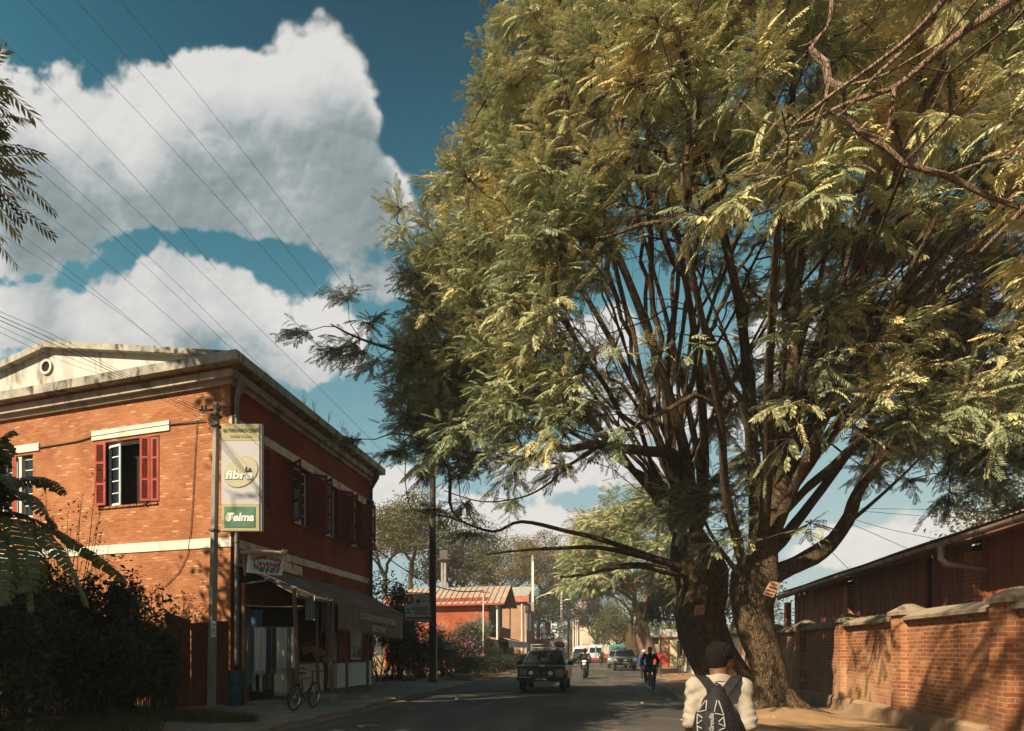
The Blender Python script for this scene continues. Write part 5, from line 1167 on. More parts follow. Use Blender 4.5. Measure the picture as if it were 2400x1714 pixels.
# ------------------------------------------------------------------ brick wall and shed on the right
XW = 5.45
wallbrick = brick_mat('wall_brick', (.235,.062,.025), (.345,.128,.052), (.29,.195,.115), .235, .078, .012, wash=(.44,.285,.15), washamt=.9, washscale=.42, washy=(14.5,), bump=.8, dirt=(.26,.15,.075), dirtz=(.1, .9), pale=(.44,.22,.1), palef=.06)
cope = mat('coping_concrete', (.23,.185,.13), .92, .2, 2, .5, 20, stain=(.09,.07,.05), samt=.75, sscale=2.2)
plinth = mat('plinth_render', (.24,.16,.095), .95, .22, 1.5, .6, 14, stain=(.20,.13,.08), samt=.6, sscale=1.0)
BW = thing('brick_wall', 'long brick boundary wall with peaked coping and capped piers, patchy old limewash', 'wall', (XW, 17, .1))
zc0 = onX(1898, 1477.5, XW)[2]; Y0w, Y1w = 2.0, 31.0
PIER = [4.7, 8.2, 11.75, 15.3, 18.75, 22.3, 25.8, 29.3]
b = MB(); b.box(XW, XW+.25, Y0w, Y1w, .3, zc0); b.build('brickwork', wallbrick, BW)
b = MB(); n_ = 120
def fpl(u, v):
    y = Y0w+(Y1w-Y0w)*u; q = [(XW-.16+hf(y*2,3,.02), .05), (XW-.15+hf(y*2,1,.02), .40+hf(y*3,2,.02)), (XW-.10, .455+hf(y*3,2,.02)), (XW+.02, .46)]; k = int(round(v*3)); return (q[k][0], y, q[k][1])
b.grid(fpl, n_*2, 3); b.build('plinth', plinth, BW, smooth=True)
for i, y in enumerate(PIER):
    b = MB(); b.box(XW-.13, XW+.30, y-.23, y+.23, .1, zc0+.10); pi_ = b.build('pier', wallbrick, BW)
    b = MB(); z = zc0+.103; c = Vector((XW+.085, y, 0)); q0 = [Vector((c.x-.26, y-.29, z)), Vector((c.x+.26, y-.29, z)), Vector((c.x+.26, y+.29, z)), Vector((c.x-.26, y+.29, z))]; up_ = Vector((0, 0, .075)); q1 = [p+up_ for p in q0]; q2 = [Vector((c.x, y, z+.075))+(p-Vector((c.x, y, z)))*.22+Vector((0, 0, .15)) for p in q0]
    b._add(q0+q1+q2, [(3,2,1,0)]+[(i_, (i_+1)%4, 4+(i_+1)%4, 4+i_) for i_ in range(4)]+[(4+i_, 4+(i_+1)%4, 8+(i_+1)%4, 8+i_) for i_ in range(4)]+[(8,9,10,11)]); b.build('pier_cap', cope, pi_)
ed = [Y0w-.2]+PIER+[Y1w+.2]
for i in range(len(ed)-1):
    a, c = ed[i]+.235, ed[i+1]-.235
    b = MB(); m_ = [(XW-.10, zc0+.002), (XW+.35, zc0+.002), (XW+.35, zc0+.06), (XW+.125, zc0+.20), (XW-.10, zc0+.06)]; b.prism([(x, a, z) for x, z in m_], (0, c-a, 0)); b.build('coping', cope, BW)
# shed with board wall, brick posts, tin roof and zinc gutter behind the wall
SH = thing('plank_shed', 'long low shed of upright dark red boards with a zinc gutter, behind the brick wall', 'shed', (8.5, 18, 0))
XG = 6.3; zg = onX(2400, 1205, XG)[2]; XP = 6.95; Ya, Yb = 3.0, 29.6
boardm = mat('shed_board', (.30,.095,.055), .85, .3, 3, .4, 25, stretch=(1,1,.12), stain=(.06,.025,.02), samt=.5, sscale=3)
COLY = [onX(1992, 1460, XP)[1], onX(2287, 1400, XP)[1]]; COLY += [COLY[0]+(COLY[0]-COLY[1]), COLY[1]-(COLY[0]-COLY[1])]
b = MB(); y = Ya; br = random.Random(4); gaps = []
while y < Yb:
    w_ = br.uniform(.12, .17)
    if not any(abs(y+w_/2-q) < .28 for q in COLY) and br.random() > .03: b.box(XP+br.uniform(0, .02), XP+.045, y, y+w_-.012, 1.0, zg+.08+br.uniform(-.03, .03))
    y += w_
bo = b.build('board_wall', boardm, SH)
b = MB(); b.box(XP+.10, 11.5, Ya, Yb, .3, zg-.05); b.build('core', dark, SH)
redb = brick_mat('post_brick', (.40,.10,.04), (.55,.20,.08), (.35,.22,.13), .22, .085, .014)
for y in COLY: b = MB(); b.box(XP-.12, XP+.06, y-.19, y+.19, .4, zg-.22); b.build('brick_post', redb, SH)
b = MB()
def fr(u, v):
    y = Ya-.5+(Yb-Ya+1.0)*u; x = XG+.08+5.4*v; return (x, y, zg+.10+1.45*v+.022*math.cos(2*math.pi*y/.16))
b.grid(fr, 340, 4); b.build('roof_sheet', tinm, SH, smooth=True)
b = MB()
y = Ya
while y < Yb+.3: b.beam((XG+.12, y, zg+.02), (XP+.8, y, zg+.20), .06, .09); y += .9
b.build('rafter_row', wood, SH)
b = MB(); b.box(XG+.13, XG+.16, Ya-.4, Yb+.4, zg-.14, zg+.06); b.build('fascia', wood, SH)
gutm = mat('gutter_zinc', (.32,.29,.24), .55, .25, 2, .2, 20, metal=.35, stain=(.22,.10,.05), samt=.7, sscale=1.6)
b = MB(); n_ = 60; prof = [(XG+.075*math.cos(math.pi+math.pi*i/10), zg-.02+.085*math.sin(math.pi+math.pi*i/10)) for i in range(11)]; prof += [(x+(.006 if x < XG else -.006), z+.004) for x, z in reversed(prof)]
b.prism([(x, Ya-.5, z) for x, z in prof], (0, Yb-Ya+1.0, 0)); g_ = b.build('gutter', gutm, SH, smooth=True)
for i in range(26):
    y = Ya-.2+i*1.05; b = MB(); b.prism([(XG+(.083)*math.cos(math.pi+math.pi*k/8), y, zg-.02+.093*math.sin(math.pi+math.pi*k/8)) for k in range(9)]+[(XG+.078*math.cos(-math.pi*k/8), y, zg-.02+.088*math.sin(-math.pi*k/8)) for k in range(9)], (0, .035, 0)); b.build('gutter_strap', iron, g_)
yo = onX(2206, 1300, XG)[1]; b = MB(); b.tube([(XG, yo, zg-.05), (XG, yo, zg-.36), (XG+.06, yo-.02, zg-.46), (XP-.02, yo-.1, zg-.60), (XP+.05, yo-.1, zg-.66)], [.07,.062,.062,.06,.06], 12); b.build('outlet_pipe', gutm, SH, smooth=True)
# pale panelled wall further on, orange gate and small gatehouse
pale = mat('pale_limewash', (.66,.55,.44), .92, .12, 1.2, .3, 20, stain=(.40,.22,.12), samt=.5, sscale=.8, stretch=(1,1,.4))
orng = mat('orange_brick_paint', (.48,.13,.045), .85, .2, 2, .3, 20)
PW = thing('panelled_wall', 'pale limewashed boundary wall with orange-edged piers, beyond the leaning trunk', 'wall', (XW, 45, .0))
b = MB(); b.box(XW+.05, XW+.25, 31.2, 60, .0, 2.15); b.build('panel', pale, PW); b = MB(); b.box(XW-.08, XW+.04, 31.2, 60, .0, .42); b.build('plinth', pale, PW)
for i in range(13):
    y = 32+i*2.3; b = MB(); b.box(XW-.06, XW+.3, y-.17, y+.17, .0, 2.3); p_ = b.build('pier', pale, PW); b = MB(); b.box(XW-.066, XW-.01, y-.21, y-.172, .42, 2.2); b.build('painted_edge', orng, p_); b = MB(); b.bbox(XW-.12, XW+.36, y-.24, y+.24, 2.303, 2.42, .03); b.build('cap', cope, p_)
GO = thing('orange_gate', 'orange brick gateway with a lattice panel at the end of the pale wall', 'gateway', (4.6, 62, 0))
gx = lambda px: dep(px, 1540, 62)
for px0, px1, z1 in ((1546,1549.5,3.1),(1566,1569.5,2.6)): a = gx(px0); c = gx(px1); b = MB(); b.box(a[0], c[0], a[1]-.1, a[1]+.15, 0, z1); b.build('pillar', orng, GO)
a = gx(1549); c = gx(1566); b = MB(); b.box(a[0]+.02, c[0]-.02, a[1]-.03, a[1]+.1, 0, 1.35); b.build('leaf', orng, GO); b = MB(); b.box(a[0]-.1, c[0]+.4, a[1]-.2, a[1]+.4, 2.62, 2.9); b.build('lintel', orng, GO)
b = MB()
for i in range(7): b.beam((a[0]+(c[0]-a[0])*i/7, a[1]+.2, 1.36), (a[0]+(c[0]-a[0])*(i+1)/7, a[1]+.2, 2.6), .03); b.beam((a[0]+(c[0]-a[0])*(i+1)/7, a[1]+.23, 1.36), (a[0]+(c[0]-a[0])*i/7, a[1]+.23, 2.6), .03)
b.build('lattice', wood, GO)
GH = thing('gatehouse', 'small pale building with a white roof edge behind the orange gateway', 'house', (4.4, 68, 0)); a = dep(1521, 1540, 66); c = dep(1548, 1540, 66)
b = MB(); b.box(a[0]-.3, c[0]+2, a[1], a[1]+4, 0, 2.9); b.build('wall', mat('khaki_wall', (.42,.34,.20), .9, .15), GH); b = MB(); b.box(a[0]-.5, c[0]+2.2, a[1]-.3, a[1]+4.2, 3.0, 3.75); b.build('roof_edge', whitew, GH); b = MB(); b.box(a[0]+.1, c[0]-.2, a[1]-.02, a[1]+.05, 2.25, 2.85); b.build('opening', dark, GH)
# loose stones and scraps by the roots and kerb
stone = mat('stone', (.28,.25,.21), .9, .25, 5, .5, 20)
for i, (px, py, r_) in enumerate(((1790,1672,.07),(1805,1676,.05),(1828,1671,.08),(1866,1675,.06),(1600,1690,.04),(1632,1612,.06),(1567,1642,.06),(1850,1680,.04),(1505,1650,.05),(1476,1640,.04),(1838,1678,.05),(1815,1684,.035))):
    p = gnd(px, py, .14 if px > 1600 else .02); b = MB(); b.ball((p[0], p[1], p[2]+.02), (r_*rnd.uniform(.8,1.2), r_*rnd.uniform(.8,1.2), r_*.6), 8, 6); b.v = [(x+rnd.uniform(-.012,.012), y+rnd.uniform(-.012,.012), z+rnd.uniform(-.01,.01)) for x, y, z in b.v]
    tag(b.build('stone', stone, smooth=True), 'pale loose stone on the dirt by the trees and kerb', 'stone', 'loose stones by the kerb')
# notices nailed to the trunks
def notice(name, label, quad, d, lines, o_col=None):
    q = [V3(dep(x, y, d)) for x, y in quad]; o = thing(name, label, 'notice', q[0]); b = MB(); b.prism(q, CF*.01); b.build('board', orangep, o)
    ux = (q[1]-q[0]).normalized(); uz = (q[3]-q[0]).normalized(); W_ = (q[1]-q[0]).length; Hh = (q[3]-q[0]).length
    for i, s_ in enumerate(lines): text('lettering', s_, Hh*.19, MATS.get('brown_ink') or mat('brown_ink', (.12,.03,.02), .8, .1), o, q[0]+(q[1]-q[0])*.5+(q[3]-q[0])*(.78-i*.235)-CF*.006, ux, uz, W_*(.75 if i else .5), .0005, .002)
orangep = mat('faded_orange_paper', (.42,.25,.16), .8, .1, 4)
notice('tree_notice', 'small orange notice nailed to the dark trunk', [(1627,1443),(1651,1440),(1652,1416),(1629,1420)], 17.2, ['TSY AZO', 'ANARIANA', 'FAKO ETO', 'MISAOTRA'])
notice('tree_notice', 'tilted pale orange notice on the fork of the sunlit trunk', [(1788,1393),(1812,1401),(1830,1366),(1806,1362)], 14.35, ['TSY', 'ANARIANA', 'MALOTO', 'AZAFADY'])
big_tree('olive_tree', 'sparse olive tree rising behind the shed roof', (19.5, 35.5, 0), (19.5, 35.5, 4), (19.5, 35.5, 7.4), (5.0, 4.0, 3.6), 170, oleaf, None, nl=40, lsize=.22, seed=41, trunk_r=.25, spread=.5, tint0=.5)
big_tree('olive_tree', 'small bushy tree behind the shed roof, next to the gutter', (14.5, 24, 0), (14.5, 24, 3), (14.5, 24, 5.4), (2.0, 2.0, 1.6), 60, gleaf, None, nl=60, lsize=.16, seed=42, trunk_r=.15, spread=.3)
# near tree whose bare and leafy boughs hang in from the upper right
NT_ = thing('jacaranda_tree', 'near jacaranda whose pale bare boughs cross the upper right corner', 'tree', (9.0, 3.0, 0)); S3 = Skel()
tk3 = S3.chain([(9.0,3.0,0),(9.0,3.0,1.5),(8.95,3.05,3),(8.8,3.2,4.6),(8.6,3.4,6.0)], [.42,.34,.32,.32,.28])
def L3(pts, par, r0, r1):
    q = dens_poly(pts); n = len(q); return S3.chain([dep(*p) for p in q], [r0+(r1-r0)*(i/(n-1))**.8 for i in range(n)], par)
n1 = L3([(2640,-260,6.6),(2480,-80,7.2),(2340,20,7.6),(2250,80,8.0),(2160,155,8.4),(2095,205,8.6),(1990,240,8.9),(1905,280,9.2),(1830,300,9.4)], tk3[-1], .085, .014)
n2 = L3([(2500,-300,6.8),(2300,-120,7.4),(2205,10,7.8),(2130,90,8.1),(2040,160,8.4),(1960,215,8.6),(1870,285,8.9),(1850,310,9.0),(1800,390,9.2),(1770,408,9.3),(1700,410,9.5)], tk3[-1], .055, .007)
n3 = L3([(2190,40,7.9),(2110,125,8.2),(2040,190,8.4),(1990,250,8.6),(1930,300,8.8)], n2[9], .04, .008)
n4 = L3([(2095,205,8.6),(2090,260,8.6),(2075,320,8.6),(2050,340,8.6)], n1[20], .035, .008)
n5 = L3([(1830,300,9.4),(1780,275,9.5),(1735,235,9.7),(1710,215,9.8)], n1[-1], .016, .006)
n6 = L3([(1950,0,9),(1940,60,9),(1900,100,9.1),(1870,110,9.1)], None or -1, .03, .006)
n7 = L3([(2700,100,6.5),(2560,300,7),(2420,470,7.6),(2300,590,8.2)], tk3[-1], .10, .02)
r3 = np.random.default_rng(12)
mk = lambda n, xr, yr, dr: [dep(r3.uniform(*xr), r3.uniform(*yr), r3.uniform(*dr)) for _ in range(n)]
tips3 = mk(12, (2150,2560), (-160,300), (9.3,10.8))+mk(9, (1720,1950), (360,470), (9.2,9.8))+mk(14, (2380,2650), (330,640), (8.8,10.5))+mk(26, (2480,2900), (-300,700), (6,9))+mk(5,(1760,2000),(150,330),(9.6,10.2))+mk(6, (2350,2460), (120,330), (8.4,9.5))
e3 = S3.attach(order(np.array(tips3), S3.p[tk3[-1]], r3), .2, .4, tk3[3], r3, .05); S3.radii(.007, .5, e3); palebark = bark_mat('pale_bark', (.13,.085,.06), (.25,.17,.12)); S3.mesh('trunk', palebark, NT_)
B, Dn, Sz, tw = sub_foliage(S3, e3, r3, 4, 6, (.3, .7), (.32, .52)); TPL2 = [frond_tpl(15, .6, 11, .05, .27), frond_tpl(15, 1.0, 12, .05, .27), frond_tpl(14, 1.3, 13, .05, .27)]
V, idx = place_fronds(B, Dn, Sz, TPL2, r3); tn = .5+.16*lowf(B*.9)+r3.normal(0, .1, len(B)); fast_mesh('crown', V, len(V)//4, jleaf, NT_, tint=np.clip(tn, 0, 1)[idx]); twig_mesh('twig', tw, .006, NT_, twigm)['kind'] = 'stuff'
# ------------------------------------------------------------------ further down the street
def pole(name, label, px, ytop, d, w_, mt, group=None, lean=0, base_y=None, rnd_=False, taper=.6):
    p = V3(dep(px, 1600, d)); p.z = 0; t = V3(dep(px+lean, ytop, d)); o = thing(name, label, 'pole', p, 0, group); b = MB(); N_ = 10
    if rnd_: b.tube([p.lerp(t, k/N_) for k in range(N_+1)], [w_/2*(1-(1-taper)*k/N_) for k in range(N_+1)], 12)
    else:
        for k in range(N_):
            pass
        q0 = [p+Vector((u*w_/2, v*w_/2, 0)) for u, v in ((-1,-1),(1,-1),(1,1),(-1,1))]; q1 = [t+Vector((u*w_/2*taper, v*w_/2*taper, 0)) for u, v in ((-1,-1),(1,-1),(1,1),(-1,1))]
        b._add(q0+q1, [(3,2,1,0),(4,5,6,7)]+[(i,(i+1)%4,4+(i+1)%4,4+i) for i in range(4)])
    b.build('shaft', mt, o, smooth=rnd_); return o, p, t
darkpole = mat('dark_timber_pole', (.045,.035,.028), .9, .3, 3, .5, 25, stretch=(1,1,.2))
galv = mat('galvanised', (.48,.46,.42), .55, .15, 3, .1, 30, metal=.2)
o, p, t = pole('utility_pole', 'tall thick dark timber pole beside the rental sign', 1014, 1095, 30, .37, darkpole, rnd_=True, taper=.75); b = MB(); b.beam(t+Vector((-.5,0,-.3)), t+Vector((.5,0,-.3)), .1); b.build('crossarm', darkpole, o); DP = t
b = MB(); b.tube([dep(1024,1480,29.8), dep(1023,1592,29.8)], .03, 6); b.build('earth_pipe', galv, o)
o, p, t = pole('utility_pole', 'slim pale pole in front of the red house', 1133, 1378, 48, .15, galv, rnd_=True); b = MB(); b.beam(t+Vector((-.15,0,-.35)), t+Vector((.5,0,-.35)), .05); b.build('bracket', iron, o); P48 = t
o, p, t = pole('utility_pole', 'tall concrete pole with a red and white foot behind the black car', 1249, 1302, 60, .32, polec, lean=-1); b = MB(); z_ = onX(1250,1410,p.x)[2]
zl = dep(1249,1412,60)[2]; b.box(p.x-.10, p.x+.10, p.y-.135, p.y-.115, zl, t.z-.6); b.build('sunlit_face', galv, o); b = MB(); b.box(p.x-.175, p.x+.175, p.y-.175, p.y+.175, 0, 1.2); b.build('red_foot', redp, o); b = MB(); b.box(p.x-.172, p.x+.172, p.y-.172, p.y+.172, 1.203, 1.7); b.build('white_foot', wht, o)  # pale strip puts sunlight into the colour of the upper shaft
b = MB(); b.beam(t+Vector((-.6,0,-.3)), t+Vector((.6,0,-.3)), .1); b.build('crossarm', iron, o); P60 = t
arm0 = V3(dep(1256,1404,60)); arm1 = V3(dep(1283,1393,58)); b = MB(); b.tube([arm0, arm0.lerp(arm1,.5)+Vector((0,0,.1)), arm1], .05, 8); ar = b.build('lamp_arm', galv, o); b = MB(); b.ball(arm1+Vector((.25,-.1,.05)), (.42,.18,.09)); b.build('lamp_head', galv, ar, smooth=True)
o, p, t = pole('utility_pole', 'pale lattice pole with a street lamp beyond the black car', 1316, 1387, 95, .42, galv, taper=.5); a1 = V3(dep(1331,1406,94)); b = MB(); b.tube([V3(dep(1317,1410,95)), a1], .05, 8); ar = b.build('lamp_arm', galv, o); b = MB(); b.ball(a1, (.5,.2,.12)); b.build('lamp_head', galv, ar, smooth=True)
b = MB()
for k in range(22): z = .8+k*.42; b.box(p.x-.08, p.x+.08, p.y-.22, p.y-.205, z, z+.2)
b.build('lattice', iron, o); P95 = t
o, p, t = pole('utility_pole', 'twin concrete pole with a transformer rising over the red house', 1036, 1313, 70, .3, polec); b = MB(); 
b.beam(V3(dep(1043,1600,70))*Vector((1,1,0)) if False else Vector((dep(1043,1600,70)[0], dep(1043,1600,70)[1], 0)), dep(1043,1313,70), .28); b.build('shaft', polec, o)
b = MB(); b.bbox(t.x-.5, t.x+1.0, t.y-.4, t.y+.4, t.z+.0, t.z+.12, .02); b.build('platform', iron, o); b = MB(); b.bbox(t.x-.2, t.x+.7, t.y-.3, t.y+.3, t.z+.125, t.z+1.0, .05); b.build('transformer', iron, o); P70 = t
for px, yt, d, w_, lab in ((1233,1438,66,.14,'thin white post by the second red house'),(1292,1453,88,.13,'thin white signpost holding two small green signs'),(1346,1428,120,.28,'slim dark pole at the church front'),(1356,1435,118,.2,'thin dark pole just right of another by the church'),(1332,1440,100,.3,'grey pole left of the church'),(1459,1480,105,.12,'thin pale pole behind the parked cars'),(1549,1470,63,.2,'pale pipe post at the orange gateway')):
    pole('pole', lab, px, yt, d, w_, galv if 'white' in lab or 'pale' in lab else darkpole, rnd_=True)
# rental sign
RS = thing('rental_sign', 'white rental shop sign with a round red emblem beside the tall dark pole', 'sign', dep(978, 1460, 29)); q = [V3(dep(*a)) for a in ((948,1455.5,29),(1010.5,1458,29.2),(1008,1394,29.2),(947,1394,29))]
greyw = mat('sign_white', (.50,.47,.42), .8, .1, 2); b = MB(); b.prism(q, CF*.04); b.build('board', greyw, RS); b = MB()
fq = [p-CF*.01 for p in q]
for i in range(4): b.beam(fq[i], fq[(i+1)%4], .05)
b.build('frame', iron, RS); b = MB(); b.tube([dep(900,1389,29), dep(1012,1391,29.6)], .03, 6); b.build('bracket', iron, RS)
TS = lambda s_, x, y, w_, mt, size, d=28.95, bold=.004: text('lettering', s_, size, mt, RS, dep(x, y, d), CR, UP, w_/F*d, bold, .004)
oval(959.5, 1406, 10.5, 10.5, 0, 28.93, redink, RS, 'emblem'); TS('R', 960, 1411, 9, greyw, .32, 28.90, .01); TS('4', 979, 1417, 11, ink, .42)
TS('Pro', 993, 1404, 15, redink, .14); TS('RECEPTION ET SONO', 994, 1411, 26, ink, .10)
for i, s_ in enumerate(('Location de mat\u00e9riel', 'Mobilier \u00e9v\u00e9nementiel', 'Sonorisation', 'D\u00e9coration mariage')): TS(s_, 985, 1425+i*5.0, (36, 38, 26, 30)[i], ink, .11)
oval(957.5, 1429, 5, 4, .3, 28.93, mat('blue_ink', (.05,.20,.28), .6, .1), RS, 'emblem'); TS('034 00 00', 957, 1438, 14, ink, .07); TS('VENTE DE PRODUITS METIER', 980, 1452, 57, ink, .16, bold=.01)
# hedges, bushes and flowers along the left verge
for (px, py, d, rx, ry, rz, n, ls, mt, lab, fl) in (
    (905,1590,33,2.4,2.0,3.5,14000,.20,dleaf,'tall dark tree-like bush right behind the brick house',None),
    (985,1590,36,1.9,1.9,2.0,8000,.15,dleaf,'dark rounded hedge plant behind the rental sign',None),
    (1045,1580,40,2.1,2.0,2.3,9000,.14,dleaf,'dark bush topped with pink and purple flowers',(pinkl,700,.11)),
    (1085,1570,45,2.0,2.5,2.25,8000,.14,dleaf,'dark mounded hedge below the pale round shrub',None),
    (1113,1545,52,1.55,1.4,2.15,9000,.15,sleaf,'pale silvery round shrub before the red house wall',None),
    (1135,1565,50,1.5,1.5,1.6,6000,.14,dleaf,'dark bush at the foot of the slim pale pole',None),
    (1165,1560,56,1.0,2.0,1.0,4000,.14,dleaf,'low dark shrub before the stall under the red house',None),
    (1212,1555,62,1.2,1.5,1.1,4000,.14,dleaf,'low dark shrub sprinkled with red flowers left of the black car',(redl,330,.12)),
    (935,1560,33,.9,.9,1.55,3000,.2,sleaf,'pale sunlit shrub peeping under the rental sign',None)):
    p = dep(px, py, d); zc_ = rz*.46+(1.7 if 'peeping' in lab or 'silvery' in lab else 0); shrub('shrub' if 'tree-like' not in lab else 'bush', lab, 'shrub', (p[0], p[1], .04), (rx, ry, rz), n, ls, mt, 'shrubs along the left verge', 34, .30, flower=fl, zc=zc_, shellk=.35)
hl = dep(1000, 1590, 34); HG = thing('clipped_hedge', 'low dark clipped hedge along the left edge of the road', 'hedge', (-7.6, 42, .04)); n = 14000; P = np.stack([lr.uniform(-8.4,-6.9,n), lr.uniform(31,60,n), .05+lr.uniform(0,1,n)**.6*1.15], 1); P[:,2] += .12*np.sin(P[:,1]*1.7); sel = (lowf(P*1.6) > -.75); P = P[sel]
fast_mesh('foliage', leaf_cards(P, .13, lr), len(P), dleaf, HG, tint=np.clip(lr.normal(.45,.2,len(P)),0,1)); b = MB()
for i in range(60): y = 31+i*.48; b.tube([(-7.65,y,0),(-7.6+rnd.uniform(-.2,.2),y,.5),(-7.6+rnd.uniform(-.4,.4),y+.1,1.0)], [.02,.015,.008], 4)
b.build('stem', twigm, HG)
o = thing('culvert_block', 'low concrete block on the verge at the road edge', 'block', dep(1092,1602,31)[:2]+(.05,)); c = V3(dep(1088,1600,32)); b = MB(); b.bbox(c.x-.5, c.x+.45, c.y-.4, c.y+.6, .0, .42, .05); b.build('block', concrete, o)
# red house with a ribbed roof and street-side balcony
redwall = mat('red_limewash', (.24,.05,.02), .9, .22, .9, .3, 15, col2=(.31,.08,.032), stain=(.45,.26,.15), samt=.45, sscale=.5); greyroof = mat('ribbed_tin', (.27,.20,.15), .6, .2, 1.5, .1, 10, stain=(.28,.18,.12), samt=.4); gldark = mat('shade_panel', (.035,.05,.045), .7, .3, 2)
RH = thing('red_house', 'two-storey red plastered house with a ribbed brown tin roof and a balcony', 'house', (-12.5, 57, 0)); X1 = -9.0; Yh = onX(1170,1450,X1)[1]; Yk = onX(1197,1450,X1)[1]; ze = onX(1170,1407,X1)[2]; zr = ze+1.55; Xl = -19.5; Ym = (Yh+Yk)/2
b = MB(); b.box(Xl, X1-.9, Yh, Yk, 0, ze); b.box(X1-.9, X1, Yh, Yk, 0, 2.75); b.build('wall', redwall, RH)
b = MB(); b.prism([(X1-.9, Yh+.02, ze), (X1-.9, Yk-.02, ze), (X1-.9, Ym, zr-.1)], (-9.6, 0, 0)); b.build('gable', darkred, RH)
b = MB(); b.box(X1-.895, X1-.8, Yh+.1, Yk-.1, 2.8, ze); b.build('balcony_back', gldark, RH)
for s_, y in ((0, Yh+.06), (1, Yk-.06)): b = MB(); b.box(X1-.1, X1, y-.06, y+.06, 2.75, ze+.1); b.build('balcony_post', pfr, RH)
b = MB(); b.box(X1-.05, X1+.02, Yh, Yk, 3.55, 3.65); 
for i in range(22): y = Yh+(Yk-Yh)*i/21; b.box(X1-.04, X1, y-.03, y+.03, 2.78, 3.548)
b.build('balustrade', mat('grey_timber', (.20,.19,.16), .85, .2), RH); b = MB(); b.box(X1-.05, X1-.02, Yh+.2, Yk-.2, 2.78, 3.5); b.build('balcony_screen', redp, RH)
for sgn, ya in ((-1, Yh-.5), (1, Yk+.5)):
    b = MB(); nx = 200
    def frf(u, v): x = Xl-.3+(X1+.55-Xl+.3)*u; k = (u*22) % 1; return (x, Ym+(ya-Ym)*v, zr+(ze-.28-zr)*v+(.09 if k < .12 else 0))
    b.grid(frf, 264, 3); b.build('roof', greyroof, RH)
b = MB(); b.box(Xl-.3, X1+.5, Yh-.56, Yh-.50, ze-.42, ze-.26); b.build('eaves_board', redp, RH); b = MB(); b.tube([(X1-.2, Yh-.15, ze-.3), (X1-.15, Yh-.08, ze-.8), (X1-.15, Yh-.08, .3)], .09, 8); b.build('downpipe', whitew, RH, smooth=True)
# lean-to and stall beneath
LS = thing('market_stall', 'small street stall with sagging tarpaulin roof under the red house', 'stall', (-8.2, 58, 0)); b = MB(); b.prism([(X1-2.5, Yh-3, 2.7), (X1+.9, Yh-3, 2.35), (X1+.9, Yk, 2.35), (X1-2.5, Yk, 2.75)], (0,0,.06)); b.build('roof', iron, LS)
tarp = mat('grey_tarp', (.42,.43,.41), .8, .15, 3); b = MB(); b.grid(lambda u, v: (X1+.95+.12*math.sin(u*40), Yh-1+(Yk-Yh+6)*u, 2.45-.55*v-.12*math.sin(u*40)*v), 60, 4); b.build('tarpaulin', tarp, LS, smooth=True)
b = MB(); b.box(X1+.2, X1+.28, Yh-2.9, Yh-2.82, 0, 2.4); b.build('post', pwood, LS); b = MB(); b.box(X1-2, X1+.3, Yh+2, Yk, .1, 2.2); b.build('back', darkred, LS); b = MB(); b.prism([(-7.6, 66, .3), (-6.9, 66, .3), (-6.9, 66, 1.0), (-7.1, 66, 1.7), (-7.6, 66, 2.0)], (0,.1,0)); b.build('white_panel', wht, LS)
b = MB(); b.prism([(X1-.2,Yh-2.9,2.75),(X1+.25,Yh-2.9,2.5),(X1+.5,Yh-2.9,1.6),(X1+.3,Yh-2.9,1.7)],(0,.05,0)) ; b.build('white_flap', wht, LS)
o = thing('tin_canopy', 'orange tin canopy jutting below the balcony', 'canopy', (-8.6,58,0)); b = MB(); b.prism([(X1, Yh+.5, 2.72), (X1+.9, Yh+.5, 2.5), (X1+.9, Yk-.5, 2.5), (X1, Yk-.5, 2.72)], (0,0,.05)); b.build('sheet', orangep, o); b = MB(); b.beam((X1,Yh+.6,2.2),(X1+.8,Yh+.6,2.48),.05); b.build('stay', iron, o)
# second red house
R2 = thing('red_house', 'tall pinkish brick house with a grey tiled roof and red fascia', 'house', (-10.5, 74, 0)); X2 = -9.0; Y2 = onX(1231,1450,X2)[1]; Y3 = Y2+7; z2 = onX(1231,1410,X2)[2]; pinkb = brick_mat('pink_brick', (.30,.14,.085), (.38,.21,.135), (.30,.21,.14), .3, .1, .012)
b = MB(); b.box(X2-6.5, X2, Y2, Y3, 0, z2); b.build('wall', pinkb, R2); b = MB(); b.box(X2+.003, X2+.02, Y2+.01, Y3, 2.2, z2); b.build('side_render', redwall, R2); b = MB(); b.box(X2-7, X2+.45, Y2-.4, Y2-.33, z2-.05, z2+.6); b.box(X2+.38, X2+.45, Y2-.325, Y3+.4, z2-.05, z2+.6); b.build('fascia', mat('salmon_board', (.33,.11,.06), .8, .15), R2)
tiles = mat('grey_tile', (.22,.22,.19), .9, .3, 3, .6, 12); b = MB(); ym = (Y2+Y3)/2; b.prism([(X2+.4, Y2-.35, z2+.62), (X2+.4, ym, z2+2.0), (X2+.4, Y3+.4, z2+.62)], (-7.2,0,0)); b.build('roof', tiles, R2)
b = MB(); b.tube([(X2-.35, Y2-.08, z2), (X2-.35, Y2-.08, .3)], .09, 8); b.build('downpipe', whitew, R2, smooth=True)
for y in (Y2+1.2, Y2+3.6): b = MB(); b.box(X2+.021, X2+.05, y, y+1.1, z2-3.2, z2-1.2); b.build('window', pfr, R2)
b = MB(); b.box(X2+.021, X2+.06, Y2+.6, Y2+2.0, z2-.9, z2-.35); b.build('sign_board', wht, R2)
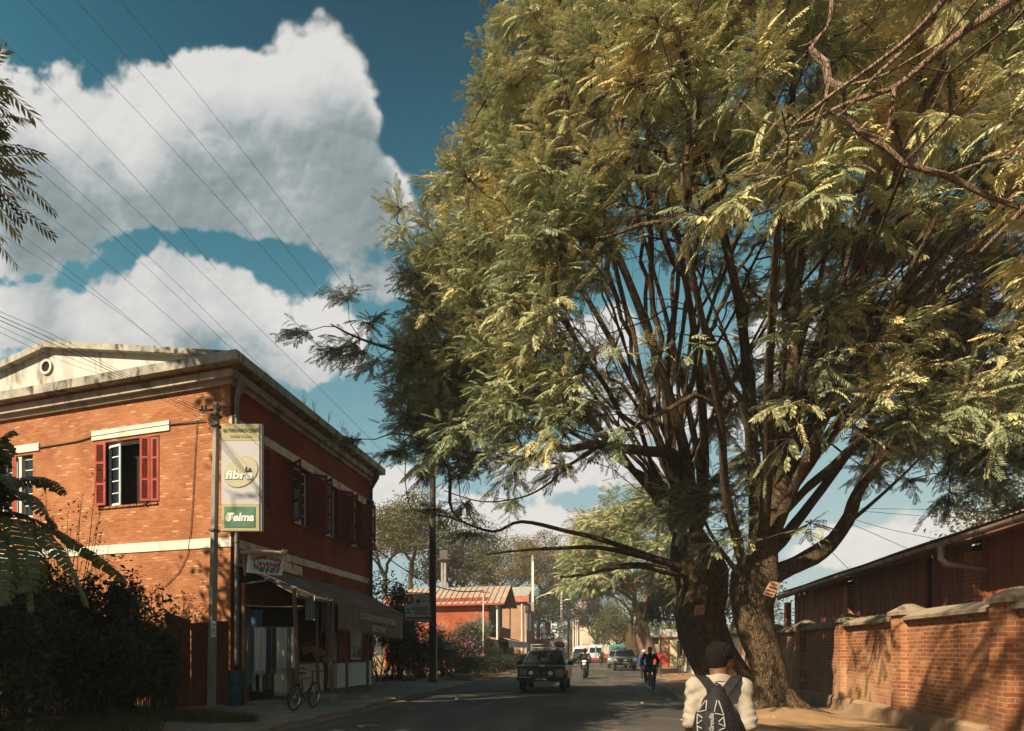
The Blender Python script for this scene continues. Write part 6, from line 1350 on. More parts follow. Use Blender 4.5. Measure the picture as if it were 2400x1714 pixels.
# little shops and signs on the left further on
o = thing('shop_kiosk', 'low kiosk with a red and white front and tin awning past the red houses', 'kiosk', (-8, 82, 0)); b = MB(); b.box(-11, -7.6, 80, 88, 0, 3.0); b.build('wall', redwall, o); b = MB(); b.prism([(-11.2,79.6,3.1),(-6.6,79.6,2.75),(-6.6,88,2.75),(-11.2,88,3.3)],(0,0,.1)); b.build('roof', greyroof, o); b = MB(); b.box(-8.4,-7.7,79.9,79.99,.4,1.9); b.build('shutter', wht, o); b = MB(); b.prism([(-7.6,80,2.4),(-6.4,80,1.9),(-6.4,84,1.9),(-7.6,84,2.4)],(0,0,.05)); b.build('awning', redp, o)
def signb(name, label, px0, py0, px1, py1, d, mt, txt=None, tm=None, tw=.6, disc=False):
    o = thing(name, label, 'sign', dep((px0+px1)/2, py1, d)); b_ = MB(); b_.prism(card(px0, py0, px1, py1, d), CF*.12); b_.build('panel', mt, o); cxp, cyp = (px0+px1)/2, (py0+py1)/2
    pz = V3(dep(px0+1, 1600, d+.2)); pz.z = 0; b_ = MB(); b_.tube([pz, V3(dep(px0+1, py0, d+.2))], .05, 6); b_.build('post', galv, o)
    if txt: text('lettering', txt, (py1-py0)/F*d*.62, tm, o, dep(cxp+(5 if disc else 0), cyp+(py1-py0)*.22, d-.04), CR, UP, (px1-px0)*tw/F*d, .01, .01)
    if disc: oval(px0+8, cyp+.5, 5.6, 6.6, 0, d-.03, greyw, o, 'disc')
    return o
blk = mat('black_panel', (.012,.014,.013), .5, .1); tealg = mat('teal_sign', (.03,.20,.17), .5, .1)
signb('shop_sign', 'black sign with a white disc and white letters past the red houses', 1268, 1484.5, 1299.5, 1501, 84, blk, 'AL+', wht, .42, True)
signb('shop_sign', 'small white sign with green letters on the thin signpost', 1292.5, 1462, 1305, 1472.5, 87.5, wht, 'Pmu', tealg, .8)
s_ = signb('shop_sign', 'small dark green sign with a white oval below another', 1292.5, 1474, 1304.5, 1484, 87.5, mat('green_sign', (.03,.06,.045), .5, .1)); oval(1298.5, 1479, 4.2, 3, 0, 87.4, wht, s_, 'emblem')
o = thing('white_house', 'small white walled building behind the lattice lamp pole', 'house', (-9, 108, 0)); a = dep(1298, 1540, 106); c = dep(1333, 1540, 106); b = MB(); b.box(a[0]-3, c[0], a[1], a[1]+6, 0, 5.0); b.build('wall', whitew, o); b = MB(); b.box(a[0]-3.2, c[0]+.2, a[1]-.2, a[1]+6.2, 5.003, 5.2); b.build('roof', tiles, o); b = MB(); b.box(c[0]-2.0, c[0]-.6, a[1]-.02, a[1]+.05, 0, 2.2); b.build('door', dark, o)
# church at the end of the street
chp = mat('church_render', (.48,.38,.32), .92, .1, .4, .1, 10); chb = mat('church_beige', (.40,.34,.24), .92, .12, .4)
CHd = 150; e = lambda px, y, d=CHd: V3(dep(px, y, d)); CHo = thing('church', 'pale pink church with a tall bell tower and pointed window closing the street', 'church', (-8, 148, 0))
t0, t1 = e(1342,1600), e(1376,1600); W_ = t1.x-t0.x; zt = e(1358,1432).z
b = MB(); b.box(t0.x, t1.x, t0.y, t0.y+4, 0, zt); b.build('front', chp, CHo); b = MB(); b.prism([(t0.x-.3,t0.y-.2,zt), (t1.x+.3,t0.y-.2,zt), (t1.x-.8,t0.y-.2,zt+1.2), (t0.x+.8,t0.y-.2,zt+1.2)], (0,4.4,0)); b.build('gable_roof', mat('church_tile', (.50,.30,.22), .9, .15), CHo)
bt0, bt1 = e(1357,1600,156), e(1377,1600,156); zb = e(1366,1308,156).z
b = MB(); b.box(bt0.x, bt1.x, bt0.y, bt0.y+2.2, 0, zb); tw_ = b.build('bell_tower', chp, CHo); b = MB(); b.prism([(bt0.x-.2,bt0.y-.2,zb),(bt1.x+.2,bt0.y-.2,zb),(( bt0.x+bt1.x)/2,bt0.y-.2,zb+3)],(0,2.6,0)); b.build('spire', MATS['church_tile'], tw_)
for px in (1363, 1370): q_ = e(px,1330,155.9); b = MB(); b.box(q_.x-.25, q_.x+.25, q_.y-.05, q_.y+.03, q_.z-1.0, q_.z+1.2); b.build('belfry_opening', dark, tw_)
for i, px in enumerate((1349, 1356, 1363, 1370)): q_ = e(px,1500); b = MB(); b.box(q_.x-.16, q_.x+.16, t0.y-.18, t0.y-.003, 0, zt-.4); b.build('pilaster', chp, CHo)
for px in (1352.5, 1359.5, 1366.5):
    for y0_, y1_ in ((1478,1452),): q_ = e(px,y0_); b = MB(); b.box(q_.x-.22, q_.x+.22, t0.y-.05, t0.y-.002, q_.z, e(px,y1_).z); b.build('lancet', chb, CHo)
n0_, n1_ = e(1363,1600,146), e(1400,1600,146); zn = e(1380,1478,146).z; ys_ = n0_.y
b = MB(); b.prism([(n0_.x,ys_,0),(n1_.x+6,ys_,0),(n1_.x+6,ys_,zn-2),(n1_.x,ys_,zn),(e(1382,1500,146).x,ys_,zn+3.0),(n0_.x,ys_,zn-.5)],(0,5,0)); b.build('transept', chb, CHo)
def arch(c, w_, h, y, mt, nm, par, t=.1):
    P_ = [(c.x-w_,y,c.z),(c.x+w_,y,c.z)]+[(c.x+w_*math.cos(a), y, c.z+h*.55+h*.45*math.sin(a)**.8) for a in np.linspace(0.02, math.pi-.02, 13)]; m_ = MB(); m_.prism(P_, (0,t,0)); return m_.build(nm, mt, par)
cw = e(1372,1510,145.9); arch(cw, .95, 2.9, ys_-.12, chp, 'window_surround', CHo, .1); arch(cw+Vector((0,0,.15)), .62, 2.4, ys_-.15, chb, 'pointed_window', CHo, .02)
# ---- trees down the street
hz = 'trees along and behind the street'
big_tree('jacaranda_tree', 'second jacaranda in the row, thick pale leaning trunk beyond the cyclist', dep(1527,1560,44)[:2]+(0,), dep(1502,1468,44), (dep(1460,1300,45)[0]+1.2, dep(1460,1300,45)[1], 7.6), (5.2,5.2,5.2), 230, jleaf, hz, seed=51, trunk_r=.52, fl=True, tint0=.34, zmin=3.6, trunk_pts=[dep(1530,1578,44)[:2]+(-.1,), dep(1519,1530,44), dep(1507,1490,44), dep(1503,1468,44)], barkm=palebark, cond=lambda p: proj(p)[1] < 1440+lr.normal(0,12) and proj(p)[0] < 1620)
big_tree('jacaranda_tree', 'dark stubby trunk with upright shoots behind the parked cars', dep(1495,1555,60)[:2]+(0,), dep(1480,1490,60), (dep(1440,1330,60)[0], dep(1440,1330,60)[1], 9.0), (5.0,4.6,6.0), 150, jleaf, hz, seed=52, trunk_r=.65, fl=True, tint0=.32, zmin=5.0, barkm=bark, cond=lambda p: proj(p)[0] > 1340 or p[2] > 9)
big_tree('dark_tree', 'dark green leafy tree over the pale wall right of the leaning jacaranda', dep(1600,1560,52)[:2]+(0,), dep(1598,1480,52), (dep(1600,1430,52)[0], dep(1600,1430,52)[1], 4.9), (3.4,2.6,3.2), 150, gleaf, hz, nl=60, lsize=.3, seed=53, trunk_r=.2, spread=.45, tint0=.35, cond=lambda p: proj(p)[1] < 1508)
far = [(905,1270,80,5.2,5.0,160,oleaf,'airy pale olive tree at the far left behind the bush',.5,.8),(965,1260,76,4.2,5.4,150,oleaf,'greyish olive tree just left of the thick dark pole',.42,.9),
       (1085,1300,86,6.0,5.6,170,gleaf,'spreading dark-topped tree above the ribbed roof of the red house',.5,1.1),(1060,1350,80,5.6,3.6,130,oleaf,'yellow-green layered tree directly over the red house roof',.62,.7),
       (1195,1345,100,7.4,6.0,210,oleaf,'broad rusty-topped tree between the slim pale pole and the lattice pole',.66,.75),(1262,1340,105,5.6,6.5,190,oleaf,'tall russet tree behind the concrete pole with red foot',.68,.75),
       (1285,1440,98,4.6,4.2,150,gleaf,'dark green tree behind the small shop signs',.5,.8),(1330,1390,118,4.8,5.5,130,oleaf,'olive tree left of the church tower',.5,.9),
       (1400,1450,112,4.6,5.2,170,sleaf,'feathery grey-green tree in front of the church',.35,.65),(1440,1490,92,3.0,4.0,120,oleaf,'hazy low tree behind the parked pickup',.45,.7),(1400,1330,125,7,6,150,oleaf,'tall pale olive tree high above the church',.55,.8),(1570,1400,95,7,6.5,150,gleaf,'dark far tree behind the gateway',.4,.9),(1700,1420,70,6,5,130,gleaf,'dark tree seen between the two big trunks',.4,.9)]
for i, (px, py, d, rx, rz, ntip_, mt_, lab, t0_, sp_) in enumerate(far):
    c = dep(px, py, d); big_tree('street_tree', lab, (c[0], c[1], 0), (c[0]+rnd.uniform(-.4,.4), c[1], max(1.5, c[2]-rz*1.05)), c, (rx, rx*.9, rz), ntip_, mt_, hz, nl=56, lsize=.34, seed=60+i, trunk_r=.32, spread=sp_*.75, tint0=t0_, zmin=c[2]-rz*.55, inner=.35, rt=.02)
rs = np.random.default_rng(5); P = np.stack([rs.uniform(-130,130,26000), rs.uniform(175,235,26000), np.zeros(26000)],1); P[:,2] = rs.random(26000)**.8*(9+3.5*lowf(P*np.array([.05,.05,0]))); 
tag(fast_mesh('far_wood', leaf_cards(P, 1.5, rs, .6), len(P), gleaf, None, tint=np.clip(.4+rs.normal(0,.15,len(P)),0,1)), 'hazy belt of far trees beyond the end of the street', 'wood', kind='stuff')
# ---- wires
wirem = mat('wire', (.02,.02,.02), .6, .1)
def wire(label, pts, r=.012, group='overhead wires on the left', sag=0):
    P_ = dens_poly(pts, 8) if len(pts) > 2 else [tuple(np.array(pts[0])*(1-t)+np.array(pts[1])*t-np.array([0, -sag*4*t*(1-t), 0])) for t in np.linspace(0, 1, 17)]
    q = [dep(*p) for p in P_]; b_ = MB(); b_.tube(q, [r*max(.55, min(2.6, p[2]/22)) for p in P_], 5); tag(b_.build('power_line', wirem, smooth=True), label, 'wire', group)
S_ = 1.0554
for i, (x0, y0, x1, y1, dx, dd_, lab) in enumerate(((262,-4,793,672,8,30,'rightmost of the long wires crossing the clouds'),(165,-4,740,683,8.2,30,'second long wire from the right across the clouds'),(57,-4,690,672,8.4,30,'third long wire from the right across the clouds'),(-10,75,480,600,8,36,'wire running from the left edge over the big cloud, ending near the roof'),
      (45,230,905,1060,8,34,'long lower wire passing close over the cornice to the dark pole'),(80,340,700,940,8.2,33,'long wire below another, passing over the house corner'),(82,376,640,905,8.4,33,'lowest of the three long wires meeting the street cornice'),(20,410,465,785,11,30,'thin wire below the leafy corner branch'),(0,488,360,770,12,30,'thin wire low in the clouds at the left edge'),(0,520,330,745,12,28,'faint thin wire nearest the gable roof'))):
    wire(lab, [(x0*S_, y0*S_, dx), (x1*S_, y1*S_, dd_)], .006, sag=-14 if i < 7 else -8)
for i, (y0, dz) in enumerate(((690,0),(700,4),(709,8),(722,14),(735,20))):
    lab = ('top','second','middle','fourth','lowest')[i]; wire(f'{lab} of the bundled wires running down to the square pole', [(-20, y0*S_-6, 10), (150*S_*.9, (y0+62)*S_+dz*.2, 12), (300, 880+i*5, 14), (474, 958+i*6, 16.9)], .010 if i in (1, 2) else .006, 'bundled wires at the gable')
wire('wire from the square pole down past the banner top', [(508,978,17),(560,1003,16.75),(600,1018,16.7),(640,1010,22)], .008)
wire('drooping wire from the house corner to the dark pole', [(872,1222,27.5),(900,1216,28),(960,1190,29),(1012,1150,30)], .008)
wire('wire from dark pole sagging to the slim pale pole', [(880,1285,26),(940,1330,33),(1010,1370,40),(1075,1386,45),(1133,1385,48)], .02)
for i, (a, lab) in enumerate(((((1990,1192,24),(2200,1195,17),(2420,1204,12)),'upper wire right of the big tree over the shed'),(((1990,1196,24),(2200,1212,17),(2380,1220,12)),'second wire right of the big tree over the shed'),(((1985,1212,22),(2080,1240,20),(2215,1268,17)),'third wire right of the tree meeting the shed roof'),(((1975,1220,22),(2050,1252,20),(2130,1288,18)),'lower wire right of the tree meeting the shed roof'),(((1930,1275,22),(1960,1305,22),(1990,1335,21)),'short steep wire between the lit fork and the shed roof'))): wire(lab, list(a), .008, 'overhead wires on the right')
# a few dry weeds on the cornice
for px, py in ((712,945),(738,962),(770,985),(800,1010),(825,1030)):
    c = V3(dep(px, py+6, onX(px, py, XS+.4)[1]*0+((lambda q: -q[0]*ST+q[1]*CT)(onX(px, py+6, XS+.4))))); b = MB()
    for i in range(5): b.tube([c, c+Vector((rnd.uniform(-.1,.1),rnd.uniform(-.1,.1),.22)), c+Vector((rnd.uniform(-.2,.2),rnd.uniform(-.2,.2),rnd.uniform(.3,.55)))], [.008,.006,.004], 4)
    tag(b.build('dry_weed', twigm), 'dry weed growing out of the street cornice', 'weed', 'dry weeds on the cornice')
# ---- dusty air
hm = bpy.data.materials.new('haze'); kk = NT(nt(hm)); pv = kk.n('ShaderNodeVolumePrincipled', i_Color=(.88,.90,.86,1), i_Density=.0006, i_Anisotropy=-.1); out_ = kk.n('ShaderNodeOutputMaterial'); kk.t.links.new(pv.outputs[0], out_.inputs['Volume'])
b = MB(); b.box(-170, 170, -60, 260, -1, 42); HZ = tag(b.build('haze', hm), kind='stuff')
# ------------------------------------------------------------------ bodies from blended round cones
def sdf_mesh(prims, h, k=.03, noise=None, pad=.04):
    """prims: ('c',a,b,ra,rb[,k]) round cone, ('e',c,(rx,ry,rz)[,rotz]) ellipsoid -> verts, quads by surface nets"""
    lo = np.full(3, 9.0); hi = np.full(3, -9.0)
    for p in prims:
        if p[0] == 'c':
            for q, r in ((p[1], p[3]), (p[2], p[4])): lo = np.minimum(lo, np.array(q)-r); hi = np.maximum(hi, np.array(q)+r)
        else: r = max(p[2]); lo = np.minimum(lo, np.array(p[1])-r); hi = np.maximum(hi, np.array(p[1])+r)
    lo -= pad; hi += pad; n = np.maximum(((hi-lo)/h).astype(int)+2, 4); ax = [lo[i]+h*np.arange(n[i]) for i in range(3)]
    D_ = np.full(n, 9.0, np.float32)
    for p in prims:
        m_ = .12
        if p[0] == 'c': a, b_ = np.array(p[1], float), np.array(p[2], float); R0 = max(p[3], p[4])+m_; l, u = np.minimum(a, b_)-R0, np.maximum(a, b_)+R0
        else: a = np.array(p[1], float); R0 = max(p[2])+m_; l, u = a-R0, a+R0
        i0 = np.clip(((l-lo)/h).astype(int), 0, n-1); i1 = np.clip(((u-lo)/h).astype(int)+2, 1, n)
        X, Y, Z = np.meshgrid(*[ax[i][i0[i]:i1[i]].astype(np.float32) for i in range(3)], indexing='ij'); sl_ = tuple(slice(i0[i], i1[i]) for i in range(3))
        if p[0] == 'c':
            ba = b_-a; L2 = max((ba*ba).sum(), 1e-9); t = np.clip(((X-a[0])*ba[0]+(Y-a[1])*ba[1]+(Z-a[2])*ba[2])/L2, 0, 1)
            d = np.sqrt((X-a[0]-ba[0]*t)**2+(Y-a[1]-ba[1]*t)**2+(Z-a[2]-ba[2]*t)**2)-(p[3]+(p[4]-p[3])*t); kk_ = p[5] if len(p) > 5 else k
        else:
            r = p[2]; rz_ = p[3] if len(p) > 3 else 0; x, y, z = X-a[0], Y-a[1], Z-a[2]
            if rz_: x, y = x*math.cos(rz_)+y*math.sin(rz_), -x*math.sin(rz_)+y*math.cos(rz_)
            q = np.sqrt((x/r[0])**2+(y/r[1])**2+(z/r[2])**2); d = (q-1)*min(r)*np.where(q > 1, 1.0, 1.0)*(.5+.5*np.minimum(1, 1)); kk_ = p[4] if len(p) > 4 else k
        o = D_[sl_]; hh = np.clip(.5+.5*(o-d)/kk_, 0, 1); D_[sl_] = o*(1-hh)+d*hh-kk_*hh*(1-hh)
    if noise is not None:
        X, Y, Z = np.meshgrid(*[a.astype(np.float32) for a in ax], indexing='ij'); D_ = D_+noise(X, Y, Z)
    D_[0] = D_[-1] = 1; D_[:, 0] = D_[:, -1] = 1; D_[:, :, 0] = D_[:, :, -1] = 1
    ins = D_ < 0; acc = np.zeros(tuple(n-1)+(3,), np.float32); cnt = np.zeros(tuple(n-1), np.float32)
    crn = [(i, j, k_) for i in (0, 1) for j in (0, 1) for k_ in (0, 1)]
    sl2 = lambda c: tuple(slice(c[i], n[i]-1+c[i]) for i in range(3))
    for c in crn:
        for axx in range(3):
            if c[axx]: continue
            e_ = list(c); e_[axx] = 1; A, B_ = D_[sl2(c)], D_[sl2(e_)]; x = (A < 0) != (B_ < 0); t = np.where(x, A/np.where(x, A-B_, 1), 0)
            pos = np.zeros(acc.shape, np.float32)
            for i in range(3): pos[..., i] = c[i]+(t if i == axx else 0)
            acc += pos*x[..., None]; cnt += x
    act = cnt > 0; ids = np.full(cnt.shape, -1, np.int64); ids[act] = np.arange(act.sum()); idx = np.argwhere(act); V = (idx+acc[act]/cnt[act][:, None])*h+lo
    Q = []
    for axx in range(3):
        a, b_ = [i for i in range(3) if i != axx]; s0 = [slice(None)]*3; s1 = [slice(None)]*3; s0[axx] = slice(0, -1); s1[axx] = slice(1, None)
        x = ins[tuple(s0)] != ins[tuple(s1)]; pts = np.argwhere(x); fl = ins[tuple(s0)][x]
        ok = (pts[:, a] > 0) & (pts[:, b_] > 0) & (pts[:, a] < n[a]-1) & (pts[:, b_] < n[b_]-1); pts = pts[ok]; fl = fl[ok]
        q = []
        for (da, db) in ((-1, -1), (0, -1), (0, 0), (-1, 0)): w_ = pts.copy(); w_[:, a] += da; w_[:, b_] += db; q.append(ids[w_[:, 0], w_[:, 1], w_[:, 2]])
        q = np.stack(q, 1); flip = fl if axx != 1 else ~fl; q[~flip] = q[~flip][:, ::-1]; Q.append(q)
    return V, np.concatenate(Q)
def sdf_obj(name, prims, h, mt, par, M_, k=.03, noise=None, extra=None):
    V, Q = sdf_mesh(prims, h, k, noise); vs_ = [Vector(v) for v in V]; fs_ = [tuple(int(i) for i in q) for q in Q]
    if extra is not None: n0 = len(vs_); vs_ += [Vector(v) for v in extra.v]; fs_ += [tuple(i+n0 for i in f) for f in extra.f]
    me = bpy.data.meshes.new(name); im_ = WM[par.name].inverted() @ M_; me.from_pydata([im_ @ v for v in vs_], [], fs_); me.update()
    me.polygons.foreach_set('use_smooth', [True]*len(me.polygons)); return mesh_obj(name, me, mt, par)
skin = mat('brown_skin', (.13,.055,.028), .55, .15, 20, spec=.35); hairm = mat('black_hair', (.018,.014,.012), .75, .3, 60, .8, 120, spec=.3)
def clothm(name, col, **kw): return mat(name, col, .92, kw.pop('var', .18), 6, .25, 60, **kw)
eyew = mat('eye_white', (.6,.55,.5), .3, .05)
def person(label, loc, ang, Ht=1.70, pose='walk', top=(.1,.1,.1), legs=(.05,.05,.06), shoe=(.03,.03,.03), stride=.25, h=.016, hat=None, hand=None, lean=0, headturn=0, group=None, longtop=False):
    o = thing('person', label, 'person', loc, 0, group); s = Ht/1.70; M_ = Matrix.Translation(loc) @ Matrix.Rotation(ang, 4, 'Z') @ Matrix.Scale(s, 4)
    P = {}
    if pose in ('walk', 'stand'):
        st = stride if pose == 'walk' else .04; P['pel'] = (0, 0, .93); P['che'] = (0, .01+lean*.4, 1.24); P['nek'] = (0, .02+lean*.7, 1.44)
        for sg, f in ((-1, 1), (1, -1)):
            P['hip', sg] = (.09*sg, 0, .90); P['kne', sg] = (.095*sg, .03+st*.55*f+(.05 if f < 0 else 0), .49); P['ank', sg] = (.095*sg, st*f-(.08 if f < 0 else .02), .085+(.07 if f < 0 else 0)); P['toe', sg] = (.105*sg, st*f+.13-(.04 if f < 0 else 0), .035)
            P['sho', sg] = (.175*sg, .0+lean*.6, 1.385); P['elb', sg] = (.235*sg, -st*.35*f-.03, 1.11); P['wri', sg] = (.235*sg, -st*.7*f+.06, .87); P['fin', sg] = (.225*sg, -st*.8*f+.10, .76)
    else:
        sz, fy, fz, hy, hz_, hx = pose; P['pel'] = (0, 0, sz+.10); P['che'] = (0, .14+lean, sz+.40); P['nek'] = (0, .20+lean*1.3, sz+.59)
        for sg in (-1, 1):
            P['hip', sg] = (.10*sg, .02, sz+.06); P['kne', sg] = (.17*sg, .40, sz+.02-.1*(sg if fy < .3 else 0)); P['ank', sg] = (.14*sg, fy, fz+.09+(.14*sg if fy < .25 else 0)); P['toe', sg] = (.15*sg, fy+.14, fz+.05+(.12*sg if fy < .25 else 0))
            P['sho', sg] = (.18*sg, .17+lean, sz+.54); P['elb', sg] = (.29*sg, .28+lean*.5, sz+.32); P['wri', sg] = (hx*sg, hy-.03, hz_+.03); P['fin', sg] = (hx*sg*1.0, hy+.06, hz_+.01)
    nk = np.array(P['nek']); hc = nk+np.array([0, .045+lean*.1, .145]); ht = headturn
    fw = np.array([math.sin(ht), math.cos(ht), 0.])
    head = [('e', hc, (.074, .094, .112), -ht, .02), ('c', hc+fw*.03-[0,0,.05], hc+fw*.055-[0,0,.085], .05, .034), ('c', nk-[0,.01,.03], hc-[0,0,.05], .056, .052)]
    head += [('c', hc+fw*.086+[0,0,.012], hc+fw*.108-[0,0,.022], .010, .015, .012)]
    for sg in (-1, 1): sd = np.array([math.cos(ht)*sg, -math.sin(ht)*sg, 0]); head.append(('e', hc+sd*.078-fw*.005, (.012, .022, .032), -ht, .008))
    arms = []; legs_ = []; ex = MB()
    for sg in (-1, 1):
        arms += [('c', P['sho', sg], P['elb', sg], .050, .040), ('c', P['elb', sg], P['wri', sg], .040, .027)]
        w_, f_ = np.array(P['wri', sg]), np.array(P['fin', sg]); dv = (f_-w_)/max(np.linalg.norm(f_-w_), 1e-6); arms.append(('c', w_, w_+dv*.07, .026, .030))
        sv_ = np.cross(dv, [0, 0, 1.0]); sv_ = np.array([0, 1.0, 0]) if np.linalg.norm(sv_) < .3 else sv_/np.linalg.norm(sv_); nv = np.cross(sv_, dv)*sg
        for q in range(4): b0_ = w_+dv*.075+sv_*(q-1.5)*.018; L = (.075, .085, .08, .06)[q]; ex.tube([b0_, b0_+dv*L*.5-nv*.006, b0_+dv*L*.85-nv*.025], [.0095, .0085, .006], 6)
        ex.tube([w_+dv*.03+sv_*.025, w_+dv*.06+sv_*.045-nv*.01, w_+dv*.09+sv_*.045-nv*.02], [.011, .0095, .007], 6)
        legs_ += [('c', P['hip', sg], P['kne', sg], .078, .054), ('c', P['kne', sg], P['ank', sg], .052, .036), ('c', P['ank', sg], P['toe', sg], .036, .028)]
    torso = [('c', P['pel'], P['che'], .105, .115), ('c', P['che'], np.array(P['nek'])-[0,0,.05], .115, .07)]+[('c', P['che'], P['sho', sg], .10, .05) for sg in (-1, 1)]+[('c', P['pel'], P['hip', sg], .10, .08) for sg in (-1, 1)]
    sdf_obj('body', torso+head+arms+legs_, h, skin, o, M_, .03, None, ex)
    infl = lambda L_, d: [(*p[:3], p[3]+d, p[4]+d, *p[5:]) if p[0] == 'c' else p for p in L_]
    fold = lambda X, Y, Z: .005*np.sin(Z*38+X*21)*np.sin(Y*27-Z*12)
    jk = infl([p for p in torso]+[('c', P['sho', sg], P['elb', sg], .050, .042) for sg in (-1, 1)]+[('c', P['elb', sg], np.array(P['wri', sg])*.95+np.array(P['elb', sg])*.05, .042, .032) for sg in (-1, 1)], .018)
    if longtop: jk.append(('c', P['pel'], np.array(P['pel'])-[0,0,.12], .13, .135))
    sdf_obj('jacket', jk, h, clothm('cloth_%02d%02d%02d' % tuple(int(x*99) for x in top), top), o, M_, .03, fold)
    tr_ = infl([('c', P['pel'], P['hip', sg], .10, .085) for sg in (-1, 1)]+[p for i, p in enumerate(legs_) if i % 3 < 2], .016)
    sdf_obj('trousers', tr_, h, clothm('cloth_%02d%02d%02d' % tuple(int(x*99) for x in legs), legs), o, M_, .03, fold)
    for sg in (-1, 1): sdf_obj('shoe', [('c', np.array(P['ank', sg])-[0,.03,.03], P['toe', sg], .042, .036), ('c', P['ank', sg], np.array(P['ank', sg])-[0,.035,.035], .042, .044)], min(h, .012), clothm('shoe_%02d' % int(shoe[0]*99), shoe), o, M_, .02)
    if hat is None or hat == 'hair': sdf_obj('hair', [('e', hc-fw*.012+[0,0,.030], (.083, .098, .098), -ht)], min(h, .012), hairm, o, M_, .02, lambda X, Y, Z: .004*np.sin(X*230)*np.sin(Y*210)*np.sin(Z*220)+np.where(((X-hc[0])*fw[0]+(Y-hc[1])*fw[1] > .05) & (Z < hc[2]+.055), .05, 0)+np.where(Z < hc[2]-.03, .05, 0))
    elif hat == 'helmet':
        sdf_obj('helmet', [('e', hc+[0,0,.035], (.135, .155, .145), -ht)], min(h, .012), mat('helmet_red', (.45,.02,.015), .25, .1, spec=.6, coat=.5), o, M_, .02, lambda X, Y, Z: np.where(Z < hc[2]-.07, .08, 0)+np.where(((X-hc[0])*fw[0]+(Y-hc[1])*fw[1] > .05) & (Z < hc[2]+.05), .08, 0))
    else: 
        sdf_obj('cap', [('e', hc+[0,0,.045], (.088, .104, .088), -ht), ('c', hc+fw*.08+[0,0,.04], hc+fw*.15+[0,0,.03], .035, .02)], min(h, .012), clothm('cap_white', hat), o, M_, .015, lambda X, Y, Z: np.where(Z < hc[2]+.012, .06, 0))
    for sg in (-1, 1):
        sd = np.array([math.cos(ht)*sg, -math.sin(ht)*sg, 0]); b_ = MB(); b_.ball(hc+fw*.083+sd*.032+[0,0,.008], .012, 8, 6); b_.v = [tuple(M_ @ Vector(v)) for v in b_.v]; b_.build('eye', eyew, o, smooth=True)
    b_ = MB(); c_ = hc+fw*.092-[0,0,.055]; sd = np.array([math.cos(ht), -math.sin(ht), 0]); b_.tube([c_-sd*.022, c_+fw*.004, c_+sd*.022], [.004,.007,.004], 6); b_.v = [tuple(M_ @ Vector(v)) for v in b_.v]; b_.build('mouth', mat('lips', (.10,.035,.03), .5, .1), o, smooth=True)
    return o, M_, P
def at(px, py, z=0): p = gnd(px, py, z); return (p[0], p[1], z)
PI = math.pi
person('person with red jacket and dark trousers walking on the dirt by the orange gate', at(1544, 1585, .02), PI, 1.58, 'walk', (.33,.012,.014), (.03,.028,.03), (.03,.03,.03), .16)
person('child in an olive green outfit walking along the pale wall', at(1597, 1583, .03), PI+.2, 1.28, 'walk', (.09,.09,.045), (.055,.055,.035), (.05,.04,.03), .14)
person('person in a bright blue jacket and pale cap walking behind the cyclist', at(1509, 1596, .01), 0, 1.62, 'walk', (.02,.05,.16), (.025,.022,.022), (.16,.10,.05), .22, hat=(.6,.6,.58))
person('distant person in a white shirt and cap beside the leaning pale trunk', at(1509, 1560, 0), PI, 1.65, 'stand', (.55,.48,.44), (.06,.05,.05), hat=(.3,.28,.26), h=.022)
# cyclist
p = at(1523, 1622, .006); bicycle('bicycle', 'dark bicycle ridden towards us by the cyclist in black', p, -PI/2+.03, 0, None, None)
person('cyclist in a bulky black jacket hunched over the handlebar, riding towards us', (p[0]-.0, p[1]+.22, p[2]), PI, 1.72, (.86, .18, .22, .42, 1.02, .25), (.012,.014,.016), (.018,.018,.02), lean=.10, longtop=True)
# ---- vehicles, built front towards -Y
carb = mat('black_car_paint', (.004,.007,.008), .3, .1, 2, spec=.35, coat=.25); cglass = glass_mat('car_glass', (.004,.010,.014), .04); greyc = mat('grey_car_paint', (.16,.16,.145), .35, .1, 2, metal=.3, coat=.4); whitec = mat('white_car_paint', (.46,.46,.46), .4, .05, 2, coat=.3); bluew = mat('bluish_white_paint', (.33,.40,.42), .4, .06, 2, coat=.3); greent = mat('green_truck_paint', (.03,.12,.10), .6, .2, 2); yellp = mat('yellow_paint', (.50,.33,.05), .5, .15); lens = mat('lamp_lens', (.75,.74,.70), .12, .05, spec=.8); plast = mat('black_plastic', (.015,.015,.015), .6, .2); plate = mat('plate_black', (.01,.01,.01), .4, .1)
def levels(mb, lv, ch=.08):
    """stack of chamfered rectangles (z, y0, y1, halfwidth)"""
    vs_ = []; k = len(lv)
    for z, y0, y1, hw_ in lv:
        for x, y in ((-hw_+ch,y0),(hw_-ch,y0),(hw_,y0+ch),(hw_,y1-ch),(hw_-ch,y1),(-hw_+ch,y1),(-hw_,y1-ch),(-hw_,y0+ch)): vs_.append((x, y, z))
    mb._add(vs_, [(i*8+j, i*8+(j+1) % 8, (i+1)*8+(j+1) % 8, (i+1)*8+j) for i in range(k-1) for j in range(8)]+[tuple(range(7,-1,-1)), tuple((k-1)*8+j for j in range(8))]); return mb
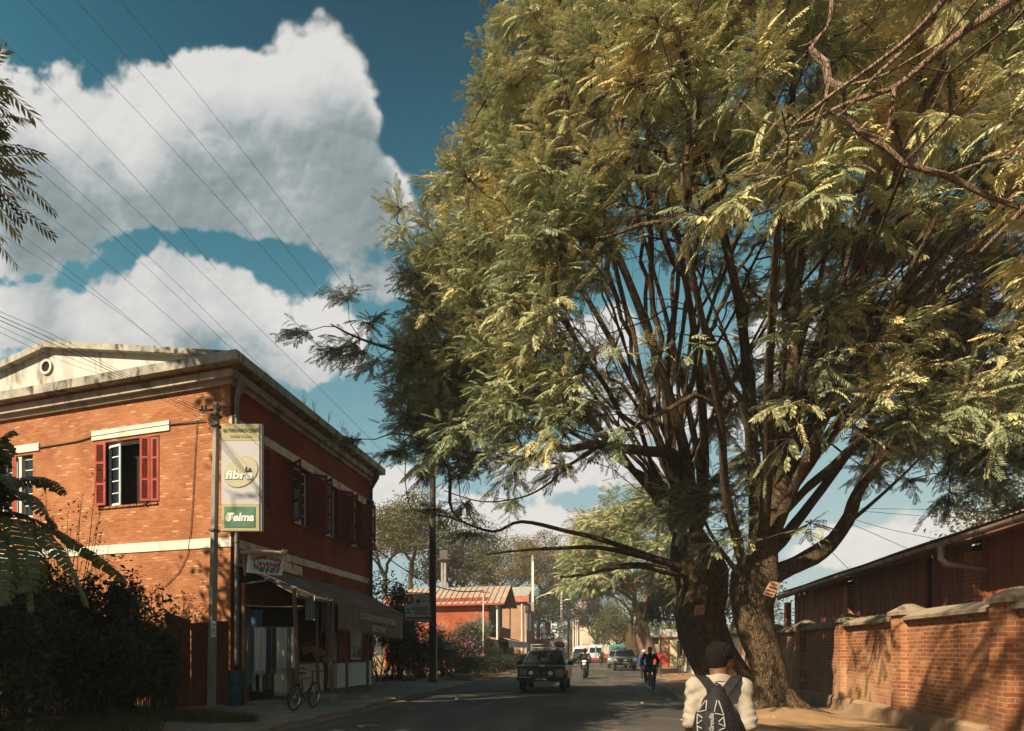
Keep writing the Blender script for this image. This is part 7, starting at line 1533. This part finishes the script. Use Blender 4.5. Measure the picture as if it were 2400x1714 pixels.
def vehicle(name, label, cat, loc, ang, body, glass, bmat, wheels, wr, ww=.22, group=None, gframe=None):
    o = thing(name, label, cat, loc, 0, group); M_ = Matrix.Translation(loc) @ Matrix.Rotation(ang, 4, 'Z')
    def put(b_, nm, mt, par=None, smooth=False): b_.v = [tuple(M_ @ Vector(v)) for v in b_.v]; return b_.build(nm, mt, par or o, smooth=smooth)
    for i, lv in enumerate(body): bd = put(levels(MB(), *lv) if isinstance(lv, tuple) else levels(MB(), lv), 'body' if i == 0 else 'cabin', bmat, smooth=True)
    for nm, pts in glass: b_ = MB(); c = Vector((0, (body[0][0][1]+body[0][0][2])/2 if not isinstance(body[0], tuple) else 2, 1)); b_.poly(pts); g_ = put(b_, nm, cglass)
    for x, y in wheels:
        b_ = MB(); s_ = 1 if x > 0 else -1; b_.lathe((x-s_*ww, y, wr), [(wr*.6, 0), (wr*.92, 0), (wr, ww*s_*.2), (wr, ww*s_*.8), (wr*.92, ww*s_), (wr*.6, ww*s_)], 28, 'x'); w_ = put(b_, 'wheel', rub, smooth=True)
        b_ = MB(); b_.lathe((x-s_*.03, y, wr), [(.0, .0), (wr*.25, .02*s_), (wr*.35, -.03*s_), (wr*.55, -.01*s_), (wr*.62, .02*s_)], 20, 'x'); put(b_, 'rim', galv, w_, True)
    return o, M_, put
# black four-wheel drive coming towards us
JP = dep(1268, 1600, 24.2)
jb = [[(.42,.10,4.2,.84),(.52,.0,4.25,.89),(.80,.0,4.27,.90),(.97,.06,4.27,.885),(1.03,.16,4.25,.85)], [(1.02,1.28,4.22,.83),(1.10,1.32,4.20,.80),(1.55,1.80,4.08,.665),(1.60,1.90,4.0,.60)]]
ws = lambda z, e=.012: 1.32+(z-1.10)/.45*.48-e
jg = [('windscreen', [(-.735,ws(1.11),1.11),(.735,ws(1.11),1.11),(.61,ws(1.52),1.52),(-.61,ws(1.52),1.52)])]
for sg in (-1, 1): jg.append(('side_window', [(sg*(.812-.135*(z-1.1)/.45*1.0),y,z) for y, z in ((1.55,1.13),(2.6,1.13),(2.6,1.5),(1.9,1.5))])); jg.append(('side_window', [(sg*(.812-.135*(z-1.1)/.45),y,z) for y, z in ((2.7,1.13),(3.9,1.13),(3.85,1.5),(2.7,1.5))]))
o, M_, put = vehicle('car', 'black boxy four-wheel-drive car with round fog lamps and a roof rack', 'car', (JP[0], JP[1], .006), 0, jb, jg, carb, [(-.86,.75),(.86,.75),(-.86,3.35),(.86,3.35)], .36)
b = MB(); b.box(-.50,.50,-.012,.02,.63,.92); gr = put(b, 'grille', plast)
for i in range(8): b = MB(); x = -.46+i*.131; b.bbox(x-.025,x+.025,-.03,-.012,.64,.91,.01); put(b, 'grille_bar', carb, gr)
for sg in (-1, 1):
    b = MB(); b.bbox(sg*.53,sg*.80,-.02,.02,.66,.90,.02); put(b, 'headlight', mat('dim_lens', (.10,.11,.11), .15, .1, spec=.7)); b = MB(); b.bbox(sg*.80,sg*.885,.0,.14,.66,.88,.02); put(b, 'indicator', mat('dim_amber', (.12,.05,.01), .3, .1))
    b = MB(); b.lathe((sg*.36,-.14,.745), [(.0,-.01),(.06,-.02),(.085,-.01),(.092,.02),(.06,.09),(.0,.1)], 18, 'y'); fl_ = put(b, 'fog_lamp', lens, smooth=True); b = MB(); b.torus((sg*.36,-.145,.745), .09, .012, 'y', 22, 6); put(b, 'lamp_ring', plast, fl_)
    b = MB(); b.lathe((sg*.14,-.10,.735), [(.0,-.01),(.05,-.01),(.06,.01),(.0,.05)], 14, 'y'); put(b, 'small_lamp', mat('amber_lens', (.10,.06,.02), .2, .1))
    b = MB(); b.bbox(sg*.90,sg*1.10,1.42,1.52,1.02,1.18,.03); b.beam((sg*.84,1.48,1.06),(sg*.95,1.48,1.08),.05); put(b, 'mirror', plast)
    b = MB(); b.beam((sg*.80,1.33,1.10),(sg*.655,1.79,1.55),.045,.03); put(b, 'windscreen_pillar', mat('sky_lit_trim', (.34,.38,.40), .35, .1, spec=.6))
    b = MB(); b.prism([(sg*.88,.28,.42),(sg*.88,.34,.70),(sg*.88,.55,.82),(sg*.88,.95,.82),(sg*.88,1.16,.70),(sg*.88,1.22,.42)], (sg*.05,0,0)); put(b, 'wheel_arch', plast)
b = MB(); b.bbox(-.90,.90,-.16,.10,.44,.60,.03); bp = put(b, 'bumper', plast); b = MB(); b.bbox(-.88,-.36,-.168,-.162,.565,.59,.002); put(b, 'trim_strip', galv, bp)
b = MB(); b.box(-.26,.26,-.175,-.165,.47,.56); pl_ = put(b, 'number_plate', plate); text('lettering', '4187 TAB', .09, greyw, pl_, M_ @ Vector((0,-.178,.485)), (1,0,0), UP, .40, .003, .002)
text('lettering', 'Jeep', .10, lens, o, M_ @ Vector((.05,.02,1.0)), (1,0,0), UP, .19, .005, .003)
b = MB()
for x in (-.52,.52): b.beam((x,2.1,1.66),(x,3.9,1.66),.03)
for y in (2.1,2.7,3.3,3.9): b.beam((-.62,y,1.72),(.62,y,1.72),.03)
for x in (-.6,.6): b.beam((x,2.1,1.60),(x,2.1,1.84),.03); b.beam((x,2.1,1.84),(x,3.9,1.84),.03)
b.beam((-.62,2.1,1.84),(.62,2.1,1.84),.035); rk = put(b, 'roof_rack', galv)
bd_ = thing('bundle', 'red and black bundle tied on the right of the car roof rack', 'luggage', tuple(M_ @ Vector((.42,2.6,1.74)))); b = MB(); b.ball((.45,2.5,1.86), (.20,.4,.11)); b.v = [tuple(M_ @ Vector(v)) for v in b.v]; b.build('red_sack', redp, bd_, smooth=True); b = MB(); b.ball((.56,2.9,1.83), (.12,.4,.14)); b.v = [tuple(M_ @ Vector(v)) for v in b.v]; b.build('black_sack', plast, bd_, smooth=True)
# parked grey pickup
PK = dep(1465, 1570, 50); kb = [[(.45,.10,4.6,.84),(.60,.0,4.7,.88),(.86,.03,4.7,.89),(1.0,.20,4.7,.86),(1.08,.45,4.7,.82)], [(1.06,1.15,3.0,.80),(1.14,1.22,2.98,.78),(1.62,1.85,2.85,.66),(1.68,1.98,2.8,.58)]]
wk = lambda z: 1.22+(z-1.14)/.48*.63-.012
kg = [('windscreen', [(-.72,wk(1.16),1.16),(.72,wk(1.16),1.16),(.62,wk(1.58),1.58),(-.62,wk(1.58),1.58)])]+[('side_window', [(sg*(.792-.12*(z-1.14)/.48),y,z) for y, z in ((1.55,1.18),(2.8,1.18),(2.75,1.56),(2.0,1.56))]) for sg in (-1, 1)]
o, M_, put = vehicle('pickup', 'parked dusty grey pickup truck facing us at the right road edge', 'pickup', (PK[0], PK[1], .006), 0, kb, kg, greyc, [(-.84,.85),(.84,.85),(-.84,3.75),(.84,3.75)], .37)
b = MB(); b.bbox(-.52,.52,-.02,.03,.72,.93,.02); put(b, 'grille', plast); b = MB(); b.bbox(-.86,.86,-.10,.12,.44,.68,.04); put(b, 'bumper', plast); b = MB(); b.box(-.25,.25,-.12,-.105,.58,.70); pl_ = put(b, 'number_plate', plate); text('lettering', '5230 TAC', .11, wht, pl_, M_ @ Vector((0,-.125,.605)), (1,0,0), UP, .42, .004, .002)
for sg in (-1, 1): b = MB(); b.ball((sg*.70,.06,.86), (.15,.10,.13)); put(b, 'headlight', lens, smooth=True); b = MB(); b.bbox(sg*.86,sg*1.04,1.35,1.45,1.08,1.24,.03); put(b, 'mirror', plast)
b = MB(); b.bbox(-.12,.12,-.035,-.02,.80,.88,.01); put(b, 'badge', lens)
# second 4x4 parked behind it, green lorry, vans
P2 = dep(1450, 1560, 57); o, M_, put = vehicle('car', 'grey car parked just behind the pickup, mostly hidden', 'car', (P2[0]-.1, P2[1], .006), 0, [[(.4,.1,4.2,.82),(.6,0,4.3,.86),(.95,.1,4.3,.86),(1.02,.4,4.3,.82)],[(1.02,1.0,4.2,.80),(1.6,1.6,4.1,.68),(1.66,1.8,4.0,.6)]], [('windscreen',[(-.7,1.04,1.08),(.7,1.04,1.08),(.62,1.5,1.54),(-.62,1.5,1.54)])], greyc, [(-.82,.8),(.82,.8),(-.82,3.4),(.82,3.4)], .34)
for sg in (-1, 1): b = MB(); b.ball((sg*.66,.04,.8), (.13,.08,.11)); put(b, 'headlight', lens, smooth=True)
GT_ = dep(1450, 1555, 68); o, M_, put = vehicle('lorry', 'green canvas-covered lorry behind the parked pickup', 'lorry', (GT_[0], GT_[1], .006), 0, [[(.5,.2,1.9,.9),(.6,0,2.0,.95),(1.2,.0,2.0,.95),(1.9,.25,1.95,.9),(2.0,.4,1.9,.8)]], [('windscreen',[(-.75,-.0,1.25),(.75,-.0,1.25),(.72,.19,1.8),(-.72,.19,1.8)])], greent, [(-.9,.7),(.9,.7),(-.9,4.2),(.9,4.2)], .42); b = MB(); levels(b, [(.8,2.05,5.6,.98),(2.0,2.05,5.6,.98),(2.2,2.1,5.55,.9),(2.28,2.2,5.4,.75)]); put(b, 'canvas_cover', greent, smooth=True)
vb = [[(.35,.15,4.8,.86),(.5,0,4.85,.93),(1.0,.0,4.85,.94),(1.25,.12,4.85,.92),(1.9,.75,4.8,.84),(2.1,.95,4.7,.74),(2.16,1.3,4.5,.6)]]
V1 = dep(1360, 1550, 83); wv = lambda z: .12+(z-1.25)/.65*.63-.02
o, M_, put = vehicle('minibus', 'white minibus with a yellow band coming towards us', 'minibus', (V1[0], V1[1], .006), 0, vb, [('windscreen',[(-.80,wv(1.30),1.30),(.80,wv(1.30),1.30),(.74,wv(1.84),1.84),(-.74,wv(1.84),1.84)])]+[('side_window',[(sg*(.928-.08*(z-1.25)/.65),y,z) for y, z in ((1.0,1.3),(4.5,1.3),(4.5,1.8),(1.2,1.8))]) for sg in (-1,1)], whitec, [(-.88,.9),(.88,.9),(-.88,3.8),(.88,3.8)], .34)
b = MB(); b.bbox(-.93,.93,-.03,.06,.62,.84,.02); put(b, 'yellow_band', yellp); b = MB(); b.bbox(-.94,.94,-.08,.1,.32,.58,.03); put(b, 'bumper', plast)
for sg in (-1, 1): b = MB(); b.bbox(sg*.58,sg*.88,-.035,.03,.66,.82,.02); put(b, 'headlight', lens)
b = MB(); b.box(-.22,.22,-.03,-.005,1.12,1.28); put(b, 'route_card', paper)
V2 = dep(1396, 1550, 82); vb2 = [[(.35,.0,5.0,.92),(.5,-.02,5.0,.96),(1.3,.0,5.0,.95),(2.2,.08,4.9,.86),(2.34,.25,4.7,.70)]]
o, M_, put = vehicle('van', 'bluish white van seen from behind with a red bumper and twin rear doors', 'van', (V2[0], V2[1], .006), 0, vb2, [('rear_window',[(x0,y-.02,z) for x0, y, z in ((-.74,.01,1.30),(-.08,.01,1.30),(-.08,.06,1.95),(-.70,.06,1.95))]),('rear_window',[(x0,y-.02,z) for x0, y, z in ((.12,.01,1.30),(.74,.01,1.30),(.70,.06,1.95),(.12,.06,1.95))])], bluew, [(-.9,1.0),(.9,1.0),(-.9,3.9),(.9,3.9)], .36)
b = MB(); b.bbox(-.94,.94,-.12,.05,.36,.66,.03); put(b, 'bumper', mat('red_bumper', (.30,.02,.02), .5, .15)); b = MB(); b.box(-.01,.06,-.045,-.02,.7,2.2); put(b, 'door_gap', dark)
for sg in (-1, 1): b = MB(); b.bbox(sg*.80,sg*.92,-.04,.02,.8,1.15,.02); put(b, 'tail_lamp', mat('red_lens', (.3,.02,.02), .2, .1))
# red cart with a cream hood
c = V3(dep(1422, 1550, 88)); c.z = .006; o = thing('handcart', 'red passenger cart with a cream hood right of the van', 'cart', c); b = MB(); b.bbox(c.x-.5,c.x+.5,c.y,c.y+1.0,.55,1.15,.06); b.build('body', redp, o); b = MB(); b.grid(lambda u, v: (c.x-.65+1.3*u, c.y-.1+1.2*v, 1.75+.25*math.sin(math.pi*u)), 10, 3); b.build('hood', mat('cream_canvas', (.6,.5,.38), .9, .1), o)
for sg in (-1, 1): b = MB(); b.torus((c.x+sg*.62, c.y+.5, .55), .50, .04, 'x', 24, 6); b.build('wheel', rub, o); b = MB(); b.beam((c.x+sg*.55,c.y-.05,.6),(c.x+sg*.62,c.y-.05,1.78),.04); b.build('hood_post', wood, o); b = MB(); b.beam((c.x+sg*.4,c.y,.7),(c.x+sg*.35,c.y-1.4,.9),.05); b.build('shaft', wood, o)
def motorbike(label, loc, ang):
    o = thing('motorcycle', label, 'motorcycle', loc); M_ = Matrix.Translation(loc) @ Matrix.Rotation(ang, 4, 'Z')
    def put(b_, nm, mt, par=None): b_.v = [tuple(M_ @ Vector(v)) for v in b_.v]; return b_.build(nm, mt, par or o, smooth=True)
    for y in (-.62, .62):
        b_ = MB(); b_.torus((0, y, .31), .25, .055, 'x', 26, 8); w_ = put(b_, 'wheel', rub); b_ = MB(); b_.lathe((-.02, y, .31), [(.02,0),(.22,.0),(.22,.04),(.02,.04)], 18, 'x'); put(b_, 'rim', galv, w_)
    b_ = MB()
    for s_ in (-1, 1): b_.tube([(.09*s_,.62,.31),(.08*s_,.42,.85)], .022, 6)
    put(b_, 'fork', iron); b_ = MB(); b_.tube([(-.36,.30,1.04),(-.2,.36,1.0),(0,.42,.95),(.2,.36,1.0),(.36,.30,1.04)], .014, 6); put(b_, 'handlebar', plast); b_ = MB(); b_.ball((0,.50,.86),(.10,.08,.10)); put(b_, 'headlight', lens); b_ = MB(); b_.ball((0,.12,.80),(.14,.28,.12)); put(b_, 'fuel_tank', carb); b_ = MB(); b_.ball((0,-.38,.80),(.13,.40,.06)); put(b_, 'seat', plast); b_ = MB(); b_.bbox(-.14,.14,-.15,.25,.30,.62,.05); put(b_, 'engine', plast); b_ = MB(); b_.grid(lambda u, v: (-.06+.12*u, .62+.30*math.cos(.5+1.6*v), .31+.34*math.sin(.5+1.6*v)), 2, 8); put(b_, 'mudguard', carb); b_ = MB(); b_.tube([(0,.40,.85),(0,-.1,.62),(0,-.62,.31)], .03, 6); put(b_, 'frame', plast)
    for s_ in (-1, 1): b_ = MB(); b_.tube([(.25*s_,.33,1.02),(.30*s_,.32,1.16)], .006, 5); b_.ball((.31*s_,.31,1.19),(.06,.015,.04), 8, 6); put(b_, 'mirror', plast)
    b_ = MB(); b_.prism([(-.12,.62,.97),(.12,.62,.97),(.10,.58,1.05),(-.10,.58,1.05)], (0,.02,0)); put(b_, 'front_panel', greyw)
    return o
p = at(1372, 1591, .006); motorbike('motorcycle with a small pale front panel coming towards us', p, PI-.08)
person('motorcyclist in a red helmet and dark jacket riding towards us', (p[0], p[1]+.15, p[2]), PI-.08, 1.70, (.84, .10, .30, .48, 1.05, .33), (.02,.022,.026), (.02,.02,.022), hat='helmet')
p = at(1409, 1559, .006); motorbike('far dark motorcycle riding away beside the bluish van', p, .0)
person('far motorcyclist in black seen from behind next to the van', (p[0], p[1]-.15, p[2]), 0, 1.70, (.84, .10, .30, .48, 1.05, .33), (.010,.012,.012), (.015,.015,.015), h=.022)

scrap = mat('litter_paper', (.40,.37,.31), .8, .2, 20)
for k, (px, py) in enumerate(((1072,1640),(1110,1648),(1580,1652),(900,1672),(1588,1640),(1150,1612),(845,1705))):
    p = gnd(px, py, .02); b = MB(); a = rnd.uniform(0, 3); s_ = rnd.uniform(.03, .055); b.grid(lambda u, v: (p[0]+s_*((u-.5)*math.cos(a)-(v-.5)*math.sin(a))*2, p[1]+s_*((u-.5)*math.sin(a)+(v-.5)*math.cos(a))*2, .022+.02*math.sin(u*5+k)*math.cos(v*4)+.02), 4, 4)
    tag(b.build('paper_scrap', scrap, smooth=True, fix=False), 'pale crumpled scrap of litter lying at the road edge', 'litter', 'scraps of litter on the road')
# ------------------------------------------------------------------ the walker with the rucksack
mp_ = dep(1684, 1600, 4.9); mloc = (mp_[0], mp_[1], .006); MA = -.10
man = thing('person', 'young man seen from behind in a cream jacket carrying a black rucksack', 'person', mloc); MM = Matrix.Translation(mloc) @ Matrix.Rotation(MA, 4, 'Z')
ht = .62; fw = np.array([math.sin(ht), math.cos(ht), 0]); sdv = np.array([math.cos(ht), -math.sin(ht), 0]); hc = np.array([.012, .045, 1.515])
J = {'pel': (0,0,.90), 'che': (0,-.01,1.17), 'nek': (.0,.0,1.375)}
for sg, f in ((-1, 1), (1, -1)):
    J['hip',sg] = (.09*sg,0,.88); J['kne',sg] = (.095*sg,.05+.15*f,.47); J['ank',sg] = (.09*sg,.27*f-.04,.09+(.06 if f < 0 else 0)); J['toe',sg] = (.10*sg,.27*f+.12,.035)
    J['sho',sg] = (.158*sg,-.01,1.315); J['elb',sg] = (.188*sg,-.06,1.05); J['wri',sg] = (.17*sg,.15,.94); J['fin',sg] = (.12*sg,.235,.97)
ex = MB(); arms = []; legs_ = []
for sg in (-1, 1):
    w_, f_ = np.array(J['wri',sg]), np.array(J['fin',sg]); dv = (f_-w_)/np.linalg.norm(f_-w_); up_ = np.array([0,0,1.]); nv = np.cross(dv, up_)*sg; nv /= np.linalg.norm(nv)
    arms += [('c', J['sho',sg], J['elb',sg], .052, .041), ('c', J['elb',sg], w_, .042, .027), ('c', w_, w_+dv*.035+up_*.018, .024, .022), ('c', w_, w_+dv*.075-up_*.02, .024, .02), ('c', w_, w_+dv*.075+up_*.02, .024, .02)]
    for q in range(4):
        b0_ = w_+dv*.08+up_*(1.5-q)*.019; L = (.072,.082,.078,.060)[q]; ex.tube([b0_-dv*.02, b0_+dv*L*.42, b0_+dv*L*.66-nv*.022, b0_+dv*L*.60-nv*.045], [.0095,.0092,.0082,.0065], 8)
    t0_ = w_+dv*.03+up_*.03; ex.tube([t0_, t0_+dv*.03+up_*.022-nv*.012, t0_+dv*.055+up_*.018-nv*.03], [.0125,.0105,.008], 8)
    legs_ += [('c', J['hip',sg], J['kne',sg], .080, .055), ('c', J['kne',sg], J['ank',sg], .053, .036), ('c', J['ank',sg], J['toe',sg], .036, .028)]
torso = [('c', J['pel'], J['che'], .105, .118), ('c', J['che'], (0,0,1.31), .118, .075)]+[('c', J['che'], J['sho',sg], .105, .052) for sg in (-1, 1)]+[('c', J['pel'], J['hip',sg], .10, .08) for sg in (-1, 1)]
head = [('e', hc, (.073,.092,.108), -ht, .02), ('c', hc+fw*.028-[0,0,.05], hc+fw*.056-[0,0,.088], .05, .032), ('c', (0,0,1.33), hc-fw*.02-[0,0,.055], .060, .056), ('c', hc+fw*.088+[0,0,.012], hc+fw*.108-[0,0,.025], .009, .015, .012),
        ('c', hc+fw*.078+sdv*.045+[0,0,.03], hc+fw*.08-sdv*.045+[0,0,.03], .016, .016, .02), ('c', hc+fw*.09+sdv*.012-[0,0,.055], hc+fw*.09-sdv*.012-[0,0,.055], .012, .012, .01), ('c', hc+fw*.055+sdv*.05-[0,0,.02], hc+fw*.05-[0,0,.03]-sdv*.05, .025, .025, .03)]
for sg in (-1, 1):
    e0 = hc+sdv*sg*.078-fw*.010
    for a in range(7): t = a/6*4.4-.4; t2_ = (a+1)/6*4.4-.4; r0_ = np.array([0,0,1]); head.append(('c', e0+fw*-.017*math.cos(t)+r0_*.030*math.sin(t+.2), e0+fw*-.017*math.cos(t2_)+r0_*.030*math.sin(t2_+.2), .0055, .0055, .006))
    head.append(('e', e0-sdv*sg*.004, (.009,.018,.028), -ht, .008))
sdf_obj('body', torso+arms+legs_+head, .0075, skin, man, MM, .028, None, ex)
def curl(X, Y, Z): return .0085*(np.sin(X*185+2*np.sin(Z*90))*np.sin(Y*175+1.5*np.sin(X*80))*np.sin(Z*190+2*np.sin(Y*85)))+.003*np.sin(X*420)*np.sin(Y*390)*np.sin(Z*410)
hairc = mat('curly_hair', (.006,.004,.003), .8, .5, 90, 1.0, 160, spec=.15, col2=(.015,.010,.007))
hh_ = sdf_obj('hair', [('e', hc-fw*.012+[0,0,.056], (.093,.105,.090), -ht), ('e', hc-fw*.035-[0,0,.0], (.074,.070,.085), -ht)], .0042, hairc, man, MM, .03,
    lambda X, Y, Z: curl(X, Y, Z)*np.clip((Z-hc[2]+.06)*12, .15, 1)+np.where(((X-hc[0])*fw[0]+(Y-hc[1])*fw[1] > .055) & (Z < hc[2]+.058), .06, 0)+np.where(Z < hc[2]-.078, .06, 0)+np.where((Z < hc[2]+.01) & ((X-hc[0])*fw[0]+(Y-hc[1])*fw[1] > -.002), .06, 0))
jkm = mat('cream_denim', (.27,.235,.185), .9, .12, 8, .45, 140, stain=(.20,.165,.115), samt=.35, sscale=3)
def jfold(X, Y, Z):
    sd = np.abs(X)
    return (.0045*np.sin(Z*44+X*26*np.sign(X)+Y*12)+.0035*np.sin(Z*104-X*47*np.sign(X)+Y*31))*np.clip((sd-.13)*9, 0, 1)*np.clip((1.26-Z)*8, 0, 1)+.007*np.sin((X*np.sign(X)*.7+Z)*64+1.3)*np.clip((sd-.07)*8, 0, 1)*np.clip((Z-1.12)*7, 0, 1)*np.clip((1.36-Z)*12, 0, 1)+.003*np.sin(Z*23+X*17)+.002*np.sin(X*90+Z*70)
infl = lambda L_, d: [(*p[:3], p[3]+d, p[4]+d, *p[5:]) if p[0] == 'c' else p for p in L_]
jprims = infl(torso+[('c', J['sho',sg], J['elb',sg], .043, .039) for sg in (-1, 1)]+[('c', J['elb',sg], J['wri',sg], .044, .034) for sg in (-1, 1)], .019)+[('c', (0,0,.98), (0,0,.86), .135, .14), ('c', J['sho',-1], (0,.0,1.31), .062, .082), ('c', J['sho',1], (0,.0,1.31), .062, .082)]
sdf_obj('jacket', jprims, .007, jkm, man, MM, .03, jfold)
# standing collar folded over
b = MB(); 
def colf(u, v):
    a = -PI*.5+ (u-.5)*5.0; prof = [(.088,1.335),(.083,1.375),(.078,1.412),(.084,1.418),(.094,1.395),(.104,1.362)]; t = v*5; i = min(int(t), 4); f_ = t-i; r_ = prof[i][0]*(1-f_)+prof[i+1][0]*f_; z = prof[i][1]*(1-f_)+prof[i+1][1]*f_
    return (r_*math.cos(a)*1.02+.006*math.sin(u*9)*v, r_*math.sin(a)*.95+.005, z-.020*abs(u-.5)*2+.004*math.sin(u*14))
b.grid(colf, 44, 15); b.v = [tuple(MM @ Vector(v)) for v in b.v]; b.build('collar', jkm, man, smooth=True)
sdf_obj('trousers', infl([('c', J['pel'], J['hip',sg], .10, .085) for sg in (-1, 1)]+[p for i, p in enumerate(legs_) if i % 3 < 2], .02), .011, clothm('dark_trousers', (.03,.03,.035)), man, MM)
for sg in (-1, 1): sdf_obj('shoe', [('c', np.array(J['ank',sg])-[0,.03,.03], J['toe',sg], .043, .037), ('c', J['ank',sg], np.array(J['ank',sg])-[0,.035,.035], .043, .045)], .009, clothm('shoe_dark', (.05,.05,.05)), man, MM, .02)
for sg in (-1, 1): b = MB(); b.ball(hc+fw*.082+sdv*sg*.031+[0,0,.008], .012, 10, 7); b.v = [tuple(MM @ Vector(v)) for v in b.v]; b.build('eye', eyew, man, smooth=True)
b = MB(); c_ = hc+fw*.098-[0,0,.055]; b.tube([c_-sdv*.024, c_+fw*.005, c_+sdv*.024], [.004,.008,.004], 8); b.v = [tuple(MM @ Vector(v)) for v in b.v]; b.build('mouth', MATS['lips'], man, smooth=True)
# rucksack
RK = thing('rucksack', 'black rucksack with white triangle lines on the back of the man in cream', 'rucksack', tuple(MM @ Vector((0,-.2,.9)))); nylon = mat('black_nylon', (.010,.0095,.009), .7, .25, 6, .5, 70, spec=.2); greyn = mat('grey_nylon', (.020,.019,.017), .8, .25, 6, .4, 90, spec=.15); lines_m = mat('white_piping', (.26,.25,.225), .7, .1)
kp = [('c', (-.02,-.175,1.28), (-.02,-.185,1.18), .06, .095), ('c', (-.02,-.19,1.17), (-.02,-.20,.98), .095, .11), ('c', (-.09,-.18,1.08), (-.105,-.18,.92), .08, .09), ('c', (.05,-.18,1.08), (.065,-.18,.92), .08, .09), ('c', (-.02,-.215,1.06), (-.02,-.225,.95), .08, .085)]
sdf_obj('bag', kp, .007, nylon, RK, MM, .05, lambda X, Y, Z: .002*np.sin(X*60+Z*40)+.003*np.exp(-((Z-1.185)/.006)**2))
def kd(p):
    D_ = 9.0
    for q in kp: a, b_ = np.array(q[1]), np.array(q[2]); ba = b_-a; t = np.clip(((p-a)@ba)/(ba@ba), 0, 1); d = np.linalg.norm(p-a-ba*t)-(q[3]+(q[4]-q[3])*t); hh = np.clip(.5+.5*(D_-d)/.05, 0, 1); D_ = D_*(1-hh)+d*hh-.05*hh*(1-hh)
    return D_
MI = MM.inverted()
def hitk(px, py):
    r = np.array(ray(px, py)); o_ = np.array(MI @ Vector((0,0,H))); dr = np.array((MI.to_3x3() @ Vector(r))); t = 4.0
    for _ in range(80):
        p = o_+dr*t; d = kd(p)
        if d < .002: break
        t += max(d, .001)/np.linalg.norm(dr)
        if t > 5.2: return None
    return MM @ Vector(o_+dr*(t-.004))
zz = lambda x, y: (1560+x/6.942, 1480+y/6.942)
for i, (x0, y0, x1, y1) in enumerate(((650,1125,525,1308),(668,1120,658,1285),(522,1312,645,1288),(835,1122,795,1308),(862,1128,948,1362),(800,1335,945,1365),(518,1345,512,1508),(530,1352,598,1412),(510,1510,592,1445),(950,1390,862,1475),(945,1385,968,1555),(862,1500,948,1540),(520,1545,592,1582),(515,1530,522,1640),(965,1575,870,1610))):
    pts = [hitk(*zz(x0+(x1-x0)*t, y0+(y1-y0)*t)) for t in np.linspace(0, 1, 7)]; pts = [p for p in pts if p is not None]
    if len(pts) > 2: b = MB(); b.tube(pts, .0042, 6); b.build('white_line', lines_m, RK, smooth=True)
def patch(name, x0, y0, x1, y1, mt, par):
    b_ = MB(); ok = True; n1, n2 = 8, 10; g_ = [[hitk(*zz(x0+(x1-x0)*i/n1, y0+(y1-y0)*j/n2)) for i in range(n1+1)] for j in range(n2+1)]
    if any(p is None for r in g_ for p in r): return None
    b_.grid(lambda u, v: g_[int(round(v*n2))][int(round(u*n1))], n1, n2); return b_.build(name, mt, par, smooth=True, fix=False)
patch('centre_panel', 640, 1300, 800, 1660, greyn, RK); patch('flap', 690, 900, 890, 1075, greyn, RK)
g0 = hitk(*zz(775, 1480))
if g0 is not None: text('lettering', 'Groulls', .045, lines_m, RK, g0-CF*.006, UP, -CR, .135, .0022, .0015)
for sg in (-1, 1):
    b = MB(); P_ = [(-.02+.03*sg,-.20,1.26),(.06*sg,-.165,1.325),(.105*sg,-.10,1.385),(.125*sg,-.01,1.398),(.13*sg,.08,1.35),(.125*sg,.135,1.25),(.13*sg,.13,1.08)]; q_ = [Vector(p) for p in P_]
    L_ = []
    for i in range(len(q_)-1):
        for t in np.linspace(0, 1, 5)[:-1]: L_.append(q_[i].lerp(q_[i+1], t))
    L_.append(q_[-1]); vs_ = []
    for i, p in enumerate(L_): tg = (L_[min(i+1,len(L_)-1)]-L_[max(i-1,0)]).normalized(); sx = Vector((1,0,0)); sx = (sx-tg*sx.dot(tg)).normalized(); nn_ = tg.cross(sx); vs_ += [p-sx*.033-nn_*.006, p+sx*.033-nn_*.006, p+sx*.033+nn_*.006, p-sx*.033+nn_*.006]
    b._add([tuple(MM @ v) for v in vs_], [(k*4+i, k*4+(i+1) % 4, k*4+4+(i+1) % 4, k*4+4+i) for k in range(len(L_)-1) for i in range(4)]); b.build('shoulder_strap', nylon, RK)
b = MB(); b.tube([MM @ Vector(p) for p in ((-.05,-.19,1.29),(-.045,-.18,1.335),(-.02,-.175,1.352),(.005,-.18,1.335),(.012,-.19,1.29))], .009, 8); b.build('grab_handle', nylon, RK, smooth=True)
